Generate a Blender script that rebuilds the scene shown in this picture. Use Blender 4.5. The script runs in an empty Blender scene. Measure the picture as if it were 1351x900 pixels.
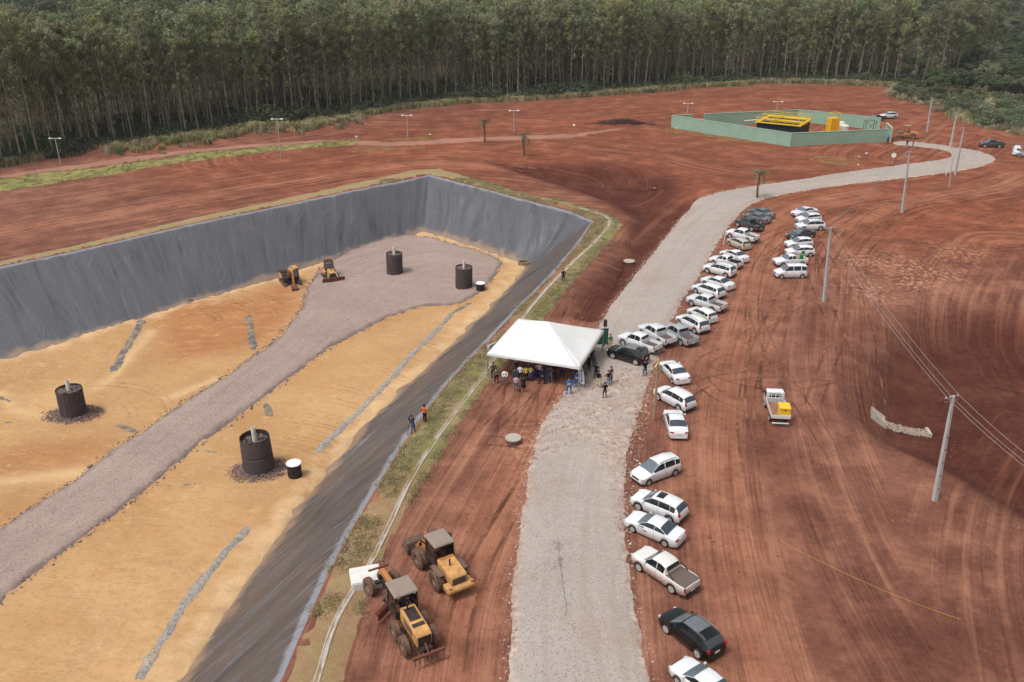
import bpy, bmesh, math, random
import numpy as np
from mathutils import Vector, Matrix, Euler
from mathutils.geometry import delaunay_2d_cdt

random.seed(7)
rng = np.random.default_rng(7)
PI = math.pi
R = math.radians
scene = bpy.context.scene
COL = scene.collection

# ------------------------------------------------------------------ camera, sky, sun, exposure
CAM_H, PITCH, FPX = 40.5, R(24.3), 1150.0
cam_data = bpy.data.cameras.new('camera')
cam_data.sensor_width = 36.0
cam_data.lens = FPX / 1351.0 * 36.0
cam_data.clip_start, cam_data.clip_end = 1.0, 8000.0
cam = bpy.data.objects.new('camera', cam_data)
cam.location = (0, 0, CAM_H)
cam.rotation_euler = (PI / 2 - PITCH, 0, 0)
COL.objects.link(cam)
scene.camera = cam

SUN_EL, SUN_AZ = R(62), R(235)          # high sun behind thin overcast; azimuth clockwise from +Y
world = bpy.data.worlds.new('World')
scene.world = world
world.use_nodes = True
wn = world.node_tree
wn.nodes.clear()
w_out = wn.nodes.new('ShaderNodeOutputWorld')
w_bg = wn.nodes.new('ShaderNodeBackground')
w_sky = wn.nodes.new('ShaderNodeTexSky')
w_sky.sky_type = 'NISHITA'
w_sky.sun_disc = False
w_sky.sun_elevation = SUN_EL
w_sky.sun_rotation = SUN_AZ
w_sky.air_density, w_sky.dust_density, w_sky.ozone_density = 1.0, 6.0, 0.5
w_hs = wn.nodes.new('ShaderNodeHueSaturation')      # a grey overcast sky: little blue anywhere
w_hs.inputs['Saturation'].default_value = 0.1
wn.links.new(w_sky.outputs[0], w_hs.inputs['Color'])
wn.links.new(w_hs.outputs[0], w_bg.inputs[0])
w_bg.inputs[1].default_value = 0.15
wn.links.new(w_bg.outputs[0], w_out.inputs[0])

sun_data = bpy.data.lights.new('sun', 'SUN')
sun_data.energy = 1.5
sun_data.angle = R(12)
sun_data.color = (1.0, 0.965, 0.92)
sun = bpy.data.objects.new('sun', sun_data)
sd_ = Vector((math.sin(SUN_AZ) * math.cos(SUN_EL), math.cos(SUN_AZ) * math.cos(SUN_EL), math.sin(SUN_EL)))
sun.rotation_euler = sd_.to_track_quat('Z', 'Y').to_euler()
sun.location = (0, 0, 120)
COL.objects.link(sun)

vs = scene.view_settings
vs.view_transform, vs.look = 'Standard', 'None'
vs.exposure, vs.gamma, vs.use_curve_mapping = 0.08, 1.0, False
scene.cycles.max_bounces = 6
scene.cycles.transparent_max_bounces = 8
scene.cycles.use_denoising = True

# ------------------------------------------------------------------ numeric helpers
def vnoise(x, y, seed=0):
    """smooth value noise in [-1, 1], vectorised"""
    x = np.asarray(x, float); y = np.asarray(y, float)
    xi = np.floor(x).astype(np.int64); yi = np.floor(y).astype(np.int64)
    fx = x - xi; fy = y - yi
    fx = fx * fx * (3 - 2 * fx); fy = fy * fy * (3 - 2 * fy)
    def hsh(a, b):
        n = (a * 374761393 + b * 668265263 + seed * 2147483647 + seed * 144665) & 0xffffffff
        n = ((n ^ (n >> 13)) * 1274126177) & 0xffffffff
        return ((n ^ (n >> 16)) & 0xffff) / 32767.5 - 1.0
    a = hsh(xi, yi); b = hsh(xi + 1, yi); c = hsh(xi, yi + 1); d = hsh(xi + 1, yi + 1)
    return (a * (1 - fx) + b * fx) * (1 - fy) + (c * (1 - fx) + d * fx) * fy

def sstep(a, b, x):
    t = np.clip((x - a) / (b - a), 0, 1)
    return t * t * (3 - 2 * t)

def seg_dist(P, x, y):
    """unsigned distance to an open polyline, arc length at the foot, signed side distance"""
    best = np.full(np.shape(x), 1e18); arc = np.zeros(np.shape(x)); sgn = np.ones(np.shape(x))
    acc = 0.0
    for (ax, ay), (bx, by) in zip(P[:-1], P[1:]):
        dx, dy = bx - ax, by - ay
        L2 = dx * dx + dy * dy + 1e-12
        t = np.clip(((x - ax) * dx + (y - ay) * dy) / L2, 0, 1)
        qx = x - (ax + t * dx); qy = y - (ay + t * dy)
        d2 = qx * qx + qy * qy
        m = d2 < best
        best = np.where(m, d2, best)
        arc = np.where(m, acc + t * math.sqrt(L2), arc)
        sgn = np.where(m, np.sign(dx * (y - ay) - dy * (x - ax) + 1e-12), sgn)
        acc += math.sqrt(L2)
    return np.sqrt(best), arc, sgn

def inside(P, x, y):
    r = np.zeros(np.shape(x), bool)
    n = len(P)
    for i in range(n):
        ax, ay = P[i]; bx, by = P[(i + 1) % n]
        c = ((ay > y) != (by > y))
        with np.errstate(divide='ignore', invalid='ignore'):
            xx = (bx - ax) * (y - ay) / (by - ay + 1e-18) + ax
        r ^= c & (x < xx)
    return r

def sdist(P, x, y):
    """signed distance to a closed polygon, positive inside"""
    d, _, _ = seg_dist(list(P) + [P[0]], x, y)
    return np.where(inside(P, x, y), d, -d)

def softramp(d, run, k=2.5):
    """0 outside, 1 deeper than run, linear between, both knees rounded"""
    a = np.logaddexp(0, k * d); b = np.logaddexp(0, k * (d - run))
    return (a - b) / (k * run)

CT, ST = math.cos(PITCH), math.sin(PITCH)
def ray(px, py):
    yc = py - 450.0
    return np.array([px - 675.5, FPX * CT - yc * ST, -(FPX * ST + yc * CT)])
def at_level(px, py, z=0.0):
    """the point of the level z that was surveyed at these picture coordinates"""
    d = ray(px, py)
    t = (z - CAM_H) / d[2]
    return (d[0] * t, d[1] * t)
def levels(pts, z=0.0):
    return [at_level(a, b, z) for a, b in pts]

# ------------------------------------------------------------------ the lie of the land
LEFT_RIM_FAR = at_level(566, 231); LEFT_RIM_NEAR = at_level(0, 353)
ldx, ldy = LEFT_RIM_NEAR[0] - LEFT_RIM_FAR[0], LEFT_RIM_NEAR[1] - LEFT_RIM_FAR[1]
PIT = [(LEFT_RIM_NEAR[0] + ldx * .8, LEFT_RIM_NEAR[1] + ldy * .8), LEFT_RIM_NEAR, LEFT_RIM_FAR]
PIT += levels([(640, 250), (700, 266), (750, 280), (781, 293), (760, 322), (722, 366), (660, 428), (590, 500),
               (535, 572), (480, 662), (432, 745), (362, 900)])
PIT += [(-20.5, 30.0), (-30.0, 2.0), (-80.0, -10.0)]
PIT = PIT[::-1]                                  # counter-clockwise
PIT_D, PIT_RUN = 7.4, 9.4
# the hollow before the terrace, and the one with the culvert mouth
SCARP = levels([(640, 212), (720, 214), (800, 215), (880, 226), (912, 243), (898, 262), (868, 292), (838, 322), (826, 310),
                (826, 285), (790, 262), (745, 246), (690, 230)])
HOLLOW = levels([(1120, 500), (1112, 545), (1150, 578), (1235, 618), (1351, 690), (1600, 800), (1700, 520), (1420, 420),
                 (1300, 400), (1200, 410), (1145, 450)])
DITCH = levels([(905, 268), (872, 296), (838, 332), (815, 360), (796, 386), (780, 410)])
FOREST = levels([(-260, 262), (-100, 236), (0, 219), (60, 208), (130, 199), (200, 187), (245, 181), (320, 169), (420, 157), (470, 150), (510, 143),
                 (560, 138), (605, 134), (680, 131), (755, 126), (850, 119), (900, 114), (1000, 108), (1060, 108), (1130, 110),
                 (1195, 113), (1236, 117)])
BERM = levels([(150, 203), (200, 197), (260, 188), (330, 177), (420, 168), (470, 160)])

def pit_run(x): return PIT_RUN + 5.2 * sstep(-18, -62, x)

def H(x, y):
    x = np.asarray(x, float); y = np.asarray(y, float)
    z = 0.16 * vnoise(x / 17 + 3, y / 17, 1) + 0.07 * vnoise(x / 5, y / 5, 2) + 0.025 * vnoise(x / 1.6, y / 1.6, 3)
    z = z * sstep(0, 40, np.hypot(x, y))
    d = sdist(PIT, x, y)
    p = softramp(d, pit_run(x))
    z = z * (1 - p * .6) - PIT_D * p + p * 0.22 * vnoise(x / 9, y / 9, 5)
    z = z + 0.25 * np.exp(-((d + 1.6) / 1.3) ** 2)
    d = sdist(SCARP, x, y)
    z = z - 2.6 * softramp(d, 7.0, 1.2)
    d = sdist(HOLLOW, x, y)
    z = z - 3.0 * softramp(d, 5.0, 1.2)
    d, _, _ = seg_dist(DITCH, x, y)
    z = z - 1.3 * np.exp(-(d / 2.6) ** 2)
    d, a, _ = seg_dist(BERM, x, y)
    z = z + np.exp(-(d / 4.5) ** 2) * (0.9 + 0.6 * vnoise(a / 6, a * 0 + 3, 8) + .4 * vnoise(x / 2, y / 2, 9))
    far = np.clip((y - 420) / 600, 0, 3)
    z = z + 26 * far * far * sstep(-500, 200, x) + 10 * far
    return z

LX0, LX1, LY0, LY1, LS = -190.0, 260.0, 20.0, 440.0, .6
_lx, _ly = np.meshgrid(np.arange(LX0, LX1, LS), np.arange(LY0, LY1, LS))
LAND = H(_lx, _ly)
def HQ(x, y):
    """the same land, read from a table"""
    x = np.asarray(x, float); y = np.asarray(y, float)
    fx_ = np.clip((x - LX0) / LS, 0, LAND.shape[1] - 1.001); fy_ = np.clip((y - LY0) / LS, 0, LAND.shape[0] - 1.001)
    i = fx_.astype(int); j = fy_.astype(int); a = fx_ - i; b = fy_ - j
    return (LAND[j, i] * (1 - a) + LAND[j, i + 1] * a) * (1 - b) + (LAND[j + 1, i] * (1 - a) + LAND[j + 1, i + 1] * a) * b
def hz(x, y):
    return float(HQ(x, y))

def G(px, py):
    """surveyed picture coordinates -> point on the land"""
    d = ray(px, py)
    ts = np.linspace(20, 900, 1800) / FPX
    X, Y, Z = d[0] * ts, d[1] * ts, CAM_H + d[2] * ts
    below = Z < HQ(X, Y)
    i = int(np.argmax(below)) if below.any() else len(ts) - 1
    a, b = ts[max(i - 1, 0)], ts[i]
    for _ in range(14):
        m = .5 * (a + b)
        if CAM_H + d[2] * m < hz(d[0] * m, d[1] * m): b = m
        else: a = m
    x, y = d[0] * b, d[1] * b
    return Vector((x, y, hz(x, y)))
def GP(pts):
    return [tuple(G(a, b)[:2]) for a, b in pts]
# ------------------------------------------------------------------ materials
def srgb(r, g, b):
    f = lambda c: (c / 255) / 12.92 if c / 255 <= .04045 else ((c / 255 + .055) / 1.055) ** 2.4
    return (f(r), f(g), f(b), 1.0)

class N:
    """thin wrapper round a material's node tree"""
    def __init__(s, name, rough=.8, spec=.3):
        s.m = bpy.data.materials.new(name); s.m.use_nodes = True
        s.t = s.m.node_tree
        s.b = s.t.nodes['Principled BSDF']
        s.b.inputs['Roughness'].default_value = rough
        s.b.inputs['Specular IOR Level'].default_value = spec
    def n(s, kind, **kw):
        o = s.t.nodes.new(kind)
        for k, v in kw.items():
            if k.startswith('i_'): o.inputs[k[2:].replace('_', ' ')].default_value = v
            else: setattr(o, k, v)
        return o
    def l(s, a, b): s.t.links.new(a, b)
    def coord(s, kind='Object', scale=(1, 1, 1), loc=(0, 0, 0)):
        c = s.n('ShaderNodeTexCoord'); m = s.n('ShaderNodeMapping')
        m.inputs['Scale'].default_value = scale; m.inputs['Location'].default_value = loc
        s.l(c.outputs[kind], m.inputs[0]); return m.outputs[0]
    def attr(s, name): return s.n('ShaderNodeAttribute', attribute_name=name)
    def vmul(s, vec, scale, loc=(0, 0, 0)):
        m = s.n('ShaderNodeMapping'); m.inputs['Scale'].default_value = scale; m.inputs['Location'].default_value = loc
        s.l(vec, m.inputs[0]); return m.outputs[0]
    def noise(s, vec, scale, detail=4, rough=.55, dist=0):
        o = s.n('ShaderNodeTexNoise'); o.inputs['Scale'].default_value = scale; o.inputs['Detail'].default_value = detail
        o.inputs['Roughness'].default_value = rough; o.inputs['Distortion'].default_value = dist
        if vec is not None: s.l(vec, o.inputs['Vector'])
        return o.outputs['Fac']
    def voro(s, vec, scale, out='Distance', feature='F1'):
        o = s.n('ShaderNodeTexVoronoi', feature=feature); o.inputs['Scale'].default_value = scale
        if vec is not None: s.l(vec, o.inputs['Vector'])
        return o.outputs[out]
    def ramp(s, fac, a, b, lo=0.0, hi=1.0):
        o = s.n('ShaderNodeMapRange'); o.inputs['From Min'].default_value = a; o.inputs['From Max'].default_value = b
        o.inputs['To Min'].default_value = lo; o.inputs['To Max'].default_value = hi
        s.l(fac, o.inputs['Value']); return o.outputs[0]
    def math(s, op, a, b=None):
        o = s.n('ShaderNodeMath', operation=op)
        for i, v in enumerate((a, b)):
            if v is None: continue
            if isinstance(v, (int, float)): o.inputs[i].default_value = v
            else: s.l(v, o.inputs[i])
        return o.outputs[0]
    def mix(s, fac, a, b, mode='MIX'):
        o = s.n('ShaderNodeMix', data_type='RGBA', blend_type=mode)
        for i, v in ((0, fac), (6, a), (7, b)):
            if isinstance(v, (int, float)): o.inputs[i].default_value = v
            elif isinstance(v, tuple): o.inputs[i].default_value = v
            else: s.l(v, o.inputs[i])
        return o.outputs[2]
    def base(s, c):
        if isinstance(c, tuple): s.b.inputs['Base Color'].default_value = c
        else: s.l(c, s.b.inputs['Base Color'])
    def bump(s, h, strength=.5, dist=.05):
        o = s.n('ShaderNodeBump'); o.inputs['Strength'].default_value = strength; o.inputs['Distance'].default_value = dist
        s.l(h, o.inputs['Height'])
        cur = s.b.inputs['Normal']
        if cur.is_linked: s.l(cur.links[0].from_socket, o.inputs['Normal'])
        s.l(o.outputs[0], cur)

MATS = {}
def plain(name, col, rough=.6, spec=.4, metal=0.0, var=.12, dirt=0.0, dirtcol=srgb(120, 82, 66), bump=0.0, coat=0.0, scale=3.0, zdust=None):
    """coloured material with uneven tone, grain and optional dust"""
    if name in MATS: return MATS[name]
    k = N(name, rough, spec)
    co = k.coord('Object')
    n1 = k.noise(co, scale, 4)
    c = k.mix(k.ramp(n1, .3, .7), tuple(v * (1 - var) for v in col[:3]) + (1,), tuple(min(1, v * (1 + var)) for v in col[:3]) + (1,))
    if dirt > 0:
        d = k.ramp(k.noise(co, scale * 1.7, 6, .65), .5 - .25 * dirt, .85 - .3 * dirt, 0, min(1, dirt * 1.4))
        c = k.mix(d, c, dirtcol)
    if zdust:                                   # splashed dust thins out upwards from the wheels
        sx = k.n('ShaderNodeSeparateXYZ'); k.l(co, sx.inputs[0])
        zz = k.math('ADD', sx.outputs[2], k.ramp(k.noise(co, 4, 5, .7), .2, .8, -.22, .22))
        d = k.ramp(zz, zdust[0], zdust[1], zdust[2], 0)
        c = k.mix(d, c, dirtcol)
        k.l(k.ramp(d, 0, 1, rough, .8), k.b.inputs['Roughness'])
    k.base(c)
    k.b.inputs['Metallic'].default_value = metal
    k.b.inputs['Coat Weight'].default_value = coat
    k.b.inputs['Coat Roughness'].default_value = .08
    if bump > 0: k.bump(k.noise(co, scale * 6, 6, .7), bump, .02)
    MATS[name] = k.m
    return k.m

# ------------------------------------------------------------------ mesh building
class MB:
    def __init__(s): s.v = []; s.f = []
    def add(s, vs_, fs):
        o = len(s.v); s.v += [tuple(p) for p in vs_]; s.f += [tuple(i + o for i in f) for f in fs]; return s
    def box(s, c, size, rot=None, taper=(1, 1), shift=(0, 0)):
        """box centred at c; top face scaled by taper and shifted"""
        sx, sy, sz = (q / 2 for q in size)
        vs_ = []
        for z, tx, ty, ox, oy in ((-sz, 1, 1, 0, 0), (sz, taper[0], taper[1], shift[0], shift[1])):
            for a, b in ((-1, -1), (1, -1), (1, 1), (-1, 1)):
                vs_.append(Vector((a * sx * tx + ox, b * sy * ty + oy, z)))
        if rot is not None:
            m = Euler(rot).to_matrix(); vs_ = [m @ p for p in vs_]
        c = Vector(c)
        return s.add([p + c for p in vs_], [(3, 2, 1, 0), (4, 5, 6, 7), (0, 1, 5, 4), (1, 2, 6, 5), (2, 3, 7, 6), (3, 0, 4, 7)])
    def prism(s, poly, y0, y1, axis='y'):
        """polygon in xz pushed along y (or xy along z / yz along x)"""
        n = len(poly)
        f = {'y': lambda a, b, t: (a, t, b), 'z': lambda a, b, t: (a, b, t), 'x': lambda a, b, t: (t, a, b)}[axis]
        vs_ = [f(a, b, y0) for a, b in poly] + [f(a, b, y1) for a, b in poly]
        fs = [tuple(range(n))[::-1], tuple(range(n, 2 * n))] + [(i, (i + 1) % n, (i + 1) % n + n, i + n) for i in range(n)]
        return s.add(vs_, fs)
    def cyl(s, p0, p1, r0, r1=None, n=12, caps=True):
        return s.tube([p0, p1], [r0, r0 if r1 is None else r1], n, caps)
    def tube(s, path, rad, n=8, caps=True):
        path = [Vector(p) for p in path]
        if isinstance(rad, (int, float)): rad = [rad] * len(path)
        vs_, fs = [], []
        ref = None
        for i, p in enumerate(path):
            a = path[max(i - 1, 0)]; b = path[min(i + 1, len(path) - 1)]
            t = (b - a).normalized()
            if ref is None or abs(ref.dot(t)) > .98:
                ref = Vector((0, 0, 1)) if abs(t.z) < .9 else Vector((1, 0, 0))
            u = t.cross(ref).normalized(); w = t.cross(u).normalized()
            for k in range(n):
                q = 2 * PI * k / n
                vs_.append(p + (u * math.cos(q) + w * math.sin(q)) * rad[i])
        for i in range(len(path) - 1):
            for k in range(n):
                fs.append((i * n + k, i * n + (k + 1) % n, (i + 1) * n + (k + 1) % n, (i + 1) * n + k))
        if caps:
            fs.append(tuple(range(n))[::-1]); fs.append(tuple((len(path) - 1) * n + k for k in range(n)))
        return s.add(vs_, fs)
    def lathe(s, prof, n=24, axis='z', c=(0, 0, 0), caps=False):
        """profile of (radius, height)"""
        vs_, fs = [], []
        for r, h in prof:
            for k in range(n):
                q = 2 * PI * k / n
                p = (r * math.cos(q), r * math.sin(q), h)
                if axis == 'y': p = (p[0], p[2], p[1])
                if axis == 'x': p = (p[2], p[0], p[1])
                vs_.append(Vector(p) + Vector(c))
        for i in range(len(prof) - 1):
            for k in range(n):
                q = (i * n + k, i * n + (k + 1) % n, (i + 1) * n + (k + 1) % n, (i + 1) * n + k)
                fs.append(q if axis != 'y' else q[::-1])
        if caps: fs.append(tuple(range(n))[::-1]); fs.append(tuple((len(prof) - 1) * n + k for k in range(n)))
        return s.add(vs_, fs)
    def rock(s, c, size, rg):
        vs_ = [(1, 0, 0), (-1, 0, 0), (0, 1, 0), (0, -1, 0), (0, 0, 1), (0, 0, -.6)]
        m = Euler((rg.random() * .6, rg.random() * .6, rg.random() * 6.3)).to_matrix()
        k = [size * (0.6 + .8 * rg.random()) for _ in range(3)]
        vs_ = [m @ Vector((a * k[0], b * k[1], d * k[2] * .7)) + Vector(c) for a, b, d in vs_]
        return s.add(vs_, [(0, 2, 4), (2, 1, 4), (1, 3, 4), (3, 0, 4), (2, 0, 5), (1, 2, 5), (3, 1, 5), (0, 3, 5)])
    def mesh(s, name, bevel=0.0, smooth=False, segs=1):
        me = bpy.data.meshes.new(name)
        me.from_pydata(s.v, [], s.f)
        bm = bmesh.new(); bm.from_mesh(me)
        bmesh.ops.recalc_face_normals(bm, faces=bm.faces)
        if bevel > 0:
            es = [e for e in bm.edges if len(e.link_faces) == 2 and e.calc_face_angle(0) > .6]
            bmesh.ops.bevel(bm, geom=es, offset=bevel, segments=segs, affect='EDGES', clamp_overlap=True)
        bm.to_mesh(me); bm.free()
        if smooth:
            me.polygons.foreach_set('use_smooth', [True] * len(me.polygons))
            me.set_sharp_from_angle(angle=R(38))
        return me

def put(name, me, mat=None, parent=None, loc=None, rot=None):
    o = bpy.data.objects.new(name, me)
    COL.objects.link(o)
    if mat is not None:
        if not me.materials: me.materials.append(mat)
        elif me.materials[0] is not mat:
            o.material_slots[0].link = 'OBJECT'; o.material_slots[0].material = mat
    if parent is not None: o.parent = parent
    if loc is not None: o.location = loc
    if rot is not None: o.rotation_euler = rot
    return o
def part(name, mb, mat, parent=None, bevel=0.0, smooth=False, **kw):
    return put(name, mb.mesh(name, bevel, smooth), mat, parent, **kw)
def tag(o, label=None, cat=None, group=None, kind=None):
    if label: o['label'] = label
    if cat: o['category'] = cat
    if group: o['group'] = group
    if kind: o['kind'] = kind
    return o
def thing(name, label, cat, loc=(0, 0, 0), rz=0.0, group=None, tilt=None):
    o = bpy.data.objects.new(name, None); COL.objects.link(o)
    o.empty_display_size = .3
    o.location = loc; o.rotation_euler = (tilt[0], tilt[1], rz) if tilt else (0, 0, rz)
    return tag(o, label, cat, group)
def copy_tree(o, parent=None):
    c = o.copy(); COL.objects.link(c); c.parent = parent
    for ch in list(o.children): copy_tree(ch, c)
    return c

def densify(P, step, closed=True):
    out = []
    Q = list(P) + ([P[0]] if closed else [])
    for a, b in zip(Q[:-1], Q[1:]):
        L = math.hypot(b[0] - a[0], b[1] - a[1]); n = max(1, int(L / step))
        for i in range(n):
            t = i / n; out.append((a[0] + (b[0] - a[0]) * t, a[1] + (b[1] - a[1]) * t))
    if not closed: out.append(tuple(P[-1]))
    return out
def smooth_poly(P, closed=True, it=2):
    for _ in range(it):
        Q = []
        n = len(P)
        rngk = range(n) if closed else range(n - 1)
        if not closed: Q.append(P[0])
        for i in rngk:
            a, b = P[i], P[(i + 1) % n]
            Q.append((a[0] * .75 + b[0] * .25, a[1] * .75 + b[1] * .25)); Q.append((a[0] * .25 + b[0] * .75, a[1] * .25 + b[1] * .75))
        if not closed: Q.append(P[-1])
        P = Q
    return P

def sheet(name, poly, mat, step=.8, lift=.06, jitter=.25, jscale=1.5, edge=.6, seed=0, dens=.4, relief=None, label=None, kind='structure', sink=.05, group=None, base=None):
    """a surface layer laid on the land: constrained triangulation of its outline, ragged edge, feathered into the soil"""
    rg = np.random.default_rng(seed + 11)
    P = np.array(densify(poly, dens))
    nx = vnoise(P[:, 0] / jscale, P[:, 1] / jscale, seed + 20) + .6 * vnoise(P[:, 0] / jscale * 2.7, P[:, 1] / jscale * 2.7, seed + 22)
    ny = vnoise(P[:, 0] / jscale, P[:, 1] / jscale, seed + 21) + .6 * vnoise(P[:, 0] / jscale * 2.7, P[:, 1] / jscale * 2.7, seed + 23)
    P = P + np.stack([nx, ny], 1) * jitter
    lo, hi = P.min(0), P.max(0)
    gx, gy = np.meshgrid(np.arange(lo[0], hi[0], step), np.arange(lo[1], hi[1], step))
    gx = gx.ravel() + rg.uniform(-.3, .3, gx.size) * step; gy = gy.ravel() + rg.uniform(-.3, .3, gy.size) * step
    d = sdist([tuple(p) for p in P], gx, gy) if len(P) * gx.size < 4e7 else sdist(poly, gx, gy) - jitter
    k = d > step * .35
    pts = np.concatenate([P, np.stack([gx[k], gy[k]], 1)])
    n = len(P)
    v2, _, fs, _, _, _ = delaunay_2d_cdt([Vector(p) for p in pts], [], [list(range(n))], 1, 1e-5)
    V = np.array([(p.x, p.y) for p in v2])
    dd = np.clip(sdist(poly, V[:, 0], V[:, 1]) + jitter, 0, None)
    # outline vertices come first in the input and keep their order
    dd[:n] = 0
    z = HQ(V[:, 0], V[:, 1]) + np.where(np.arange(len(V)) < n, -sink, lift * sstep(-.2, edge, dd))
    if base is not None: z = z + base(V[:, 0], V[:, 1])
    if relief is not None: z = z + relief(V[:, 0], V[:, 1]) * sstep(0, 1.5, dd)
    me = bpy.data.meshes.new(name)
    me.from_pydata(np.column_stack([V, z]).tolist(), [], [tuple(f) for f in fs])
    bm = bmesh.new(); bm.from_mesh(me)
    for f in bm.faces:
        if f.normal.z < 0: f.normal_flip()
    bm.to_mesh(me); bm.free()
    me.polygons.foreach_set('use_smooth', [True] * len(me.polygons))
    at = me.attributes.new('edge', 'FLOAT', 'POINT'); at.data.foreach_set('value', dd.astype(np.float32))
    o = put(name, me, mat)
    tag(o, label, None, group, kind)
    return o

def fattr(me, name, arr):
    at = me.attributes.new(name, 'FLOAT', 'POINT'); at.data.foreach_set('value', np.asarray(arr, np.float32))
def vattr(me, name, arr):
    at = me.attributes.new(name, 'FLOAT_VECTOR', 'POINT'); at.data.foreach_set('vector', np.asarray(arr, np.float32).ravel())

def scatter(name, protos, pts, rot, scl, var, label, cat=None, kind='stuff'):
    """one object that spreads copies of the prototypes over points (uncountable growth only)"""
    coll = bpy.data.collections.new(name + '_source')
    for i, (me) in enumerate(protos):
        q = bpy.data.objects.new('%s_source_%d' % (name, i), me); coll.objects.link(q)
    me = bpy.data.meshes.new(name)
    me.from_pydata([tuple(p) for p in pts], [], [])
    vattr(me, 'rot', rot); vattr(me, 'scl', scl)
    at = me.attributes.new('var', 'INT', 'POINT'); at.data.foreach_set('value', np.asarray(var, np.int32))
    o = put(name, me)
    ng = bpy.data.node_groups.new(name, 'GeometryNodeTree')
    ng.interface.new_socket('Geometry', in_out='INPUT', socket_type='NodeSocketGeometry')
    ng.interface.new_socket('Geometry', in_out='OUTPUT', socket_type='NodeSocketGeometry')
    gi = ng.nodes.new('NodeGroupInput'); go = ng.nodes.new('NodeGroupOutput')
    ci = ng.nodes.new('GeometryNodeCollectionInfo'); ci.inputs['Collection'].default_value = coll
    ci.inputs['Separate Children'].default_value = True; ci.inputs['Reset Children'].default_value = True
    ip = ng.nodes.new('GeometryNodeInstanceOnPoints'); ip.inputs['Pick Instance'].default_value = True
    def named(nm, dt):
        a = ng.nodes.new('GeometryNodeInputNamedAttribute'); a.data_type = dt; a.inputs['Name'].default_value = nm
        return a.outputs['Attribute']
    ng.links.new(gi.outputs[0], ip.inputs['Points']); ng.links.new(ci.outputs[0], ip.inputs['Instance'])
    ng.links.new(named('var', 'INT'), ip.inputs['Instance Index'])
    ng.links.new(named('rot', 'FLOAT_VECTOR'), ip.inputs['Rotation'])
    ng.links.new(named('scl', 'FLOAT_VECTOR'), ip.inputs['Scale'])
    ng.links.new(ip.outputs[0], go.inputs[0])
    md = o.modifiers.new('spread', 'NODES'); md.node_group = ng
    tag(o, label, cat, None, kind)
    return o

# ------------------------------------------------------------------ ground: one sheet to beyond the horizon
def axis_steps(lo, hi, fine_lo, fine_hi, fine, grow):
    a = list(np.arange(fine_lo, fine_hi + 1e-6, fine))
    s = fine; x = a[-1]
    while x < hi: s *= grow; x += s; a.append(x)
    s = fine; x = a[0]; b = []
    while x > lo: s *= grow; x -= s; b.append(x)
    return np.array(b[::-1] + a)
gxs = axis_steps(-3500, 3500, -72, 60, .55, 1.035)
gys = axis_steps(-600, 5000, 34, 190, .6, 1.022)
GX, GY = np.meshgrid(gxs, gys)
nx_, ny_ = len(gxs), len(gys)
fx, fy = GX.ravel(), GY.ravel()
fz = H(fx, fy)
idx = np.arange(nx_ * ny_).reshape(ny_, nx_)
quads = np.stack([idx[:-1, :-1], idx[:-1, 1:], idx[1:, 1:], idx[1:, :-1]], -1).reshape(-1, 4)
me = bpy.data.meshes.new('ground')
me.from_pydata(np.column_stack([fx, fy, fz]).tolist(), [], quads.tolist())
me.polygons.foreach_set('use_smooth', [True] * len(me.polygons))

# wheel ruts follow the ways the traffic takes
WAYS = [GP(q) for q in (
    [(1150, 255), (1060, 270), (1012, 300), (990, 380), (965, 470), (950, 560), (952, 660), (968, 760), (1000, 900)],
    [(1240, 262), (1130, 290), (1075, 330), (1060, 420), (1052, 500), (1082, 620), (1140, 760), (1225, 900)],
    [(1351, 330), (1300, 420), (1330, 500)],
    [(-60, 318), (0, 306), (200, 272), (400, 238), (540, 214), (640, 218), (760, 245)],
    [(800, 400), (770, 450), (735, 520), (690, 600), (640, 700), (600, 800), (585, 900)],
    [(380, 205), (520, 185), (700, 180), (880, 200), (980, 225), (1060, 225)],
    [(500, 160), (640, 158), (800, 150), (880, 140), (1010, 128), (1130, 130)],
    [(1351, 232), (1310, 250), (1200, 265), (1100, 300)],
    [(1190, 210), (1290, 150), (1351, 180)],
    [(1351, 560), (1300, 640), (1270, 720), (1300, 900)])]
best = np.full(fx.shape, 1e9); sec = np.full(fx.shape, 1e9); U = np.zeros(fx.shape); Vv = np.zeros(fx.shape)
for i, wy in enumerate(WAYS):
    d, a, sg = seg_dist(smooth_poly(wy, False, 2), fx, fy)
    m = d < best
    sec = np.where(m, best, np.minimum(sec, d))
    U = np.where(m, d * sg + i * 57.3, U); Vv = np.where(m, a + i * 91.7, Vv)
    best = np.where(m, d, best)
vattr(me, 'flow', np.column_stack([U, Vv, np.zeros_like(U)]))
fattr(me, 'streak', sstep(0, 3.5, sec - best) * sstep(45, 12, best))
moist = np.maximum(sstep(-2.5, 3.5, sdist(SCARP, fx, fy)), sstep(-3, 5, sdist(HOLLOW, fx, fy)))
d_, _, _ = seg_dist(DITCH, fx, fy)
moist = np.maximum(moist, .95 * np.exp(-(d_ / 3.2) ** 2))
q_ = G(1190, 850); moist = np.maximum(moist, .55 * np.exp(-(((fx - q_.x) / 5) ** 2 + ((fy - q_.y) / 4) ** 2)))
q_ = G(1130, 470); moist = np.maximum(moist, .5 * np.exp(-(((fx - q_.x) / 5) ** 2 + ((fy - q_.y) / 14) ** 2)))
q_ = G(1018, 600); moist = np.maximum(moist, .45 * np.exp(-(((fx - q_.x) / 1.6) ** 2 + ((fy - q_.y) / 14) ** 2)))
fattr(me, 'moist', moist)
lane = np.zeros_like(fx)
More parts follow.
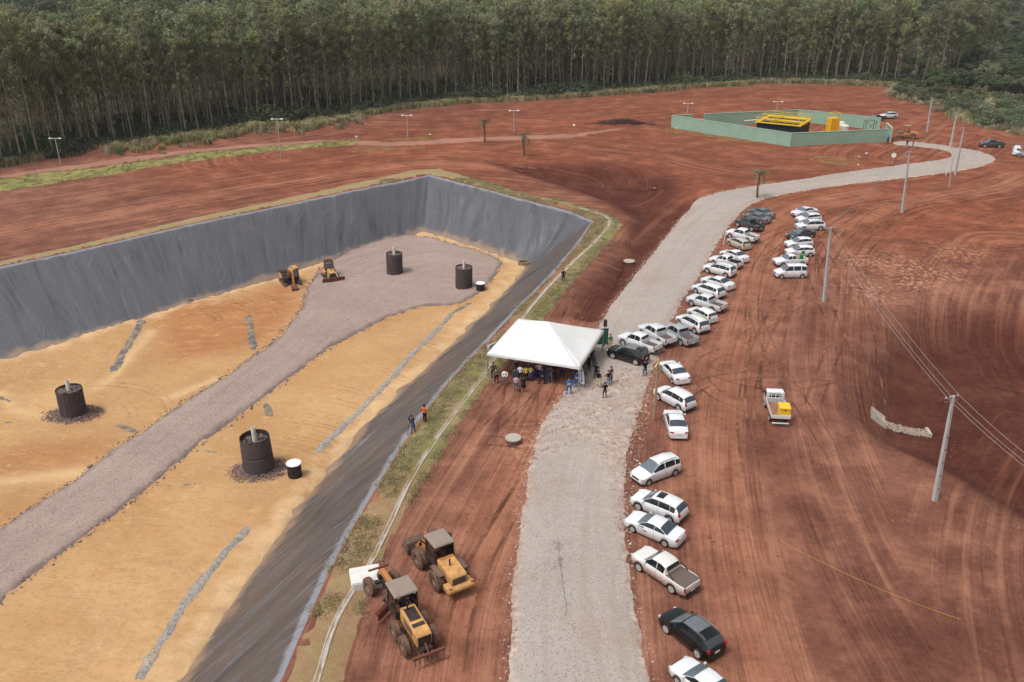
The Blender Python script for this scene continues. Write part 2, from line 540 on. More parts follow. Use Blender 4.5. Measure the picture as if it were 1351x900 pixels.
for i_, w_ in ((0, 3.4), (4, 3.0), (7, 3.0), (3, 2.5)):
    d_, _, _ = seg_dist(smooth_poly(WAYS[i_], False, 2), fx, fy); lane = np.maximum(lane, np.exp(-(d_ / w_) ** 2))
fattr(me, 'lane', lane)
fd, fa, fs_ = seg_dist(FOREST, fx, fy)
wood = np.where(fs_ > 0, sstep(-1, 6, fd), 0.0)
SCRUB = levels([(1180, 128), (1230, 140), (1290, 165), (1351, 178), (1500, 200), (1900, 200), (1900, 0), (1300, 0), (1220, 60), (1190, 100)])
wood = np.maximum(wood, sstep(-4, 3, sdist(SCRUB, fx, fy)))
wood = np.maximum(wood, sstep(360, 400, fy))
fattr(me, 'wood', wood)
FARRED = levels([(600, 150), (900, 120), (1150, 115), (1351, 180), (1500, 330), (1200, 330), (1000, 310), (780, 230), (300, 260), (200, 220)])
fattr(me, 'ferric', sstep(-25, 15, sdist(FARRED, fx, fy)))
PALE = [G(1205, 352), G(1190, 348), G(1140, 345), G(1150, 385), G(1185, 352), G(1235, 360), G(1262, 335), G(1205, 372), G(730, 590)]
pl = np.zeros_like(fx)
for p in PALE:
    pl = np.maximum(pl, np.exp(-(((fx - p.x) / 3.6) ** 2 + ((fy - p.y) / 4.5) ** 2)))
fattr(me, 'pale', pl)

k = N('red_earth', .95, .12)
pos = k.coord('Object')
flow = k.attr('flow').outputs['Vector']
stk = k.attr('streak').outputs['Fac']; mst = k.attr('moist').outputs['Fac']; fer = k.attr('ferric').outputs['Fac']
big = k.noise(pos, .035, 4, .6); mid = k.noise(pos, .22, 5, .65); fine = k.noise(pos, 1.6, 5, .72)
r1 = k.noise(k.vmul(flow, (1.0, .035, 1)), 1.0, 3, .6)
r2 = k.noise(k.vmul(flow, (3.6, .07, 1), (5, 9, 0)), 1.0, 2, .6)
c = k.mix(k.ramp(big, .35, .68), srgb(114, 74, 61), srgb(144, 98, 81))
c = k.mix(fer, c, k.mix(k.ramp(big, .3, .7), srgb(114, 61, 43), srgb(144, 82, 57)))
c = k.mix(k.math('MULTIPLY', k.attr('lane').outputs['Fac'], k.ramp(mid, .2, .6, .3, .8)), c, srgb(168, 112, 86))
c = k.mix(k.ramp(mid, .42, .7, 0, .8), c, srgb(86, 51, 40))
c = k.mix(k.ramp(mid, .48, .26, 0, .6), c, srgb(162, 112, 88))
s1 = k.math('MULTIPLY', stk, k.ramp(r1, .5, .76))
c = k.mix(k.math('MULTIPLY', s1, .6), c, srgb(176, 126, 100))
s2 = k.math('MULTIPLY', stk, k.ramp(r2, .56, .74))
c = k.mix(k.math('MULTIPLY', s2, .5), c, srgb(76, 44, 36))
s3 = k.math('MULTIPLY', stk, k.ramp(r1, .48, .3))
c = k.mix(k.math('MULTIPLY', s3, .5), c, srgb(92, 57, 48))
c = k.mix(k.ramp(fine, .52, .8, 0, .45), c, srgb(160, 112, 90))
c = k.mix(k.ramp(fine, .46, .2, 0, .6), c, srgb(64, 37, 31))
c = k.mix(k.math('MULTIPLY', mst, k.ramp(mid, .25, .6, .75, 1)), c, k.mix(k.ramp(fine, .3, .7), srgb(60, 30, 24), srgb(88, 46, 36)))
c = k.mix(k.math('MULTIPLY', k.math('MULTIPLY', mst, stk), k.ramp(r1, .56, .7, 0, .45)), c, srgb(128, 80, 64))
c = k.mix(k.math('MULTIPLY', k.attr('pale').outputs['Fac'], k.ramp(fine, .5, .62)), c, srgb(188, 142, 114))
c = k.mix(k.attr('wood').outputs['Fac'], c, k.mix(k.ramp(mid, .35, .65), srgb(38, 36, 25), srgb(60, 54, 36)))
k.base(c)
k.bump(k.math('ADD', k.math('MULTIPLY', r2, stk), fine), .9, .25)
RED = k.m
ground = put('ground', me, RED)
tag(ground, 'bare red earth of the landfill site with wheel ruts', None, None, 'structure')
# ------------------------------------------------------------------ landfill cell: liner, sand, haul road
def mitres(P):
    n = len(P); out = []
    for i in range(n):
        a, b, c_ = np.array(P[i - 1]), np.array(P[i]), np.array(P[(i + 1) % n])
        d0 = (b - a) / np.linalg.norm(b - a); d1 = (c_ - b) / np.linalg.norm(c_ - b)
        n0 = np.array([-d0[1], d0[0]]); n1 = np.array([-d1[1], d1[0]])
        out.append((n0 + n1) / (1 + n0 @ n1))
    return out
PM = mitres(PIT)
def inset(s_): return [(p[0] + m[0] * s_, p[1] + m[1] * s_) for p, m in zip(PIT, PM)]

vs_, fs, UVA = [], [], []
acc = 0.0
nP = len(PIT)
SS = np.arange(-.5, PIT_RUN + 7.0, .42)
for i in range(nP):
    a, b = np.array(PIT[i]), np.array(PIT[(i + 1) % nP]); ma, mb_ = PM[i], PM[(i + 1) % nP]
    L = np.linalg.norm(b - a)
    if max(a[1], b[1]) < 20: acc += L; continue
    n = max(2, int(L / .42))
    o = len(vs_)
    dirx, diry = (b - a) / L
    for j in range(n + 1):
        t = j / n
        for s_ in SS:
            p = (a + ma * s_) * (1 - t) + (b + mb_ * s_) * t
            vs_.append(p); UVA.append((acc + L * t, s_, dirx, diry))
    m = len(SS)
    for j in range(n):
        for q in range(m - 1):
            fs.append((o + j * m + q, o + (j + 1) * m + q, o + (j + 1) * m + q + 1, o + j * m + q + 1))
    acc += L
vs_ = np.array(vs_); UVA = np.array(UVA)
leftness = sstep(-.2, .2, -UVA[:, 2] * .7 - UVA[:, 3] * .7)          # left wall runs towards the camera
backness = sstep(.75, .95, -UVA[:, 2] * .64 + UVA[:, 3] * .77)
u, s_ = UVA[:, 0], UVA[:, 1]
fade = sstep(.2, 2.5, s_)
skew = np.where(leftness > .5, .12, .75)
wrin = leftness * (.06 * vnoise(u * .45 + s_ * .12, s_ * .12, 31) + .03 * np.clip(vnoise(u * 1.3, s_ * .2, 32), 0, 1) ** 2)
fold = vnoise(u * .55 + s_ * .5, s_ * .16 - u * .04, 33)
wrin = wrin + (1 - leftness) * (.55 * np.clip(fold, 0, 1) ** 2 + .05 * vnoise(u * 1.6 + s_ * 1.3, s_ * .25, 34))
wrin = wrin + backness * (.45 * np.abs(vnoise(u * .35 + s_ * .3, s_ * .2 + u * .1, 35)) + .2 * np.abs(vnoise(u * .9 + s_ * .8, s_ * .4, 36)))
lift_c = 0
for cpt in (LEFT_RIM_FAR, at_level(781, 293)):
    ci = min(range(nP), key=lambda i: math.hypot(PIT[i][0] - cpt[0], PIT[i][1] - cpt[1]))
    dc, _, _ = seg_dist([PIT[ci], (PIT[ci][0] + PM[ci][0] * 18, PIT[ci][1] + PM[ci][1] * 18)], vs_[:, 0], vs_[:, 1])
    fade = fade * sstep(.1, 4.5, dc)
    lift_c = lift_c + .3 * np.exp(-(dc / .9) ** 2) * sstep(.0, 1.5, s_)
lz = H(vs_[:, 0], vs_[:, 1]) + .09 + lift_c + np.abs(wrin) * fade * 1.3
lz[s_ < -.4] -= .14
lz = lz - .8 * sstep(.2, 1.4, s_ - pit_run(vs_[:, 0] + 0))
me = bpy.data.meshes.new('pit_liner')
me.from_pydata(np.column_stack([vs_, lz]).tolist(), [], fs)
me.polygons.foreach_set('use_smooth', [True] * len(me.polygons))
vattr(me, 'slope', np.column_stack([u, s_, leftness])); fattr(me, 'left', leftness); fattr(me, 'back', backness); fattr(me, 'toe', s_ - pit_run(vs_[:, 0]))
k = N('black_plastic_liner', .4, .4)
sv = k.attr('slope').outputs['Vector']; le = k.attr('left').outputs['Fac']; bk = k.attr('back').outputs['Fac']
sx = k.n('ShaderNodeSeparateXYZ'); k.l(sv, sx.inputs[0])
pos = k.coord('Object')
across = sx.outputs[1]
wr_l = k.noise(k.vmul(sv, (.55, .09, 0)), 1, 5, .58, .5)
sk = k.n('ShaderNodeCombineXYZ')
k.l(k.math('ADD', k.math('MULTIPLY', sx.outputs[0], .8), k.math('MULTIPLY', across, .75)), sk.inputs[0])
k.l(k.math('MULTIPLY', across, .16), sk.inputs[1])
wr_r = k.noise(sk.outputs[0], .55, 4, .55, .4)
wr = k.n('ShaderNodeMix'); k.l(le, wr.inputs[0]); k.l(wr_r, wr.inputs[2]); k.l(wr_l, wr.inputs[3])
w_ = wr.outputs[0]
def crease(vec, scale, wdt, detail=3, dist=.6):
    return k.ramp(k.math('ABSOLUTE', k.math('SUBTRACT', k.noise(vec, scale, detail, .55, dist), .5)), wdt, .0)
cr_l = crease(k.vmul(sv, (.8, .05, 0)), 1.0, .03, 2, .1)
dg = k.n('ShaderNodeCombineXYZ')
k.l(k.math('ADD', k.math('MULTIPLY', sx.outputs[0], .35), k.math('MULTIPLY', across, -.28)), dg.inputs[0]); k.l(k.math('MULTIPLY', across, .1), dg.inputs[1])
cr_d = k.math('MULTIPLY', crease(dg.outputs[0], .8, .02, 2, .15), k.ramp(k.noise(pos, .12, 3), .5, .62))
cr_r = k.math('MULTIPLY', crease(sk.outputs[0], .42, .035, 3, .3), k.ramp(k.noise(pos, .2, 3), .4, .6, .2, 1))
crm = k.n('ShaderNodeMix'); k.l(le, crm.inputs[0]); k.l(cr_r, crm.inputs[2]); k.l(k.math('MAXIMUM', k.math('MULTIPLY', cr_l, .1), k.math('MULTIPLY', cr_d, .45)), crm.inputs[3])
crs = crm.outputs[0]
c = k.mix(le, srgb(80, 71, 68), srgb(80, 80, 86))
c = k.mix(bk, c, srgb(78, 78, 84))
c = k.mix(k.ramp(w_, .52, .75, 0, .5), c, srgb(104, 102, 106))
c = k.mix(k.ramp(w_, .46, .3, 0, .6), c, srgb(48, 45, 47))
c = k.mix(k.ramp(k.noise(pos, .25, 6, .7), .55, .75, 0, .35), c, srgb(112, 98, 90))
c = k.mix(k.ramp(k.noise(k.vmul(sv, (3.5, .12, 0)), 1, 3, .6), .68, .78, 0, .5), c, srgb(134, 132, 134))
seam = k.ramp(k.math('ABSOLUTE', k.math('SUBTRACT', k.math('FRACT', k.math('MULTIPLY', sx.outputs[0], .145)), .5)), .008, .002, 0, .28)
c = k.mix(k.math('MULTIPLY', seam, le), c, srgb(128, 128, 134))
lip = k.ramp(k.math('ADD', across, k.ramp(k.noise(pos, .6, 4), .3, .7, -.2, .2)), .35, .0, 0, .75)
c = k.mix(k.math('MULTIPLY', crs, .2), c, srgb(138, 137, 142))  # highlights along the creases painted into the colour
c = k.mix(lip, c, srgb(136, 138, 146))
toe = k.ramp(k.math('ADD', k.attr('toe').outputs['Fac'], k.ramp(k.noise(pos, .5, 5), .3, .7, -.6, .6)), -1.0, -.1, 0, .4)
c = k.mix(toe, c, srgb(176, 142, 108))
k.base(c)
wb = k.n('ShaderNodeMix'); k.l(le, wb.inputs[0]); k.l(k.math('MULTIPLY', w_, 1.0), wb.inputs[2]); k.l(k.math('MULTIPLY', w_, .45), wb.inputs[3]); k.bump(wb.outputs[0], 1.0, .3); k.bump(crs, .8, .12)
k.bump(k.noise(pos, 3, 5, .6), .25, .03)
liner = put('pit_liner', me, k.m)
tag(liner, 'grey plastic liner sheet on the slopes of the landfill pit', None, None, 'structure')

SANDP = [(p[0] + m[0] * q, p[1] + m[1] * q) for p, m, q in zip(PIT, PM, [float(pit_run(p[0] + 8)) - .1 for p in PIT])]
k = N('ochre_sand', .95, .1)
pos = k.coord('Object')
big = k.noise(pos, .06, 5, .6); mid = k.noise(pos, .3, 6, .65)
rp = k.noise(k.coord('Object', (.5, 1.3, 1)), .8, 6, .68, .9)
c = k.mix(k.ramp(big, .35, .65), srgb(166, 128, 88), srgb(188, 151, 109))
c = k.mix(k.ramp(k.attr('ochre').outputs['Fac'], 0, 1, 0, .85), c, k.mix(k.ramp(rp, .35, .65), srgb(146, 94, 60), srgb(168, 113, 74)))
c = k.mix(k.ramp(mid, .5, .75, 0, .45), c, srgb(176, 128, 80))
c = k.mix(k.ramp(rp, .55, .78, 0, .4), c, srgb(202, 168, 122))
c = k.mix(k.ramp(rp, .42, .22, 0, .4), c, srgb(158, 112, 70))
c = k.mix(k.ramp(k.noise(pos, 2.2, 6, .75), .5, .72, 0, .5), c, srgb(134, 94, 62))
c = k.mix(k.ramp(k.noise(pos, .9, 6, .75), .56, .7, 0, .45), c, srgb(206, 172, 130))
rim = k.ramp(k.math('ADD', k.attr('edge').outputs['Fac'], k.ramp(k.noise(pos, .45, 5), .3, .7, -1.6, 1.6)), 3.2, .6, 0, .6)
c = k.mix(rim, c, srgb(208, 178, 140))
c = k.mix(k.attr('pale').outputs['Fac'], c, srgb(204, 172, 130))
k.base(c)
k.bump(k.math('ADD', rp, k.math('MULTIPLY', mid, .7)), .7, .25)
k.bump(k.noise(pos, 3.0, 6, .75), .7, .1)
def sand_relief(x, y):
    return .12 + .1 * vnoise(x / 3.3, y / 3.3, 41) + .05 * vnoise(x / .9, y / .9, 42) + .14 * np.abs(vnoise(x / 7, y / 2.2, 43))
def sand_top(x, y): return .22 + sand_relief(x, y)
sand = sheet('sand_floor', SANDP, k.m, step=.85, lift=.22, jitter=.25, jscale=2.2, edge=.8, seed=3, dens=.6, relief=sand_relief,
             label='ochre sand covering the floor of the landfill pit', sink=.25)
sxy = np.array([v.co[:2] for v in sand.data.vertices])
OCHRE = GP([(215, 395), (260, 395), (312, 398), (392, 372), (396, 408), (372, 440), (320, 465), (230, 480), (212, 430)])
o2 = GP([(-40, 610), (60, 585), (140, 585), (110, 620), (0, 640)])
fattr(sand.data, 'ochre', np.maximum(.95 * sstep(-2.5, 2.5, sdist(OCHRE, sxy[:, 0], sxy[:, 1])), .6 * sstep(-2, 2, sdist(o2, sxy[:, 0], sxy[:, 1]))))
pl = np.zeros(len(sxy))
for a, b in (([(0, 640), (60, 633), (110, 628)], 1.0), ([(0, 520), (20, 545), (60, 552)], .5), ([(130, 515), (150, 500), (200, 440)], .7), ([(220, 530), (285, 505)], .8)):
    d, _, _ = seg_dist(GP(a), sxy[:, 0], sxy[:, 1]); pl = np.maximum(pl, .7 * np.exp(-(d / b) ** 2))
fattr(sand.data, 'pale', pl)

def gravel_mat(name, ca, cb, cc, scale=5.0, bump=.8):
    k = N(name, .95, .15)
    pos = k.coord('Object')
    cell = k.n('ShaderNodeTexVoronoi'); cell.inputs['Scale'].default_value = scale; k.l(pos, cell.inputs['Vector'])
    cs = k.n('ShaderNodeSeparateColor'); k.l(cell.outputs['Color'], cs.inputs[0])
    big = k.noise(pos, .09, 5, .65); mid = k.noise(pos, .6, 6, .7)
    c = k.mix(k.ramp(big, .35, .65), ca, cb)
    c = k.mix(k.ramp(cs.outputs[0], .2, 1, 0, .5), c, cc)
    c = k.mix(k.ramp(cs.outputs[1], .75, 1, 0, .6), c, tuple(v * .45 for v in ca[:3]) + (1,))
    c = k.mix(k.ramp(mid, .55, .8, 0, .5), c, tuple(v * .62 for v in ca[:3]) + (1,))
    return k, pos, cell, c, mid
k, pos, cell, c, mid = gravel_mat('haul_road_gravel', srgb(138, 119, 111), srgb(152, 134, 125), srgb(164, 147, 138), 8.5)
edge = k.ramp(k.math('ADD', k.attr('edge').outputs['Fac'], k.ramp(mid, .3, .7, -.5, .5)), 1.1, .4, 0, .7)
c = k.mix(edge, c, srgb(96, 82, 82))
tr = k.noise(k.vmul(k.attr('road').outputs['Vector'], (.9, .04, 1)), 1, 5, .6, .3)
c = k.mix(k.ramp(tr, .5, .72, 0, .4), c, srgb(164, 143, 133))
c = k.mix(k.ramp(tr, .45, .28, 0, .3), c, srgb(112, 95, 92))
k.base(c); k.bump(cell.outputs['Distance'], .4, .05); k.bump(mid, .6, .2)
HAUL = GP([(449, 339), (474, 327), (524, 313), (549, 311), (611, 327), (664, 342), (660, 361), (638, 386), (614, 403), (592, 407), (555, 407),
           (518, 420), (474, 442), (434, 463), (393, 495), (356, 526), (331, 544), (290, 572), (253, 600), (207, 643), (150, 686), (100, 723),
           (43, 765), (0, 803), (-70, 860), (-140, 800), (-70, 752), (0, 703), (63, 660), (110, 630), (150, 597), (187, 573), (233, 540), (287, 507),
           (317, 487), (370, 447), (390, 420), (400, 405), (402, 388), (412, 370), (428, 352)])
haul = sheet('haul_road', smooth_poly(HAUL, True, 2), k.m, step=.8, base=sand_top, lift=.17, jitter=.22, jscale=1.3, edge=.9, seed=5, dens=.45, sink=.06,
      relief=lambda x, y: .03 + .05 * vnoise(x / 1.5, y / 1.5, 44) + .04 * vnoise(x / .7, y / .7, 45),
      label='grey gravel haul road and pad across the pit floor')

hxy = np.array([v.co[:2] for v in haul.data.vertices])
d, a, sg = seg_dist(smooth_poly(GP([(-70, 800), (0, 752), (110, 680), (250, 570), (370, 470), (450, 400), (500, 360), (570, 340), (640, 350)]), False, 2), hxy[:, 0], hxy[:, 1])
vattr(haul.data, 'road', np.column_stack([d * sg, a, a * 0]))

def ribbon(name, path, width, mat, lift=.3, label=None, seed=0, jit=.12, rel=.06, sink=.03, base=None):
    P = densify(path, .8, False)
    L, Rr = [], []
    for i, p in enumerate(P):
        a, b = P[max(i - 1, 0)], P[min(i + 1, len(P) - 1)]
        dx, dy = b[0] - a[0], b[1] - a[1]; q = math.hypot(dx, dy) + 1e-9
        w = width / 2 * (1 if 0 < i < len(P) - 1 else .6)
        L.append((p[0] - dy / q * w, p[1] + dx / q * w)); Rr.append((p[0] + dy / q * w, p[1] - dx / q * w))
    return sheet(name, Rr + L[::-1], mat, step=.35, lift=lift, jitter=jit, jscale=.9, edge=.2, seed=seed, dens=.3, sink=sink, base=base,
                 relief=lambda x, y: rel * vnoise(x / .5, y / .5, 50 + seed), label=label)
k, pos, cell, c, mid = gravel_mat('drain_stone', srgb(128, 122, 116), srgb(148, 141, 133), srgb(164, 158, 152), 4.0)
c = k.mix(k.ramp(k.noise(pos, .7, 5), .52, .7, 0, .7), c, srgb(186, 148, 104))
k.base(c); k.bump(cell.outputs['Distance'], .8, .1)
DRAINM = k.m
k2 = N('drain_cloth', .9, .1); pos2 = k2.coord('Object')
k2.base(k2.mix(k2.ramp(k2.noise(pos2, 1.1, 6, .7), .42, .62), srgb(92, 92, 94), srgb(150, 130, 106)))
k2.bump(k2.noise(pos2, 3, 5), .6, .1)
for i, (q, w, nm) in enumerate((([(185, 905), (215, 850), (245, 802), (290, 742), (335, 697)], 1.0, 'long stone drain beside the near end of the liner toe'),
                               ([(418, 604), (470, 550), (500, 520), (540, 475), (575, 440), (600, 415)], 1.0, 'long stone drain running to the gravel pad along the liner toe'))):
    ribbon('stone_drain', GP(q), w, DRAINM, .1, nm, 60 + i, base=sand_top)
for i, q in enumerate(([(600, 416), (622, 402)], [(190, 424), (172, 455), (150, 494)], [(328, 418), (331, 440), (336, 466)], [(351, 536), (357, 556)], [(155, 565), (182, 574)],
                            [(248, 397), (290, 394), (333, 391)], [(350, 442), (372, 436)], [(0, 562), (40, 558)], [(0, 528), (14, 534)], [(205, 650), (268, 641)],
                            [(265, 598), (300, 604)], [(0, 682), (30, 678)])):
    ribbon('drain_strip', GP(q), (1.1, 1.3, 1.1, 1.0, 1.1, .35, .45, .5, .9, .4, .5, .3)[i], k2.m, .05, 'grey drainage strip half buried in the pit sand', 70 + i, base=sand_top)

# ------------------------------------------------------------------ gravel road
ROAD = GP([(668, 960), (669, 900), (672, 800), (680, 720), (690, 650), (699, 598), (718, 549), (738, 524), (760, 492), (780, 450), (796, 417), (813, 393), (850, 347), (880, 311), (905, 277),
           (933, 257), (985, 246), (1050, 238), (1120, 226), (1190, 217), (1240, 211), (1257, 206), (1250, 199), (1215, 194), (1176, 191), (1180, 186), (1212, 187), (1252, 193),
           (1296, 200), (1315, 208), (1310, 216), (1270, 226), (1190, 236), (1100, 246), (1043, 255), (999, 265), (974, 284), (943, 327), (928, 360), (893, 408), (868, 478), (859, 499), (847, 540),
           (830, 590), (826, 640), (828, 700), (834, 770), (846, 835), (860, 900), (870, 960)])
COARSE = GP([(700, 606), (745, 522), (790, 500), (868, 480), (850, 545), (826, 640), (828, 700), (818, 690), (812, 620), (775, 585), (735, 590)])
k, pos, cell, c, mid = gravel_mat('road_gravel', srgb(150, 140, 133), srgb(160, 150, 143), srgb(174, 164, 157), 11.0)
co = k.attr('coarse').outputs['Fac']
cell2 = k.n('ShaderNodeTexVoronoi'); cell2.inputs['Scale'].default_value = 2.6; k.l(pos, cell2.inputs['Vector'])
cs = k.n('ShaderNodeSeparateColor'); k.l(cell2.outputs['Color'], cs.inputs[0])
cc = k.mix(k.ramp(cs.outputs[0], .1, .9), srgb(146, 118, 104), srgb(196, 178, 166))
cc = k.mix(k.ramp(k.noise(pos, .35, 6, .7), .5, .66, 0, .85), cc, srgb(150, 98, 78))
c = k.mix(k.math('MULTIPLY', k.math('MULTIPLY', co, k.ramp(k.noise(pos, .3, 5, .7), .36, .6)), .65), c, cc)
edge = k.ramp(k.math('ADD', k.attr('edge').outputs['Fac'], k.ramp(mid, .3, .7, -.6, .6)), 1.0, .2, 0, .6)
c = k.mix(edge, c, cc)
wp = k.noise(k.vmul(k.attr('road').outputs['Vector'], (.85, .03, 1)), 1, 4, .6)
c = k.mix(k.ramp(wp, .5, .68, 0, .45), c, srgb(140, 124, 115))
c = k.mix(k.ramp(k.noise(pos, .13, 5, .7), .54, .7, 0, .5), c, srgb(150, 122, 106))
crk = k.n('ShaderNodeMath', operation='MULTIPLY'); k.l(k.attr('stain').outputs['Fac'], crk.inputs[0]); k.l(k.ramp(k.noise(pos, 2.2, 6, .75), .44, .6), crk.inputs[1])
c = k.mix(k.math('MULTIPLY', crk.outputs[0], .8), c, srgb(92, 82, 78))
k.base(c); k.bump(cell.outputs['Distance'], .45, .04); k.bump(k.math('MULTIPLY', cell2.outputs['Distance'], co), .4, .06); k.bump(mid, .4, .12)
ROADS = smooth_poly(ROAD, True, 1)
road = sheet('gravel_road', ROADS, k.m, step=.75, lift=.16, jitter=.16, jscale=.7, edge=.7, seed=9, dens=.32,
             relief=lambda x, y: .02 * vnoise(x / .8, y / .8, 46), label='pale gravel access road curving through the site')
rxy = np.array([v.co[:2] for v in road.data.vertices])
fattr(road.data, 'coarse', sstep(-2.5, 2.5, sdist(COARSE, rxy[:, 0], rxy[:, 1])))
CENTRE = smooth_poly(GP([(765, 960), (765, 900), (752, 780), (757, 650), (770, 590), (800, 510), (845, 430), (890, 345), (940, 280), (1000, 255), (1120, 236), (1240, 220), (1290, 208), (1240, 196)]), False, 2)
d, a, sg = seg_dist(CENTRE, rxy[:, 0], rxy[:, 1])
vattr(road.data, 'road', np.column_stack([d * sg, a, a * 0]))
d, _, _ = seg_dist(GP([(736, 711), (738, 735), (741, 752), (744, 775), (747, 815)]), rxy[:, 0], rxy[:, 1])
e, _, _ = seg_dist(GP([(727, 750), (744, 752)]), rxy[:, 0], rxy[:, 1])
fattr(road.data, 'stain', np.maximum(np.exp(-(d / .22) ** 2), np.exp(-(e / .5) ** 2)))

# loose stones along its edges
def stones(name, pts, sizes, mat, label):
    mb = MB(); rg = random.Random(3)
    for (x, y, z), s_ in zip(pts, sizes): mb.rock((x, y, z), s_, rg)
    me = bpy.data.meshes.new(name); me.from_pydata(mb.v, [], mb.f)
    return tag(put(name, me, mat), label, None, None, 'stuff')
k = N('loose_stone', .95, .15); pos = k.coord('Object')
wnz = k.n('ShaderNodeTexVoronoi'); wnz.inputs['Scale'].default_value = 1.7; k.l(pos, wnz.inputs['Vector'])
cs = k.n('ShaderNodeSeparateColor'); k.l(wnz.outputs['Color'], cs.inputs[0])
k.base(k.mix(cs.outputs[0], srgb(140, 110, 95), srgb(184, 168, 156)))
STONEM = k.m
EP = np.array(densify(ROADS, .085))
EP = EP[(EP[:, 1] < 165)]
off = rng.normal(0, .3, (len(EP), 2)); EP = EP + off
extra = []
cb = np.array(COARSE); lo, hi = cb.min(0), cb.max(0)
q = rng.uniform(lo, hi, (5000, 2)); q = q[(sdist(COARSE, q[:, 0], q[:, 1]) > -.6)]
EP = np.concatenate([EP, q])
ins = sdist(ROADS, EP[:, 0], EP[:, 1])
zz = H(EP[:, 0], EP[:, 1]) + np.where(ins > 0, .16 * sstep(-.2, .7, ins), 0) + .02
stones('road_edge_gravel', np.column_stack([EP, zz]), rng.gamma(3, .014, len(EP)) + .015, STONEM, 'loose pale stones along the gravel road')
# coarse dark stones along the shoulders of the haul road
HS = smooth_poly(HAUL, True, 2)
EP = np.array(densify(HS, .16)); EP = EP + rng.normal(0, .22, EP.shape)
hin = sdist(HS, EP[:, 0], EP[:, 1])
stones('haul_road_shoulder_stones', np.column_stack([EP, HQ(EP[:, 0], EP[:, 1]) + sand_top(EP[:, 0], EP[:, 1]) + np.clip(.1 * hin, .0, .17) + .02]), rng.gamma(3, .022, len(EP)) + .03, plain('shoulder_stone', srgb(112, 98, 96), .95, .1, var=.35, scale=1.5), 'coarse grey stones along the shoulders of the haul road')
# clods on the red soil
q = np.column_stack([rng.uniform(-20, 50, 9000), rng.uniform(45, 140, 9000)])
kp = (sdist(PIT, q[:, 0], q[:, 1]) < -4.5) & (sdist(ROADS, q[:, 0], q[:, 1]) < -.5) & (vnoise(q[:, 0] / 6, q[:, 1] / 9, 77) > .05)
q = q[kp]
stones('earth_clods', np.column_stack([q, H(q[:, 0], q[:, 1]) + .01]), rng.gamma(2.0, .022, len(q)) + .02, plain('earth_clod', srgb(132, 84, 68), .95, .1, var=.4, scale=.7), 'small clods and stones strewn over the red soil')

# ------------------------------------------------------------------ grass verge round the cell and concrete channel
VOUT = GP([(-90, 366), (0, 345), (200, 300), (400, 256), (540, 225), (580, 222), (640, 240), (680, 252), (737, 264), (771, 273), (808, 285), (823, 297), (803, 322),
           (771, 356), (725, 412), (690, 455), (649, 500), (600, 573), (560, 640), (520, 705), (490, 775), (476, 833), (456, 900), (440, 950)])
rimi = [p for p in PIT[::-1]]
i0 = [i for i, p in enumerate(rimi) if p == LEFT_RIM_NEAR][0]
VIN = [(p[0] - m[0] * .35, p[1] - m[1] * .35) for p, m in zip(PIT, PM)][::-1]
VIN = [VOUT[0]] + VIN[i0 - 0:i0 + 14]
k = N('dry_grass_verge', .95, .1); pos = k.coord('Object')
n1 = k.noise(pos, .16, 6, .7); n2 = k.noise(pos, .9, 7, .75); n3 = k.noise(pos, 5, 5, .7)
c = k.mix(k.ramp(n1, .38, .62), srgb(150, 128, 98), srgb(138, 126, 88))
gr = k.math('MULTIPLY', k.attr('green').outputs['Fac'], k.ramp(n1, .36, .58))
c = k.mix(k.math('MULTIPLY', gr, k.ramp(n2, .3, .6, .3, .9)), c, srgb(106, 112, 62))
c = k.mix(k.math('MULTIPLY', k.attr('bare').outputs['Fac'], k.ramp(n2, .4, .55, .2, .95)), c, srgb(136, 88, 70))
c = k.mix(k.ramp(n2, .55, .72, 0, .6), c, srgb(126, 86, 66))
c = k.mix(k.ramp(n3, .55, .75, 0, .45), c, srgb(176, 152, 112))
c = k.mix(k.ramp(n3, .45, .25, 0, .4), c, srgb(96, 84, 52))
k.base(c); k.bump(n3, .8, .08); k.bump(n2, .5, .2)
verge = sheet('grass_verge', VOUT + VIN[::-1], k.m, step=.7, lift=.06, jitter=.16, jscale=1.2, edge=.5, seed=12, dens=.45, relief=lambda x, y: .03 * vnoise(x / .9, y / .9, 47),
              label='patchy dry grass verge round the rim of the pit')
vxy = np.array([v.co[:2] for v in verge.data.vertices])
CH = GP([(412, 915), (420, 893), (438, 828), (462, 785), (481, 758), (505, 712), (520, 680), (545, 625), (580, 572), (620, 520), (641, 490), (690, 418), (740, 361), (780, 325), (798, 305), (805, 295),
         (801, 287), (788, 281), (765, 275)])
dch, _, _ = seg_dist(CH, vxy[:, 0], vxy[:, 1])
onright = sstep(-1, 3, vxy[:, 0] + 6 + (80 - vxy[:, 1]) * .1)
fattr(verge.data, 'green', np.clip(sstep(7.0, 1.5, dch) * sstep(54, 64, vxy[:, 1]), 0, 1))
fattr(verge.data, 'bare', np.clip(sstep(0.2, 2.2, sdist(PIT, vxy[:, 0], vxy[:, 1]) + 3.2) * sstep(80, 95, vxy[:, 1]) * onright + sstep(66, 60, vxy[:, 1]) * .45, 0, 1))
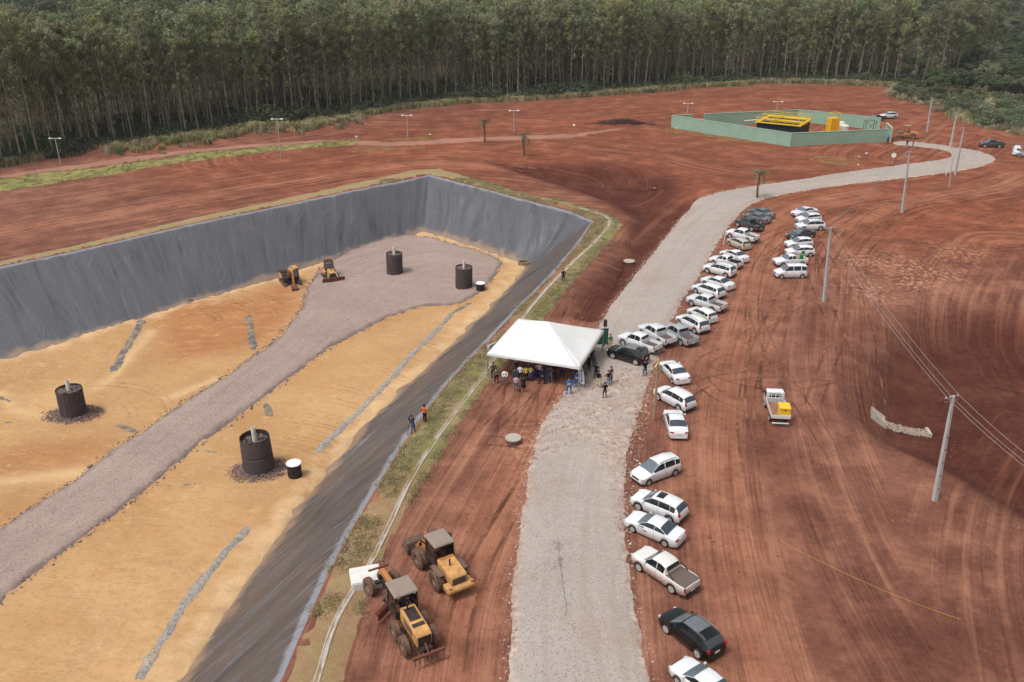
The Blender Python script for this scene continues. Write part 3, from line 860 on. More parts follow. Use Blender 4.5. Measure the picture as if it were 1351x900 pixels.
def extrude_path(path, prof, dz=0.0):
    """profile of (across, up) carried along a ground path"""
    mb = MB(); m = len(prof)
    vs_ = []; fs = []
    for i, p in enumerate(path):
        a, b = path[max(i - 1, 0)], path[min(i + 1, len(path) - 1)]
        dx, dy = b[0] - a[0], b[1] - a[1]; q = math.hypot(dx, dy) + 1e-9
        z0 = hz(*p) + dz
        for o_, u_ in prof: vs_.append((p[0] - dy / q * o_, p[1] + dx / q * o_, z0 + u_))
    for i in range(len(path) - 1):
        for j in range(m - 1):
            fs.append((i * m + j, i * m + j + 1, (i + 1) * m + j + 1, (i + 1) * m + j))
    return mb.add(vs_, fs)
CONC = plain('weathered_concrete', srgb(166, 158, 148), .9, .2, var=.16, dirt=.35, dirtcol=srgb(140, 104, 84), bump=.4, scale=1.2)
CHS = densify(smooth_poly(CH, False, 2), .6, False)
tag(part('concrete_channel', extrude_path(CHS, [(-.2, -.05), (-.2, .09), (-.13, .10), (-.08, .06), (.08, .06), (.13, .10), (.2, .09), (.2, -.05)]), CONC),
    'narrow concrete drainage channel along the grass verge', None, None, 'structure')
# second grass: the green strip and the dirt road before the wood
LANE = GP([(-60, 247), (0, 236), (120, 222), (250, 203), (400, 190), (470, 184), (470, 191), (400, 197), (250, 213), (120, 234), (0, 254), (-60, 266)])
k = N('green_grass', .95, .1); pos = k.coord('Object')
n1 = k.noise(pos, .2, 6, .7); n2 = k.noise(pos, 1.2, 6, .75)
c = k.mix(k.ramp(n1, .35, .65), srgb(124, 122, 72), srgb(150, 142, 90))
c = k.mix(k.ramp(n2, .58, .75, 0, .7), c, srgb(128, 96, 62)); c = k.mix(k.ramp(n2, .42, .22, 0, .4), c, srgb(80, 84, 38))
k.base(c); k.bump(n2, .8, .25)
GREENM = k.m
lane_grass = sheet('grass_strip', LANE, GREENM, step=1.2, lift=.1, jitter=.8, jscale=5, edge=1, seed=14, dens=.9, relief=lambda x, y: .1 * vnoise(x / 1.5, y / 1.5, 48), label='bright green grass strip beside the dirt lane before the wood')
DIRT = GP([(-60, 239), (0, 231), (120, 214), (250, 197), (330, 190), (420, 184), (520, 187), (620, 181), (760, 176), (820, 168), (820, 172), (760, 182), (620, 188), (520, 194), (420, 190), (330, 196), (250, 203), (120, 222), (0, 239), (-60, 247)])
k = N('packed_lane', .95, .1); pos = k.coord('Object')
n1 = k.noise(pos, .1, 6, .7); n2 = k.noise(pos, .8, 6, .75)
c = k.mix(k.ramp(n1, .35, .65), srgb(136, 98, 86), srgb(158, 116, 98)); c = k.mix(k.ramp(n2, .55, .75, 0, .6), c, srgb(122, 74, 58))
k.base(c); k.bump(n2, .5, .1)
sheet('dirt_lane', DIRT, k.m, step=1.5, lift=.07, jitter=.5, jscale=4, edge=.8, seed=15, dens=1.0, label='packed dirt lane in front of the wood')
k = N('weedy_ground', .95, .1); pos = k.coord('Object')
n1 = k.noise(pos, .5, 6, .75); n2 = k.noise(pos, 2.0, 6, .75)
c = k.mix(k.ramp(n1, .46, .58), srgb(126, 74, 54), srgb(116, 108, 64)); c = k.mix(k.ramp(n2, .55, .75, 0, .6), c, srgb(142, 126, 84))
k.base(c); k.bump(n2, .8, .25)
WEEDM = k.m
for i, (q, lb) in enumerate((([(520, 181), (575, 179), (598, 184), (540, 188), (505, 187)], 'grass island at the foot of a lamp mast'),
                ([(868, 170), (890, 166), (985, 180), (1005, 189), (960, 186), (880, 174)], 'weedy grass patch along the green compound wall'),
                ([(450, 194), (555, 191), (560, 196), (460, 203)], 'weedy grass patch in the dirt lane'),
                ([(1080, 205), (1150, 212), (1120, 220), (1060, 212)], 'thin grass patch between compound and gravel road'))):
    sheet('grass_patch', GP(q), WEEDM, step=1.3, lift=.05, jitter=1.3, jscale=3, edge=1, seed=30 + i, dens=.9, relief=lambda x, y: .1 * vnoise(x / 1.5, y / 1.5, 49), label=lb)

# ------------------------------------------------------------------ single tyre tracks crossing the ruts
TV, TF, TU = [], [], []
gt_ = random.Random(31)
def track_pair(pts, gauge=1.5, w=.3):
    for s_ in (-.5, .5):
        o_ = len(TV); acc_ = 0
        for i, p in enumerate(pts):
            a, b = pts[max(i - 1, 0)], pts[min(i + 1, len(pts) - 1)]
            dx, dy = b[0] - a[0], b[1] - a[1]; L = math.hypot(dx, dy) + 1e-9; nx__, ny__ = -dy / L, dx / L
            if i: acc_ += math.hypot(p[0] - pts[i - 1][0], p[1] - pts[i - 1][1])
            f = min(1, i / 6, (len(pts) - 1 - i) / 6)
            for k_ in (-1, 1):
                x, y = p[0] + nx__ * (s_ * gauge + k_ * w / 2), p[1] + ny__ * (s_ * gauge + k_ * w / 2)
                TV.append((x, y)); TU.append((k_ * .5 + .5, acc_, f))
        for i in range(len(pts) - 1):
            a = o_ + 2 * i; TF.append((a, a + 1, a + 3, a + 2))
for wi, nt in ((0, 12), (1, 16), (3, 10), (4, 8), (5, 9), (6, 7), (7, 8)):
    w0 = smooth_poly(WAYS[wi], False, 2)
    Lw = sum(math.hypot(b[0] - a[0], b[1] - a[1]) for a, b in zip(w0[:-1], w0[1:]))
    for _ in range(nt):
        s0 = gt_.uniform(0, Lw * .6); ln = gt_.uniform(15, 50); off0 = gt_.gauss(0, 4.5 if wi < 3 else 3); drift = gt_.gauss(0, .12); ph = gt_.uniform(0, 6)
        pts = []; acc_ = 0
        for a, b in zip(densify(w0, .6, False)[:-1], densify(w0, .6, False)[1:]):
            L = math.hypot(b[0] - a[0], b[1] - a[1]); acc_ += L
            if acc_ < s0 or acc_ > s0 + ln: continue
            q = acc_ - s0; o_ = off0 + drift * q + .8 * math.sin(q * .09 + ph)
            pts.append((a[0] - (b[1] - a[1]) / L * o_, a[1] + (b[0] - a[0]) / L * o_))
        if len(pts) > 14: track_pair(pts, 1.5, gt_.uniform(.22, .42))
for (cx, cy, r_, a0, a1) in ((1040, 500, 9, 2.2, 4.2), (1010, 470, 8, 3.4, 5.6), (1230, 275, 12, 3.0, 6.0), (1240, 290, 17, 3.2, 6.0), (1060, 560, 12, 1.4, 3.0), (820, 270, 9, 4, 6), (640, 640, 8, .4, 1.7)):
    c0 = G(cx, cy)
    track_pair([(c0.x + r_ * math.cos(a), c0.y + r_ * .9 * math.sin(a)) for a in np.linspace(a0, a1, 50)], 1.5, .3)
NROAD = len(TV)
TV = np.array(TV); TU = np.array(TU)
dead = (sdist(ROADS, TV[:, 0], TV[:, 1]) > -.2) | (sdist(PIT, TV[:, 0], TV[:, 1]) > -5)
TF = [f for f in TF if not any(dead[i] for i in f)]
me = bpy.data.meshes.new('tyre_tracks')
me.from_pydata(np.column_stack([TV, HQ(TV[:, 0], TV[:, 1]) + .035]).tolist(), [], TF)
vattr(me, 'tread', TU)
k = N('tyre_track_soil', .95, .1)
sv = k.attr('tread').outputs['Vector']; sx = k.n('ShaderNodeSeparateXYZ'); k.l(sv, sx.inputs[0]); pos = k.coord('Object')
rib = k.n('ShaderNodeMath', operation='SINE'); k.l(k.math('MULTIPLY', sx.outputs[1], 18.0), rib.inputs[0])
nz = k.noise(pos, .25, 4, .6)
c = k.mix(k.ramp(nz, .42, .58), srgb(82, 49, 38), srgb(156, 108, 84))
c = k.mix(k.ramp(k.noise(pos, 2.0, 4, .7), .4, .7, 0, .5), c, srgb(112, 68, 52))
k.base(c); k.bump(rib.outputs[0], .6, .05)
tp_ = k.n('ShaderNodeBsdfTransparent'); mx_ = k.n('ShaderNodeMixShader')
mask = k.math('MULTIPLY', k.math('MULTIPLY', sx.outputs[2], k.ramp(k.noise(pos, .5, 5, .7), .38, .6, 0, .8)), k.ramp(k.math('ABSOLUTE', k.math('SUBTRACT', sx.outputs[0], .5)), .5, .3))
k.l(mask, mx_.inputs[0]); k.l(tp_.outputs[0], mx_.inputs[1]); k.l(k.b.outputs[0], mx_.inputs[2]); k.l(mx_.outputs[0], k.t.nodes['Material Output'].inputs['Surface'])
tag(put('tyre_tracks', me, k.m), 'crossing tyre tracks pressed into the red soil', None, None, 'stuff')

mb = MB(); vs2 = []
gt_ = random.Random(12)
cr = densify([tuple(p) for p in GP([(736, 711), (738, 730), (740, 750), (742, 772), (746, 795), (747, 815)])], .25, False)
for i, p in enumerate(cr):
    w = .02 + .06 * abs(math.sin(i * .9)) * gt_.random() + (.16 if 8 < i < 12 else 0) * gt_.random(); j_ = gt_.uniform(-.06, .06); z = hz(*p) + .185
    vs2 += [(p[0] - w + j_, p[1], z), (p[0] + w + j_, p[1], z)]
mb.add(vs2, [(2 * i, 2 * i + 1, 2 * i + 3, 2 * i + 2) for i in range(len(cr) - 1)])
tag(part('road_stain', mb, plain('dark_oily_gravel', srgb(126, 116, 109), .9, .1, var=.3, scale=4)), 'dark oily streak down the middle of the near gravel road', None, None, 'structure')

SV, SF, SU = [], [], []
TVk, TFk, TUk = TV, TF, TU
TV, TF, TU = [], [], []
for (cx, cy, r_, a0, a1, ww) in [(250 + 7 * (i % 3), 432, 4 + 1.7 * i, .2 + .3 * (i % 2), 2.3 - .4 * (i % 3), .5) for i in range(6)] + [(60 + 12 * i, 570, 5 + 3 * i, .3, 1.4 + .2 * i, .4) for i in range(3)] + [(80, 830, 30 + 3 * i, .4, 1.3, .3) for i in range(5)] + [(240, 700, 12 + 3 * i, -.2, 1.3, .3) for i in range(4)] + [(440, 540, 10 + 3 * i, .2, 1.2, .3) for i in range(4)]:
    c0 = G(cx, cy)
    track_pair([(c0.x + r_ * math.cos(a), c0.y + r_ * math.sin(a)) for a in np.linspace(a0, a1, 60)], .9, ww)
HSP = smooth_poly(HAUL, True, 2)
TV = np.array(TV); TU = np.array(TU)
dead = (sdist(SANDP, TV[:, 0], TV[:, 1]) < 1.0) | (sdist(HSP, TV[:, 0], TV[:, 1]) > -.4)
TF = [f for f in TF if not any(dead[i] for i in f)]
me = bpy.data.meshes.new('sand_tracks')
me.from_pydata(np.column_stack([TV, HQ(TV[:, 0], TV[:, 1]) + sand_top(TV[:, 0], TV[:, 1]) + .05]).tolist(), [], TF)
vattr(me, 'tread', TU)
km = k.m
k = N('sand_track', .95, .1)
sv = k.attr('tread').outputs['Vector']; sx = k.n('ShaderNodeSeparateXYZ'); k.l(sv, sx.inputs[0]); pos = k.coord('Object')
rib = k.n('ShaderNodeMath', operation='SINE'); k.l(k.math('MULTIPLY', sx.outputs[1], 16.0), rib.inputs[0])
k.base(k.mix(k.ramp(k.noise(pos, .3, 4, .6), .42, .58), srgb(142, 98, 62), srgb(198, 160, 116))); k.bump(rib.outputs[0], .6, .05)
tp_ = k.n('ShaderNodeBsdfTransparent'); mx_ = k.n('ShaderNodeMixShader')
mask = k.math('MULTIPLY', k.math('MULTIPLY', sx.outputs[2], k.ramp(k.noise(pos, .6, 5, .7), .42, .66, 0, .45)), k.ramp(k.math('ABSOLUTE', k.math('SUBTRACT', sx.outputs[0], .5)), .5, .25))
k.l(mask, mx_.inputs[0]); k.l(tp_.outputs[0], mx_.inputs[1]); k.l(k.b.outputs[0], mx_.inputs[2]); k.l(mx_.outputs[0], k.t.nodes['Material Output'].inputs['Surface'])
tag(put('sand_tracks', me, k.m), 'curving machine tracks scraped into the pit sand', None, None, 'stuff')
# ------------------------------------------------------------------ vegetation
def leaf_mat(name, dark, light, trans=.25):
    k = N(name, .75, .2)
    pos = k.coord('Object')
    oi = k.n('ShaderNodeObjectInfo')
    n1 = k.noise(pos, .9, 3, .6)
    c = k.mix(k.ramp(n1, .3, .7), dark, light)
    hs = k.n('ShaderNodeHueSaturation')
    k.l(c, hs.inputs['Color'])
    k.l(k.ramp(oi.outputs['Random'], 0, 1, .455, .535), hs.inputs['Hue'])
    k.l(k.ramp(k.math('FRACT', k.math('MULTIPLY', oi.outputs['Random'], 7.31)), 0, 1, .7, 1.35), hs.inputs['Value'])
    k.l(k.ramp(k.math('FRACT', k.math('MULTIPLY', oi.outputs['Random'], 3.77)), 0, 1, .75, 1.1), hs.inputs['Saturation'])
    k.base(hs.outputs[0])
    tr = k.n('ShaderNodeBsdfTranslucent'); k.l(hs.outputs[0], tr.inputs['Color'])
    mx = k.n('ShaderNodeMixShader'); mx.inputs[0].default_value = trans
    out = k.t.nodes['Material Output']
    k.l(k.b.outputs[0], mx.inputs[1]); k.l(tr.outputs[0], mx.inputs[2]); k.l(mx.outputs[0], out.inputs['Surface'])
    return k.m
LEAF_EUC = leaf_mat('eucalyptus_leaf', (.10, .118, .05, 1), (.30, .315, .155, 1))
LEAF_DARK = leaf_mat('dark_green_leaf', (.045, .06, .028, 1), (.1, .125, .06, 1))  # darker green foliage for undergrowth, bushes and some trees
LEAF_SCRUB = leaf_mat('scrub_leaf', (.08, .095, .048, 1), (.18, .195, .105, 1))
LEAF_GREY = leaf_mat('grey_scrub_leaf', (.10, .10, .065, 1), (.2, .19, .135, 1))
LEAF_DRY = leaf_mat('dry_grass_blade', (.30, .25, .13, 1), (.44, .37, .21, 1))
LEAF_GRASS = leaf_mat('grass_blade', (.17, .18, .06, 1), (.28, .28, .11, 1))
BARK = plain('eucalyptus_bark', srgb(150, 136, 120), .9, .2, var=.3, dirt=.5, dirtcol=srgb(92, 74, 60), scale=.8)
BARK2 = plain('brown_bark', srgb(96, 80, 66), .95, .1, var=.3, scale=2)

def leaf_cloud(centres, radii, per, size, rg, flat=.75, up=.5):
    """leaf-sized quads spread over the shells of many clumps"""
    V, F = [], []
    n = 0
    for c_, r_ in zip(centres, radii):
        m = max(4, int(per * r_ * r_))
        d = rg.normal(0, 1, (m, 3)); d /= np.linalg.norm(d, axis=1)[:, None]
        rr = r_ * rg.uniform(.45, 1.08, m) ** .7
        p = np.array(c_) + d * rr[:, None] * np.array([1, 1, flat])
        nrm = d + rg.normal(0, .55, (m, 3)) + np.array([0, 0, up]); nrm /= np.linalg.norm(nrm, axis=1)[:, None]
        t = np.cross(nrm, rg.normal(0, 1, (m, 3))); t /= np.linalg.norm(t, axis=1)[:, None] + 1e-9
        b = np.cross(nrm, t)
        s_ = size * rg.uniform(.6, 1.35, m)[:, None]
        w_ = s_ * rg.uniform(.4, .75, m)[:, None]
        q = np.stack([p - t * s_, p - b * w_, p + t * s_, p + b * w_], 1).reshape(-1, 3)
        V.append(q); F.append(np.arange(m * 4).reshape(m, 4) + n); n += m * 4
    return np.concatenate(V), np.concatenate(F)

def np_mesh(name, V, F, mat=None, smooth=False):
    me = bpy.data.meshes.new(name)
    me.from_pydata(np.asarray(V).tolist(), [], F.tolist() if isinstance(F, np.ndarray) else F)
    if mat: me.materials.append(mat)
    return me

def merged(name, parts):
    """one mesh with several materials"""
    V, F, M = [], [], []
    me = bpy.data.meshes.new(name)
    for i, (v, f, m) in enumerate(parts):
        o = len(V); V += [tuple(p) for p in v]; F += [tuple(j + o for j in q) for q in f]; M += [i] * len(f)
        me.materials.append(m)
    me.from_pydata(V, [], F)
    me.polygons.foreach_set('material_index', M)
    return me

def eucalyptus(seed):
    rg = np.random.default_rng(seed)
    Ht = rg.uniform(24, 30)
    lean = rg.normal(0, .45, 2); wob = rg.uniform(.15, .4)
    def trunk_at(t): return Vector((lean[0] * t * 1.6 + wob * math.sin(t * 5 + seed), lean[1] * t * 1.6 + wob * math.cos(t * 4 + seed), t * Ht))
    tb = MB()
    ts = np.linspace(0, .96, 9)
    tb.tube([trunk_at(t) for t in ts], [.17 * (1 - t) + .03 for t in ts], 6)
    cen, rad = [], []
    base = rg.uniform(.3, .5); wide = rg.uniform(.75, 1.2)
    nl = int(rg.integers(20, 27))
    for i in range(nl):
        t = base + (.97 - base) * (i / (nl - 1)) ** .8
        q = i * 2.4 + rg.uniform(-.7, .7)
        g = (t - base) / (1 - base)
        prof = (.35 + .65 * min(1, g * 1.5)) * (1 if g < .75 else 1 - .7 * (g - .75) / .25)
        ln = (.6 + 2.3 * prof * wide) * rg.uniform(.5, 1.25)
        p0 = trunk_at(t - .03)
        rise = rg.uniform(.7, 1.5)
        p1 = p0 + Vector((math.cos(q) * ln * .55, math.sin(q) * ln * .55, ln * rise * .75)); p2 = p0 + Vector((math.cos(q) * ln, math.sin(q) * ln, ln * rise))
        tb.tube([p0, p1, p2], [.055, .035, .015], 4)
        r_ = rg.uniform(.6, 1.15) * (.55 + .5 * prof)
        cen.append(p2); rad.append(r_)
        for _ in range(2):                           # drooping sprays below the branch tip
            cen.append(p2 + Vector((rg.normal(0, .6), rg.normal(0, .6), rg.normal(-.7, .6)))); rad.append(r_ * rg.uniform(.4, .75))
    top = trunk_at(.96)
    for _ in range(6):
        cen.append(top + Vector((rg.normal(0, .9) * wide, rg.normal(0, .9) * wide, rg.normal(-.2, .8)))); rad.append(rg.uniform(.6, 1.2))
    for _ in range(4):
        t = rg.uniform(.15, base); cen.append(trunk_at(t) + Vector((rg.normal(0, .5), rg.normal(0, .5), 0))); rad.append(rg.uniform(.3, .6))
    V, F = leaf_cloud(cen, rad, 95, .2, rg, 1.0, .55)
    return Ht, tb, (V, F)

def bush(seed, r_, flat, per, size, clumps=9):
    rg = np.random.default_rng(seed)
    cen = [(rg.normal(0, r_ * .45), rg.normal(0, r_ * .45), r_ * flat * rg.uniform(.35, .95)) for _ in range(clumps)]
    rad = [r_ * rg.uniform(.35, .62) for _ in range(clumps)]
    return leaf_cloud(cen, rad, per, size, rg, .8, .5)

def broadleaf(seed, ht, spread):
    rg = np.random.default_rng(seed)
    tb = MB(); tb.tube([(0, 0, 0), (.1, .05, ht * .3), (.15, -.1, ht * .6)], [.22, .16, .08], 6)
    cen, rad = [], []
    for i in range(15):
        q = rg.uniform(0, 6.28); d = spread * math.sqrt(rg.uniform(0, 1)) * .8; z = ht * (.45 + .42 * (1 - (d / spread) ** 2) * rg.uniform(.6, 1.1))
        c_ = (math.cos(q) * d, math.sin(q) * d, z)
        tb.tube([(.1, 0, ht * .35), c_], [.07, .02], 4); cen.append(c_); rad.append(spread * rg.uniform(.28, .42))
    V, F = leaf_cloud(cen, rad, 80, .25, rg, .7, .5)
    return tb, (V, F)

EUC = [eucalyptus(100 + i) for i in range(9)]
EUC_T = [t.mesh('trunk', smooth=True) for _, t, _ in EUC]
for m in EUC_T: m.materials.append(BARK)
EUC_C = [np_mesh('crown', V, F, LEAF_EUC) for _, _, (V, F) in EUC]
EUC_ALL = [merged('eucalyptus_source', [(t.v, t.f, BARK), (V, F, LEAF_EUC)]) for _, t, (V, F) in EUC]

# front ranks: every tree is a tree of its own
def along(P, d_):
    acc = 0
    for a, b in zip(P[:-1], P[1:]):
        L = math.hypot(b[0] - a[0], b[1] - a[1])
        if acc + L >= d_:
            t = (d_ - acc) / L; nx__, ny__ = -(b[1] - a[1]) / L, (b[0] - a[0]) / L
            return a[0] + (b[0] - a[0]) * t, a[1] + (b[1] - a[1]) * t, nx__, ny__
        acc += L
    return None
def in_view(x, y, z, mx=40, top=-40):
    v = np.array([x, y, z - CAM_H]); zc = v[1] * CT - v[2] * ST
    if zc <= 1: return False
    px = 675.5 + FPX * v[0] / zc; py = 450 - FPX * (v[1] * ST + v[2] * CT) / zc
    return -mx < px < 1351 + mx and top < py < 960
FLEN = sum(math.hypot(b[0] - a[0], b[1] - a[1]) for a, b in zip(FOREST[:-1], FOREST[1:]))
rg = random.Random(11)
front, rest = [], []
for row in range(16):
    d_ = rg.uniform(0, 2)
    while d_ < FLEN:
        q = along(FOREST, d_)
        if q is None: break
        x, y, nx__, ny__ = q
        o_ = 1.2 + row * 3.4 + rg.uniform(-1.1, 1.1)
        p = (x + nx__ * o_, y + ny__ * o_)
        if o_ > 38 + max(0, (x + 95) * .35): d_ += 4; continue
        d_ += rg.uniform(2.6, 4.8) if row < 4 else rg.uniform(3.2, 5.2)
        if not in_view(p[0], p[1], 0, 60, -60) and not in_view(p[0], p[1], 20, 60, -60): continue
        (front if row < 4 and len(front) < 300 and in_view(p[0], p[1], 4, 4, 0) else rest).append(p)
for x, y in front:
    v = rg.randrange(9)
    t = thing('eucalyptus_tree', 'tall slender eucalyptus in the front ranks of the plantation beyond the red earth', 'tree', (x, y, hz(x, y) - .1), rg.uniform(0, 6.28), 'eucalyptus trees along the plantation edge')
    s_ = rg.uniform(.76, .98) * (1.0 if x < -20 else .95); t.scale = (s_ * rg.uniform(.85, 1.15), s_ * rg.uniform(.85, 1.15), s_)
    put('trunk', EUC_T[v], None, t); put('crown', EUC_C[v], None, t)
# the plantation behind them, one mass
g2 = np.random.default_rng(5)
far = []
xs = np.arange(-420, 330, 5.2)
for yy in np.arange(215, 640, 5.2):
    for x in xs:
        p = (x + g2.uniform(-2, 2), yy + g2.uniform(-2, 2))
        far.append(p)
far = np.array(far)
dF, _, sF = seg_dist(FOREST, far[:, 0], far[:, 1])
end = FOREST[-1]
kp = (sF > 0) & (dF > 54) & (dF < np.clip(38 + (far[:, 0] + 95) * .35, 38, 95)) & (sdist(SCRUB, far[:, 0], far[:, 1]) < -6) & (far[:, 0] < end[0] + (far[:, 1] - end[1]) * .44 - 6)
far = far[kp]
far = far[[in_view(a, b, 0, 90, -120) or in_view(a, b, 22, 90, -80) for a, b in far]]
allp = np.concatenate([np.array(rest), far])
hh = H(allp[:, 0], allp[:, 1])
n = len(allp)
sc_ = g2.uniform(.7, .98, n) * np.where(allp[:, 0] < -20, 1.0, .95)
scatter('eucalyptus_forest', EUC_ALL, np.column_stack([allp, hh - .1]), np.column_stack([np.zeros(n), np.zeros(n), g2.uniform(0, 6.28, n)]),
        np.column_stack([sc_ * 1.05, sc_ * 1.05, sc_]), g2.integers(0, 9, n), 'mass of eucalyptus plantation behind the front ranks', 'forest')
print('trees', len(front), n)

# dark undergrowth below and in front of the plantation
UB = []
for i in range(4):
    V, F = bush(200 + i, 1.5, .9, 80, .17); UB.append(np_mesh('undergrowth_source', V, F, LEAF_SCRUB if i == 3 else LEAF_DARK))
P = []
for _ in range(3600):
    q = along(FOREST, g2.uniform(0, FLEN)); o_ = abs(g2.normal(0, 11)) - 1.0
    P.append((q[0] + q[2] * o_, q[1] + q[3] * o_))
P = np.array(P); n = len(P)
s_ = g2.uniform(.5, 1.3, n) * (1 + 1.1 * np.clip(vnoise(P[:, 0] / 9, P[:, 1] / 9, 95), 0, 1))
scatter('undergrowth', UB, np.column_stack([P, H(P[:, 0], P[:, 1])]), np.column_stack([np.zeros(n), np.zeros(n), g2.uniform(0, 6.28, n)]), np.column_stack([s_, s_, s_ * g2.uniform(.7, 1.4, n)]), g2.integers(0, 4, n),
        'dark undergrowth at the foot of the eucalyptus plantation', 'undergrowth')

# tall pale grass before the wood
def tuft(seed, n, h_, spread, w, mat):
    rg = np.random.default_rng(seed); V, F = [], []
    for i in range(n):
        q = rg.uniform(0, 6.28); b = np.array([rg.normal(0, spread), rg.normal(0, spread), 0])
        ln = h_ * rg.uniform(.6, 1.2); o_ = np.array([math.cos(q), math.sin(q), 0]) * ln * rg.uniform(.2, .7)
        sd = np.array([-math.sin(q), math.cos(q), 0]) * w
        j = len(V)
        V += [b - sd, b + sd, b + o_ * .4 + (0, 0, ln * .7) + sd * .8, b + o_ * .4 + (0, 0, ln * .7) - sd * .8, b + o_ + (0, 0, ln * .95)]
        F += [(j, j + 1, j + 2, j + 3), (j + 3, j + 2, j + 4)]
    me = bpy.data.meshes.new('tuft'); me.from_pydata([tuple(p) for p in V], [], F); me.materials.append(mat)
    return me
TALL = [tuft(300 + i, 60, 1.0, .45, .05, LEAF_DRY if i % 2 else LEAF_GRASS) for i in range(4)]
P = []
for _ in range(5200):
    d_ = g2.uniform(0, FLEN); q = along(FOREST, d_); o_ = -g2.uniform(0, 1) ** 1.3 * (5.5 if q[0] > -45 else 2.0) + .8
    P.append((q[0] + q[2] * o_, q[1] + q[3] * o_))
for a in densify(BERM, .35, False):
    for _ in range(2): P.append((a[0] + g2.normal(0, 2.2), a[1] + g2.normal(0, 2.2)))
b = np.array(SCRUB); q = g2.uniform((90, 190), (190, 345), (5500, 2)); dq = sdist(SCRUB, q[:, 0], q[:, 1]); q = q[(dq > -2) & (dq < 26)]
P = np.array(P + [tuple(x) for x in q]); n = len(P)
s_ = g2.uniform(.6, 1.5, n)
scatter('tall_grass', TALL, np.column_stack([P, H(P[:, 0], P[:, 1])]), np.column_stack([np.zeros(n), np.zeros(n), g2.uniform(0, 6.28, n)]), np.column_stack([s_, s_, s_]), g2.integers(0, 4, n),
        'pale tall grass and weeds in front of the wood', 'grass')
# short tufts on the verge and in the strips
SHORT = [tuft(320 + i, 26, .11, .22, .022, LEAF_DRY if i % 3 else LEAF_GRASS) for i in range(6)]
q = np.column_stack([g2.uniform(-25, 28, 60000), g2.uniform(45, 165, 60000)])
dch, _, _ = seg_dist(CH, q[:, 0], q[:, 1])
kp = (sdist(VOUT + VIN[::-1], q[:, 0], q[:, 1]) > .1) & (dch > .55) & (vnoise(q[:, 0] / 3, q[:, 1] / 3, 90) > -.35)
q = q[kp][:6000]
m = np.array(LANE); q2 = g2.uniform(m.min(0), m.max(0), (40000, 2)); q2 = q2[sdist(LANE, q2[:, 0], q2[:, 1]) > -.5][:900]
z1 = HQ(q[:, 0], q[:, 1]) + .05; z2 = HQ(q2[:, 0], q2[:, 1]) + .1
P = np.concatenate([q, q2]); n = len(P); s_ = np.concatenate([g2.uniform(.6, 1.5, len(q)), g2.uniform(.9, 1.8, len(q2))])
var = np.concatenate([g2.integers(0, 6, len(q)), np.where(g2.random(len(q2)) < .75, g2.choice([0, 3], len(q2)), 1)])
scatter('short_grass', SHORT, np.column_stack([P, np.concatenate([z1, z2])]), np.column_stack([np.zeros(n), np.zeros(n), g2.uniform(0, 6.28, n)]), np.column_stack([s_, s_, s_]), var,
        'short grass tufts on the verge of the pit and the lane', 'grass')

# scrubby hillside: the nearest shrubs and trees singly, the rest as one mass
BUSHV = [bush(400 + i, 2.4, .8, 48, .22, 12) for i in range(4)]
BUSHM = [np_mesh('crown', V, F, LEAF_SCRUB if i != 2 else LEAF_DARK) for i, (V, F) in enumerate(BUSHV)]
BL = [broadleaf(420 + i, 8.5 + i, 3.4 + .3 * i) for i in range(4)]
BLT = [t.mesh('trunk') for t, _ in BL]
for m in BLT: m.materials.append(BARK2)
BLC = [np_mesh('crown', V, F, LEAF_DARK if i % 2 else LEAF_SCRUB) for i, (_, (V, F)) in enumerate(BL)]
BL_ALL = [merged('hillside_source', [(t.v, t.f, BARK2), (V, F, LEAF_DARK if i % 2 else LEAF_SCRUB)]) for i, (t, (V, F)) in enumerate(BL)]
BL_ALL += [merged('hillside_source', [(t.v, t.f, BARK2), (V, F, LEAF_GREY)]) for i, (t, (V, F)) in enumerate(BL[:2])]
q = []
for yy in np.arange(188, 900, 4.6):
    for x in np.arange(85, 520, 4.6): q.append((x + g2.uniform(-2.2, 2.2), yy + g2.uniform(-2.2, 2.2)))
q = np.array(q)
dq = sdist(SCRUB, q[:, 0], q[:, 1])
fl = end[0] + (q[:, 1] - end[1]) * .44
kp = ((dq > 1) | ((q[:, 1] > end[1]) & (q[:, 0] > fl))) & np.array([in_view(a, b, 2, 50, -60) for a, b in q])
q, dq = q[kp], dq[kp]
order = np.argsort(q[:, 1])
near_i = set(order[:70].tolist())
STEMB = MB()
for i in range(5): STEMB.tube([(0, 0, 0), (.5 * math.cos(i * 1.3), .5 * math.sin(i * 1.3), 1.3)], [.05, .02], 4)
STEMM = STEMB.mesh('stem'); STEMM.materials.append(BARK2)
mass = []
for i, (x, y) in enumerate(q):
    tall = dq[i] > 14 + 6 * vnoise(np.array([x / 12]), np.array([y / 12]), 91)[0]
    if i in near_i:
        v = rg.randrange(4); s_ = rg.uniform(.7, 1.25)
        t = thing('shrub', 'leafy shrub on the near edge of the scrubby hillside behind the power poles', 'shrub', (x, y, hz(x, y)), rg.uniform(0, 6.28), 'shrubs on the edge of the hillside')
        t.scale = (s_, s_, s_ * .85)
        put('crown', BUSHM[v], None, t); put('stem', STEMM, None, t)
    else: mass.append((x, y, tall))
mp = np.array([(a, b) for a, b, _ in mass]); tl = np.array([c_ for _, _, c_ in mass]); n = len(mp)
s_ = np.where(tl, g2.uniform(.5, 1.0, n), g2.uniform(.45, .75, n))
greyz = (mp[:, 1] > 300 + 40 * vnoise(mp[:, 0] / 40, mp[:, 1] / 40, 93)) & (mp[:, 1] < 520) & (g2.random(n) < .65)
hv = np.where(greyz, g2.integers(4, 6, n), g2.integers(0, 4, n))
s_ = np.where(greyz, s_ * .75, s_)
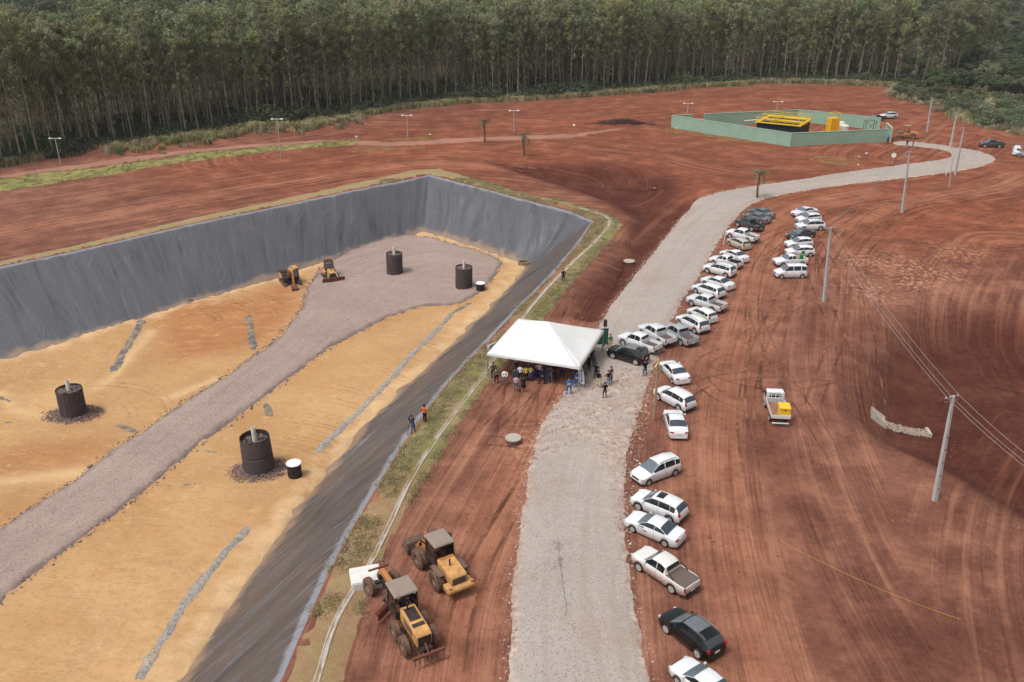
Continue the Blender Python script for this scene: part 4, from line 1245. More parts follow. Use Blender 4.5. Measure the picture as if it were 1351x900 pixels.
scatter('hillside_scrub', BL_ALL, np.column_stack([mp, H(mp[:, 0], mp[:, 1]) - np.where(tl, 0, 1.0)]), np.column_stack([np.zeros(n), np.zeros(n), g2.uniform(0, 6.28, n)]), np.column_stack([s_, s_, s_ * g2.uniform(.6, 1.05, n)]), hv,
        'mass of scrub and low trees covering the hillside', 'scrub')
print('scrub', n)

# wooded country far behind the plantation
q = []
for yy in np.arange(430, 1150, 10.5):
    for x in np.arange(-520, 330, 10.5): q.append((x + g2.uniform(-5, 5), yy + g2.uniform(-5, 5)))
q = np.array(q); dF2, _, sF2 = seg_dist(FOREST, q[:, 0], q[:, 1])
q = q[(dF2 > 190) & (q[:, 0] < end[0] + (q[:, 1] - end[1]) * .44)]
q = q[[in_view(a, b, 10, 60, -60) for a, b in q]]; n = len(q)
s_ = g2.uniform(1.1, 1.9, n)
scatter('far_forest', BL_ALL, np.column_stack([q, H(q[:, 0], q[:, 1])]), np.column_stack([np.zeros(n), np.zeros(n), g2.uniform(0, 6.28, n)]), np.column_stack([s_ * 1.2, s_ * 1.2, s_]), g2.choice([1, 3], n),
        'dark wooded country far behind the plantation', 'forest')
# palms standing in the cleared ground
def palm(label, px, py, ht, seed, dry=.3):
    p = G(px, py); rgp = np.random.default_rng(seed)
    t = thing('palm_tree', label, 'palm', p)
    mb = MB(); zs = np.linspace(0, 1, 7)
    mb.tube([(.12 * math.sin(z * 3 + seed), .1 * math.cos(z * 2), z * ht * .72 - .1) for z in zs], [.2 - .06 * z + (.08 if z < .1 else 0) for z in zs], 8)
    part('trunk', mb, BARK2, t, smooth=True)
    topz = ht * .7
    for i in range(17):
        q = i * 2.4 + rgp.uniform(-.2, .2); ln = rgp.uniform(1.8, 2.5); el = rgp.uniform(-.9, 1.25) if i > 5 else rgp.uniform(.7, 1.3)
        V, F = [], []
        dead = el < -.35
        d = np.array([math.cos(q), math.sin(q)])
        pts = []
        x = z = 0.0; a = el
        for j in range(9):
            pts.append(np.array([d[0] * x, d[1] * x, topz + z])); x += math.cos(a) * ln / 8; z += math.sin(a) * ln / 8; a -= .26
        sd = np.array([-d[1], d[0], 0])
        for j in range(8):
            for k_ in range(2):
                p0 = pts[j] * (1 - k_ / 2) + pts[j + 1] * (k_ / 2)
                L = .55 * math.sin(PI * (j + .6 + k_ / 2) / 9.2) + .08
                for s_ in (-1, 1):
                    e_ = p0 + sd * s_ * L * .8 + np.array([d[0] * .2, d[1] * .2, -.35 * L - .1 * rgp.random()])
                    o_ = len(V); w = np.array([d[0], d[1], .2]) * .05
                    V += [p0 - w, p0 + w, e_]; F.append((o_, o_ + 1, o_ + 2))
        for j in range(8):
            o_ = len(V); V += [pts[j] - sd * .03, pts[j] + sd * .03, pts[j + 1] + sd * .02, pts[j + 1] - sd * .02]; F.append((o_, o_ + 1, o_ + 2, o_ + 3))
        put('frond', np_mesh('frond', V, F), LEAF_DRY if dead else LEAF_SCRUB, t)
    return t
palm('ragged palm with hanging dry fronds beside the dirt lane', 639, 188, 6.8, 1)
palm('bushy palm on the brow of the dark red scarp', 691, 206, 6.0, 2)
palm('slim young palm standing in the road bend above the parked cars', 999, 262, 6.2, 3)
# ------------------------------------------------------------------ vehicles
GLASS = plain('tinted_glass', srgb(26, 30, 34), .08, .6, var=.1)
GLASS2 = plain('windscreen_glass', srgb(92, 100, 108), .08, .6, var=.12)  # lightened base colour stands in for reflected sky
GLASS3 = plain('rear_glass', srgb(58, 64, 72), .08, .6, var=.12)  # sky reflection put into the base colour here too
TYRE = plain('tyre_rubber', srgb(40, 37, 36), .9, .2, dirt=.2, scale=6)
RIMM = plain('alloy_rim', srgb(172, 170, 168), .35, .5, metal=.15, dirt=.15, scale=7)
DARKP = plain('black_plastic', srgb(30, 29, 29), .7, .3, dirt=.2)
TAIL = plain('tail_lamp_red', srgb(150, 22, 26), .2, .5)
LAMPG = plain('head_lamp_glass', srgb(178, 182, 186), .12, .6)
CHROME = plain('chrome_trim', srgb(170, 170, 172), .2, .6, metal=.9)
PLATE = plain('number_plate', srgb(196, 198, 200), .5, .4)
BEDL = plain('bed_liner', srgb(88, 82, 80), .85, .2, dirt=.4, scale=4)
def paint(nm, col, dust=(.15, .75, .55)):
    return plain('paint_' + nm, col, .2, .5, coat=.7, var=.03, zdust=dust, dirtcol=srgb(142, 104, 86))
WHITE = paint('white', srgb(212, 213, 215)); WHITED = paint('white_dusty', srgb(208, 206, 202), (.45, 1.05, 1.0))
SILVER = paint('silver', srgb(150, 154, 158)); GREY = paint('grey', srgb(92, 98, 104)); BLACK = plain('paint_black', srgb(13, 14, 16), .12, .4, coat=.25, var=.03, zdust=(.1, .5, .3), dirtcol=srgb(142, 104, 86))
BEIGE = paint('beige', srgb(176, 168, 152)); NAVY = paint('navy', srgb(28, 38, 66)); GRAPH = paint('graphite', srgb(54, 60, 66)); SILVERW = paint('pale_silver', srgb(196, 199, 202))
PEARL = paint('pearl', srgb(206, 204, 218))

def interp(pts, x):
    xs = [p[0] for p in pts]; ys = [p[1] for p in pts]
    return float(np.interp(x, xs, ys))
def smooth_interp(pts, x, w=.06):
    return (interp(pts, x - w) + 2 * interp(pts, x) + interp(pts, x + w)) / 4

# profiles from rear (x=0) to nose (x=1) as fractions of the length; heights in metres
KINDS_ = {
    'sedan':  dict(L=4.6, W=1.79, wr=.31, axle=(.205, .805), clear=.2, deck=[(0, .78), (.02, .98), (.19, 1.02), (.70, .99), (.75, .96), (.91, .87), (.96, .80), (.985, .72), (1, .52)],
                   roof=[(0, 0), (.16, 0), (.17, 1.02), (.33, 1.38), (.44, 1.455), (.55, 1.42), (.75, .97), (.755, 0), (1, 0)], win=[(.225, .412), (.42, .68)], back=(.185, .325), front=(.565, .737)),
    'hatch':  dict(L=4.0, W=1.72, wr=.30, axle=(.17, .80), clear=.2, deck=[(0, .72), (.015, .98), (.2, 1.02), (.72, .99), (.76, .97), (.94, .86), (.985, .76), (1, .55)],
                   roof=[(0, 0), (.012, 0), (.02, 1.02), (.09, 1.38), (.3, 1.50), (.52, 1.47), (.755, .98), (.76, 0), (1, 0)], win=[(.09, .205), (.212, .42), (.428, .69)], back=(.03, .085), front=(.54, .742)),
    'suv':    dict(L=4.45, W=1.86, wr=.37, axle=(.185, .805), clear=.25, deck=[(0, .8), (.012, 1.02), (.2, 1.08), (.70, 1.06), (.765, 1.03), (.90, .98), (.955, .92), (.985, .82), (1, .6)],
                   roof=[(0, 0), (.012, 0), (.02, 1.06), (.075, 1.42), (.12, 1.56), (.25, 1.64), (.40, 1.66), (.56, 1.61), (.765, 1.04), (.77, 0), (1, 0)], win=[(.10, .195), (.202, .415), (.422, .70)], back=(.026, .10), front=(.575, .75), rails=True),
    'mpv':    dict(L=4.4, W=1.75, wr=.31, axle=(.17, .82), clear=.2, deck=[(0, .8), (.012, 1.04), (.2, 1.06), (.74, 1.02), (.78, 1.0), (.95, .84), (.985, .72), (1, .52)],
                   roof=[(0, 0), (.012, 0), (.02, 1.06), (.05, 1.5), (.25, 1.66), (.54, 1.63), (.775, 1.01), (.78, 0), (1, 0)], win=[(.055, .17), (.19, .42), (.44, .71)], back=(.024, .048), front=(.56, .765), rails=True),
    'van':    dict(L=4.2, W=1.70, wr=.31, axle=(.16, .83), clear=.2, deck=[(0, .9), (.012, 1.06), (.2, 1.08), (.76, 1.06), (.80, 1.04), (.95, .9), (.985, .76), (1, .52)],
                   roof=[(0, 0), (.010, 0), (.014, 1.08), (.03, 1.7), (.2, 1.82), (.60, 1.80), (.785, 1.06), (.79, 0), (1, 0)], win=[(.04, .20), (.23, .45), (.47, .73)], back=(.017, .028), front=(.62, .775)),
    'pickup': dict(L=5.1, W=1.86, wr=.38, axle=(.225, .815), clear=.34, deck=[(0, 1.0), (.004, 1.08), (.36, 1.12), (.73, 1.14), (.765, 1.12), (.94, 1.06), (.985, .96), (1, .68)],
                   roof=[(0, 0), (.355, 0), (.356, 1.12), (.375, 1.62), (.45, 1.76), (.61, 1.74), (.76, 1.13), (.765, 0), (1, 0)], win=[(.385, .51), (.52, .71)], back=None, front=(.62, .75), bed=(.014, .352)),
    'pickup_small': dict(L=4.75, W=1.78, wr=.33, axle=(.2, .80), clear=.27, deck=[(0, .95), (.004, 1.02), (.37, 1.05), (.70, 1.05), (.74, 1.03), (.94, .9), (.985, .78), (1, .55)],
                   roof=[(0, 0), (.365, 0), (.366, 1.05), (.39, 1.5), (.46, 1.6), (.58, 1.58), (.735, 1.04), (.74, 0), (1, 0)], win=[(.40, .51), (.525, .69)], back=None, front=(.60, .725), bed=(.016, .36)),
}
def car_loft(K):
    L, W, wr = K['L'], K['W'], K['wr']
    ax = [(a - .5) * L for a in K['axle']]
    st = set(np.linspace(0, 1, 33).tolist())
    for t in (0.004, .012, .025, .05, .95, .975, .99, .997): st.add(t)
    for p in K['roof']: st.add(p[0])
    for a in K['axle']:
        for q in np.linspace(-1.15, 1.15, 13): st.add(float(np.clip(a + q * wr / L, 0, 1)))
    bed = K.get('bed')
    if bed:
        for b in bed: st.add(b); st.add(b - .0006); st.add(b + .0006)
    st = sorted(st)
    rings = []
    for t in st:
        x = (t - .5) * L
        ex = min(t, 1 - t) * L
        end = 1 - max(0, 1 - ex / .6) ** 2.2 * (.22 if t > .5 else .14)
        w = W / 2 * end
        zdk = interp(K['deck'], t); zr = interp(K['roof'], t)
        cab = zr > zdk + .01
        zb = K['clear'] + (.10 if ex < .5 else 0) * (1 - ex / .5)
        for a in ax:
            dd = abs(x - a); Ra = wr * 1.16
            if dd < Ra: zb = max(zb, wr * 1.0 + math.sqrt(Ra * Ra - dd * dd) * .98 - .02)
        zbelt = min(zdk, 1.2)
        zb = min(zb, zbelt - .1)
        if bed and bed[0] < t < bed[1]:
            fl = .72 if W > 1.8 else .62
            ring = [(w * .93, zb), (w * .985, zb + .1), (w, (zb + zbelt) / 2 + .05), (w * .985, zbelt - .05), (w * .965, zbelt), (w * .90, zbelt), (w * .88, fl), (w * .6, fl), (0, fl)]
        elif cab:
            c_ = min(1, (zr - zdk) / .42)
            wt = w * (.93 - .19 * c_)
            ring = [(w * .93, zb), (w * .985, zb + .1), (w, (zb + zbelt) / 2 + .05), (w * .985, zbelt - .06), (w * .945, zbelt),
                    ((w * .93 + wt) / 2 + .012, (zbelt + zr - .05) / 2), (wt, zr - .055 * c_ - .01), (wt * .86, zr - .004), (0, zr + .03)]
        else:
            ring = [(w * .93, zb), (w * .985, zb + .1), (w, (zb + zbelt) / 2 + .05), (w * .985, zbelt - .09), (w * .95, zbelt - .035), (w * .9, zbelt - .015), (w * .82, zbelt), (w * .5, zbelt + .02), (0, zbelt + .03)]
        rings.append([(x, a, b) for a, b in ring])
    return st, np.array(rings)

def loft_mesh(name, st, RG):
    n, m, _ = RG.shape
    full = np.concatenate([RG, (RG * np.array([1, -1, 1]))[:, -2::-1]], 1)         # left side up, over, right side down
    M = full.shape[1]
    V = full.reshape(-1, 3).tolist(); F = []
    for i in range(n - 1):
        for j in range(M - 1): F.append((i * M + j, i * M + j + 1, (i + 1) * M + j + 1, (i + 1) * M + j))
    F.append(tuple(range(M))); F.append(tuple((n - 1) * M + j for j in range(M))[::-1])
    mb = MB(); mb.v, mb.f = V, F
    me = mb.mesh(name, 0, True)
    me.set_sharp_from_angle(angle=R(32))
    return me

def surf(st, RG, t, j, side=1):
    """point and outward normal of the shell at length t and ring coordinate j"""
    def P(t, j):
        i = int(np.clip(np.searchsorted(st, t) - 1, 0, len(st) - 2)); a = (t - st[i]) / (st[i + 1] - st[i] + 1e-12)
        q = min(int(j), RG.shape[1] - 2); b = j - q
        v = (RG[i, q] * (1 - a) + RG[i + 1, q] * a) * (1 - b) + (RG[i, q + 1] * (1 - a) + RG[i + 1, q + 1] * a) * b
        return Vector((v[0], v[1] * side, v[2]))
    p = P(t, j)
    e = .004
    du = P(min(t + e, 1), j) - P(max(t - e, 0), j); dv = P(t, min(j + .05, RG.shape[1] - 1)) - P(t, max(j - .05, 0))
    nn = du.cross(dv)
    if nn.length < 1e-9: nn = Vector((0, side, .3))
    nn.normalize()
    if nn.dot(Vector((0, p.y, p.z - .7))) < 0 and abs(nn.x) < .95: nn.negate()
    return p, nn

def patch(name, st, RG, t0, t1, j0, j1, off=.012, nu=8, nv=4, side=1, both=False, tf=None):
    mb = MB(); V, F = [], []
    def grid(side_, jj):
        o = len(V)
        for a in np.linspace(0, 1, nu + 1):
            for b in np.linspace(0, 1, nv + 1):
                t_ = t0 + (t1 - t0) * a
                p, nn = surf(st, RG, t_, jj[0] + (jj[1] - jj[0]) * b, side_)
                V.append(p + nn * off)
        for i in range(nu):
            for k_ in range(nv):
                q = (o + i * (nv + 1) + k_, o + i * (nv + 1) + k_ + 1, o + (i + 1) * (nv + 1) + k_ + 1, o + (i + 1) * (nv + 1) + k_)
                F.append(q if side_ > 0 else q[::-1])
    grid(side, (j0, j1))
    if both: grid(-side, (j0, j1))
    mb.v, mb.f = [tuple(v) for v in V], F
    me = bpy.data.meshes.new(name); me.from_pydata(mb.v, [], mb.f)
    if both:
        bm = bmesh.new(); bm.from_mesh(me); bmesh.ops.remove_doubles(bm, verts=bm.verts, dist=.002); bm.to_mesh(me); bm.free()
    me.polygons.foreach_set('use_smooth', [True] * len(me.polygons))
    return me

WHEELS = {}
def wheel_meshes(r):
    if r in WHEELS: return WHEELS[r]
    w = .21
    ty = MB().lathe([(r * .68, -w / 2), (r * .9, -w / 2), (r * .985, -w * .36), (r, -w * .2), (r, w * .2), (r * .985, w * .36), (r * .9, w / 2), (r * .68, w / 2)], 24, 'y').mesh('tyre', 0, True)
    rm = MB().lathe([(r * .70, -.07), (r * .70, .10), (r * .62, .105), (r * .58, .05), (.001, .055)], 20, 'y')
    for i in range(5):
        a = i * 2 * PI / 5
        rm.box((math.cos(a) * r * .33, .075, math.sin(a) * r * .33), (r * .56, .05, r * .2), (0, -a, 0))
    rm.lathe([(r * .12, .06), (r * .1, .1)], 10, 'y')
    rme = rm.mesh('rim', 0, False)
    ty.materials.append(TYRE); rme.materials.append(RIMM)
    WHEELS[r] = (ty, rme)
    return WHEELS[r]

MODEL = {}
def model(kind):
    if kind in MODEL: return MODEL[kind]
    K = KINDS_[kind]
    st, RG = car_loft(K)
    P = {}
    P['body'] = loft_mesh('body', st, RG)
    side = []
    for a, b in K['win']:
        for s_ in (1, -1): side.append(('side_window', patch('side_window', st, RG, a, b, 4.22, 5.9, .014, 6, 3, s_), GLASS))
    P['side'] = side
    P['windscreen'] = patch('windscreen', st, RG, K['front'][0], K['front'][1], 6.15, 8, .014, 6, 5, 1, True)
    L, W, wr = K['L'], K['W'], K['wr']
    if K['back']: P['rear_window'] = patch('rear_window', st, RG, K['back'][0], K['back'][1], 6.2, 8, .014, 5, 5, 1, True)
    else:
        xb = (K['bed'][1] - .5) * L; zt = max(p[1] for p in K['roof'])
        mb = MB(); mb.box((xb + .035, 0, zt - .27), (.03, W * .66, .30), (0, .16, 0))
        P['rear_window'] = mb.mesh('rear_window', .01)
        bx0, bx1 = (K['bed'][0] - .5) * L, (K['bed'][1] - .5) * L
        fl = .72 if W > 1.8 else .62
        mb = MB(); mb.box(((bx0 + bx1) / 2, 0, fl + .018), (bx1 - bx0 - .05, W * .85, .02))
        for q in np.linspace(-.36, .36, 9): mb.box(((bx0 + bx1) / 2, q * W, fl + .035), (bx1 - bx0 - .12, .05, .014))
        P['bed_liner'] = mb.mesh('bed_liner')
        zr = interp(K['deck'], .2)
        P['bed_cover'] = MB().box(((bx0 + bx1) / 2, 0, zr + .012), (bx1 - bx0 - .03, W * .87, .03)).mesh('bed_cover', .01)
        P['bed_xyz'] = (bx0, bx1, fl, zr)
    tl = []
    for s_ in (1, -1):
        if K['back'] and kind != 'sedan': tl.append(MB().box((-L / 2 + .055, s_ * W * .40, 1.0), (.12, .2, .3), (0, .12, s_ * -.3)).mesh('tail_lamp', .03))
        elif kind == 'sedan': tl.append(MB().box((-L / 2 + .05, s_ * W * .37, .88), (.12, .36, .13), (0, .1, s_ * -.25)).mesh('tail_lamp', .03))
        else: tl.append(MB().box((-L / 2 + .04, s_ * W * .445, .92), (.1, .12, .34), (0, 0, s_ * -.1)).mesh('tail_lamp', .02))
    P['tail'] = tl
    zn = interp(K['deck'], .955)
    P['head'] = [MB().box((L / 2 - .17, s_ * W * .345, zn - .115), (.3, .34, .13), (0, .22, s_ * -.5)).mesh('head_lamp', .04) for s_ in (1, -1)]
    P['grille'] = MB().box((L / 2 - .012, 0, zn - .22), (.05, W * .46, .17), (0, .12, 0)).box((L / 2 + .006, 0, zn - .215), (.02, W * .40, .025)).mesh('grille', .01)
    P['bumper'] = MB().box((L / 2 - .06, 0, K['clear'] + .13), (.17, W * .74, .13)).mesh('bumper', .03)
    P['rbumper'] = MB().box((-L / 2 + .06, 0, K['clear'] + .16), (.17, W * .80, .17)).mesh('bumper', .03)
    P['plate'] = MB().box((-L / 2 - .012, 0, .72 if K['back'] else .62), (.02, .42, .13)).mesh('number_plate')
    xm = (K['front'][1] - .045 - .5) * L; zm = interp(K['deck'], K['front'][1] - .05) + .06
    P['mirror'] = [MB().box((xm, s_ * (W / 2 + .06), zm), (.12, .2, .14), (0, 0, s_ * .15), (.8, .9)).mesh('mirror', .03) for s_ in (1, -1)]
    P['under'] = MB().box((0, 0, K['clear'] + .17), (L * .93, W * .80, .34)).mesh('underbody')
    if K.get('rails'):
        zt = max(p[1] for p in K['roof'])
        P['rails'] = [MB().tube([((.12 - .5) * L, s_ * W * .345, zt - .09), ((.16 - .5) * L, s_ * W * .345, zt + .03), ((.45 - .5) * L, s_ * W * .35, zt + .06), ((.54 - .5) * L, s_ * W * .345, zt - .04)], .022, 6).mesh('roof_rail') for s_ in (1, -1)]
    sun_ = patch('sunroof', st, RG, .38, .52, 7.25, 8, .012, 3, 3, 1, True); P['sunroof'] = sun_
    P['st'], P['RG'] = st, RG
    # crease lines of the doors
    dl = []
    for t_ in [w[0] - .008 for w in K['win']] + [K['win'][-1][1] + .012]:
        for s_ in (1, -1):
            dl.append(patch('door_gap', st, RG, t_ - .0016, t_ + .0016, 1.2, 4.0, .003, 1, 5, s_))
    P['gaps'] = dl
    hd = []
    for w in K['win'][-2:]:
        for s_ in (1, -1):
            p, nn = surf(st, RG, w[0] + .03, 3.2, s_)
            hd.append(MB().box(p + nn * .015, (.16, .03, .03)).mesh('door_handle'))
    P['handles'] = hd
    MODEL[kind] = P
    return P

def vehicle(kind, label, front, rear, pnt, cat=None, group='vehicles parked on the red earth', roof=None, extra=(), wheel=RIMM, name=None):
    """front / rear: surveyed points where the wheels of its left flank touch the ground"""
    K = KINDS_[kind]; P = model(kind)
    a, b = G(*front), G(*rear)
    d = Vector((a.x - b.x, a.y - b.y, 0)).normalized()
    c_ = (a + b) / 2 + Vector((d.y, -d.x, 0)) * (K['W'] / 2 - .12) - d * ((sum(K['axle']) / 2 - .5) * K['L'])
    # a tilt that follows the ground
    h = K['L'] * .3
    zf, zb = hz(c_.x + d.x * h, c_.y + d.y * h), hz(c_.x - d.x * h, c_.y - d.y * h)
    on = float(sdist(ROADS, np.array([c_.x]), np.array([c_.y]))[0]) > 0
    zl, zr_ = hz(c_.x - d.y * .8, c_.y + d.x * .8), hz(c_.x + d.y * .8, c_.y - d.x * .8)
    rz = math.atan2(d.y, d.x)
    pitch = -math.atan2(zf - zb, 2 * h); roll = math.atan2(zl - zr_, 1.6)
    nm = name or {'sedan': 'sedan_car', 'hatch': 'hatchback_car', 'suv': 'suv', 'mpv': 'minivan', 'van': 'panel_van', 'pickup': 'pickup_truck', 'pickup_small': 'pickup_truck'}[kind]
    t = thing(nm, label, cat or {'sedan': 'car', 'hatch': 'car', 'suv': 'suv', 'mpv': 'minivan', 'van': 'van', 'pickup': 'pickup', 'pickup_small': 'pickup'}[kind],
              (c_.x, c_.y, (zf + zb) / 2 + (.15 if on else 0.0)), 0, group)
    t.rotation_euler = (Matrix.Rotation(rz, 3, 'Z') @ Matrix.Rotation(pitch, 3, 'Y') @ Matrix.Rotation(roll, 3, 'X')).to_euler()
    body = put('body', P['body'], None, t)
    if not P['body'].materials: P['body'].materials.append(WHITE)
    body.material_slots[0].link = 'OBJECT'; body.material_slots[0].material = pnt
    for nm_, me, m in P['side']: put(nm_, me, m, t)
    ws = put('windscreen', P['windscreen'], GLASS2, t)
    put('rear_window', P['rear_window'], GLASS3 if K['back'] else GLASS, t)
    for me in P['tail']: put('tail_lamp', me, TAIL, t)
    for me in P['head']: put('head_lamp', me, LAMPG, t)
    put('grille', P['grille'], DARKP, t); put('bumper', P['bumper'], DARKP, t); put('bumper', P['rbumper'], DARKP if kind in ('suv', 'pickup', 'pickup_small') else pnt, t)
    put('number_plate', P['plate'], PLATE, t); put('underbody', P['under'], DARKP, t)
    for me in P['mirror']: put('mirror', me, pnt, t)
    for me in P['gaps']: put('door_gap', me, DARKP, body)
    for me in P['handles']: put('door_handle', me, pnt, body)
    if 'rails' in P and 'norails' not in extra:
        for me in P['rails']: put('roof_rail', me, CHROME if pnt is BLACK else DARKP, t)
    if 'sunroof' in extra: put('sunroof', P['sunroof'], GLASS, t)
    if 'bed_liner' in P:
        put('bed_liner', P['bed_liner'], BEDL, t)
        if 'cover' in extra: put('bed_cover', P['bed_cover'], plain('bed_cover_vinyl', srgb(92, 84, 80), .7, .3, dirt=.4, scale=3), t)
        if 'rollbar' in extra:
            bx0, bx1, fl, zr = P['bed_xyz']
            mb = MB()
            for s_ in (1, -1): mb.tube([(bx1 - .7, s_ * K['W'] * .42, zr), (bx1 - .12, s_ * K['W'] * .40, zr + .42)], .035, 6)
            mb.tube([(bx1 - .12, -K['W'] * .40, zr + .42), (bx1 - .12, K['W'] * .40, zr + .42)], .035, 6)
            part('roll_bar', mb, DARKP, t)
        if 'stone' in extra: pass
    if roof: 
        me = patch('roof_panel', P['st'], P['RG'], K['roof'][5][0] + .01, K['front'][0] - .01, 6.6, 8, .009, 5, 4, 1, True)
        put('roof_panel', me, roof, t)
    ty, rm = wheel_meshes(K['wr'])
    for a_ in K['axle']:
        for s_ in (1, -1):
            w = bpy.data.objects.new('wheel', None); COL.objects.link(w); w.parent = t; w.empty_display_size = .1
            w.location = ((a_ - .5) * K['L'], s_ * (K['W'] / 2 - .125), K['wr'])
            if s_ < 0: w.rotation_euler = (0, 0, PI)
            put('tyre', ty, None, w); put('rim', rm, None, w)
    return t, P, K

V = vehicle
ROWG = 'vehicles parked along the gravel road'
COLG = 'vehicles parked in the second row'
V('sedan', 'white car cut off by the lower edge, nearest of the parked row', (897, 905), (937, 938), WHITE, group=ROWG)
V('suv', 'black SUV with red tail lamps and chrome roof rails, parked nearest the lower edge', (879.6, 836), (919.3, 867.8), BLACK, group=ROWG, roof=plain('silver_grey_roof', srgb(96, 102, 108), .15, .6))  # roof panel is plain grey, lighter than the black body
V('pickup', 'dusty white double-cab pickup with a flat grey bed cover', (842.2, 752.9), (886.7, 783.3), WHITED, group=ROWG, extra=('cover', 'rollbar'))
s4, P4, K4 = V('sedan', 'white sedan with dark lettering on its front door, beside the sunroof SUV', (836.8, 702.9), (874.4, 720), WHITE, group=ROWG)
V('suv', 'white SUV with a dark sunroof and red upright tail lamps', (843.3, 674), (881, 690), WHITE, group=ROWG, extra=('sunroof', 'norails'))
V('mpv', 'white minivan turned to show its grille to the gravel road', (857.3, 639.9), (888, 628.2), WHITE, group=ROWG)
V('sedan', 'white sedan with its boot towards the lower edge, parked below the slanting wooden post', (876.7, 555.3), (882, 575.3), WHITE, group=ROWG)
V('suv', 'white hatchback SUV with black rear glass beside the slanting wooden post', (868, 528), (895.3, 543), WHITE, group=ROWG, extra=('norails',))
V('sedan', 'white sedan parked alone right behind the black SUV near the tent', (872.7, 490), (887.3, 506), WHITE, group=ROWG)
V('suv', 'black SUV with a dusty grey roof standing broadside by the tent', (807.8, 475), (838.9, 483.9), BLACK, group='vehicles standing by the tent', roof=plain('dusty_grey_roof', srgb(112, 112, 112), .4, .5))
V('pickup', 'white double-cab pickup standing behind the black SUV by the tent', (819, 456.7), (853.9, 469), WHITE, group='vehicles standing by the tent')
V('pickup', 'pale silver pickup with an empty bed, second behind the black SUV by the tent', (840, 441), (876, 461), SILVERW, group='vehicles standing by the tent')
V('pickup', 'silver grey pickup with an open bed, last of the slanted trio by the tent', (872.8, 441), (902.2, 458.3), SILVER, group='vehicles standing by the tent')
V('suv', 'white estate SUV parked next to the silver grey pickup', (893, 427.6), (919.5, 442), WHITE, group=ROWG)
s15, P15, K15 = V('hatch', 'small white car with a green and yellow figure on its tail', (911, 418.5), (929.4, 427.4), WHITE, group=ROWG)
V('pickup', 'pale silver pickup parked above the small green-decorated car', (911.7, 403.7), (939.8, 412.6), SILVERW, group=ROWG)
V('suv', 'white SUV with dark side glass parked above the pale silver pickup', (916, 387), (942, 396), WHITE, group=ROWG, extra=('norails',))
V('sedan', 'white sedan midway along the row, on its own between two small gaps', (930, 376.7), (952.4, 384), WHITE, group=ROWG)
V('suv', 'white SUV parked below the small pickup with black covers', (932.4, 360.4), (957.6, 367), WHITE, group=ROWG)
s20, P20, K20 = V('pickup_small', 'small white pickup with black covers heaped in its bed', (938.3, 348.5), (968, 356.5), WHITE, group=ROWG)
V('sedan', 'white sedan at the upper end of the row, below the beige car', (949.4, 338.5), (977, 349), WHITE, group=ROWG)
V('hatch', 'small beige car parked below the white pickup with grey bed', (960.6, 323.3), (977.3, 331), BEIGE, group=ROWG)
V('pickup', 'white double-cab pickup with a grey bed at the top of the row', (961, 314), (988, 321), WHITE, group=ROWG)
V('pickup', 'dark graphite pickup at the far end of the row', (968.8, 298), (996, 307), GRAPH, group=ROWG)
V('sedan', 'dark grey sedan squeezed behind the graphite pickup', (983.5, 290), (1005, 296), GREY, group=ROWG)
V('sedan', 'grey sedan parked last, farthest up the row', (989.8, 283.5), (1010, 289.5), GREY, group=ROWG)
V('van', 'white glazed van with a dark tail, nearest of the second row', (1031.3, 368), (1057.3, 367.7), WHITE, group=COLG)
s28, P28, K28 = V('pickup_small', 'small white utility with an open bed beside the glazed van', (1028, 353), (1062, 351), WHITE, group=COLG)
s29, P29, K29 = V('hatch', 'white hatchback with a green emblem on its side', (1043, 339.5), (1071, 339), WHITE, group=COLG)
V('hatch', 'plain white hatchback between the dark sedan and the green-emblem car', (1043, 329), (1070, 327), WHITE, group=COLG)
V('sedan', 'dark grey sedan in the second row of white cars', (1047, 318), (1074, 313.5), GRAPH, group=COLG)
V('suv', 'white SUV with black wheel arches in the second row', (1057, 305.5), (1085, 304.7), WHITE, group=COLG)
V('hatch', 'white hatchback hemmed in behind the white SUV of the second row', (1056, 296), (1083, 294), WHITE, group=COLG)
V('sedan', 'pearl white sedan at the far end of the second row', (1051, 288), (1078, 284), PEARL, group=COLG)
V('pickup', 'dark pickup with a pale bonnet parked beside the loop of the road', (1298, 195), (1319, 195.5), GRAPH, group='vehicles by the loop of the road')
V('van', 'white van seen from behind at the edge of the loop', (1336, 200), (1334.5, 206), WHITE, group='vehicles by the loop of the road')
V('hatch', 'silver car cut off by the right edge of the picture', (1345, 207), (1362, 209), SILVER, group='vehicles by the loop of the road')
V('pickup', 'navy blue pickup behind the gate of the green compound', (1150, 162), (1166, 160), NAVY, group='vehicles behind the compound')
V('suv', 'white SUV behind the gate of the green compound', (1166, 157), (1182, 156.5), WHITE, group='vehicles behind the compound')

# decals and loads
GREEND = plain('green_sticker', srgb(30, 122, 66), .5); YELD = plain('lime_sticker', srgb(178, 206, 40), .5); DARKD = plain('dark_sticker', srgb(52, 58, 72), .5)
def text_mesh(name, txt, size, extrude=.002, font_scale=1.0):
    cu = bpy.data.curves.new(name, 'FONT'); cu.body = txt; cu.size = size; cu.align_x = 'CENTER'; cu.align_y = 'CENTER'; cu.extrude = extrude; cu.resolution_u = 2
    o = bpy.data.objects.new(name, cu); COL.objects.link(o)
    me = bpy.data.meshes.new_from_object(o.evaluated_get(bpy.context.evaluated_depsgraph_get()))
    COL.objects.unlink(o); bpy.data.objects.remove(o); bpy.data.curves.remove(cu)
    return me
def flat_text(parent, P, txt, t, j, size, mat, side=1, name='lettering'):
    p, nn = surf(P['st'], P['RG'], t, j, side)
    up = Vector((0, 0, 1)); xax = up.cross(nn).normalized(); yax = nn.cross(xax)
    return put(name, text_mesh(name, txt, size), mat, parent, p + nn * .012, Matrix((xax, yax, nn)).transposed().to_euler())
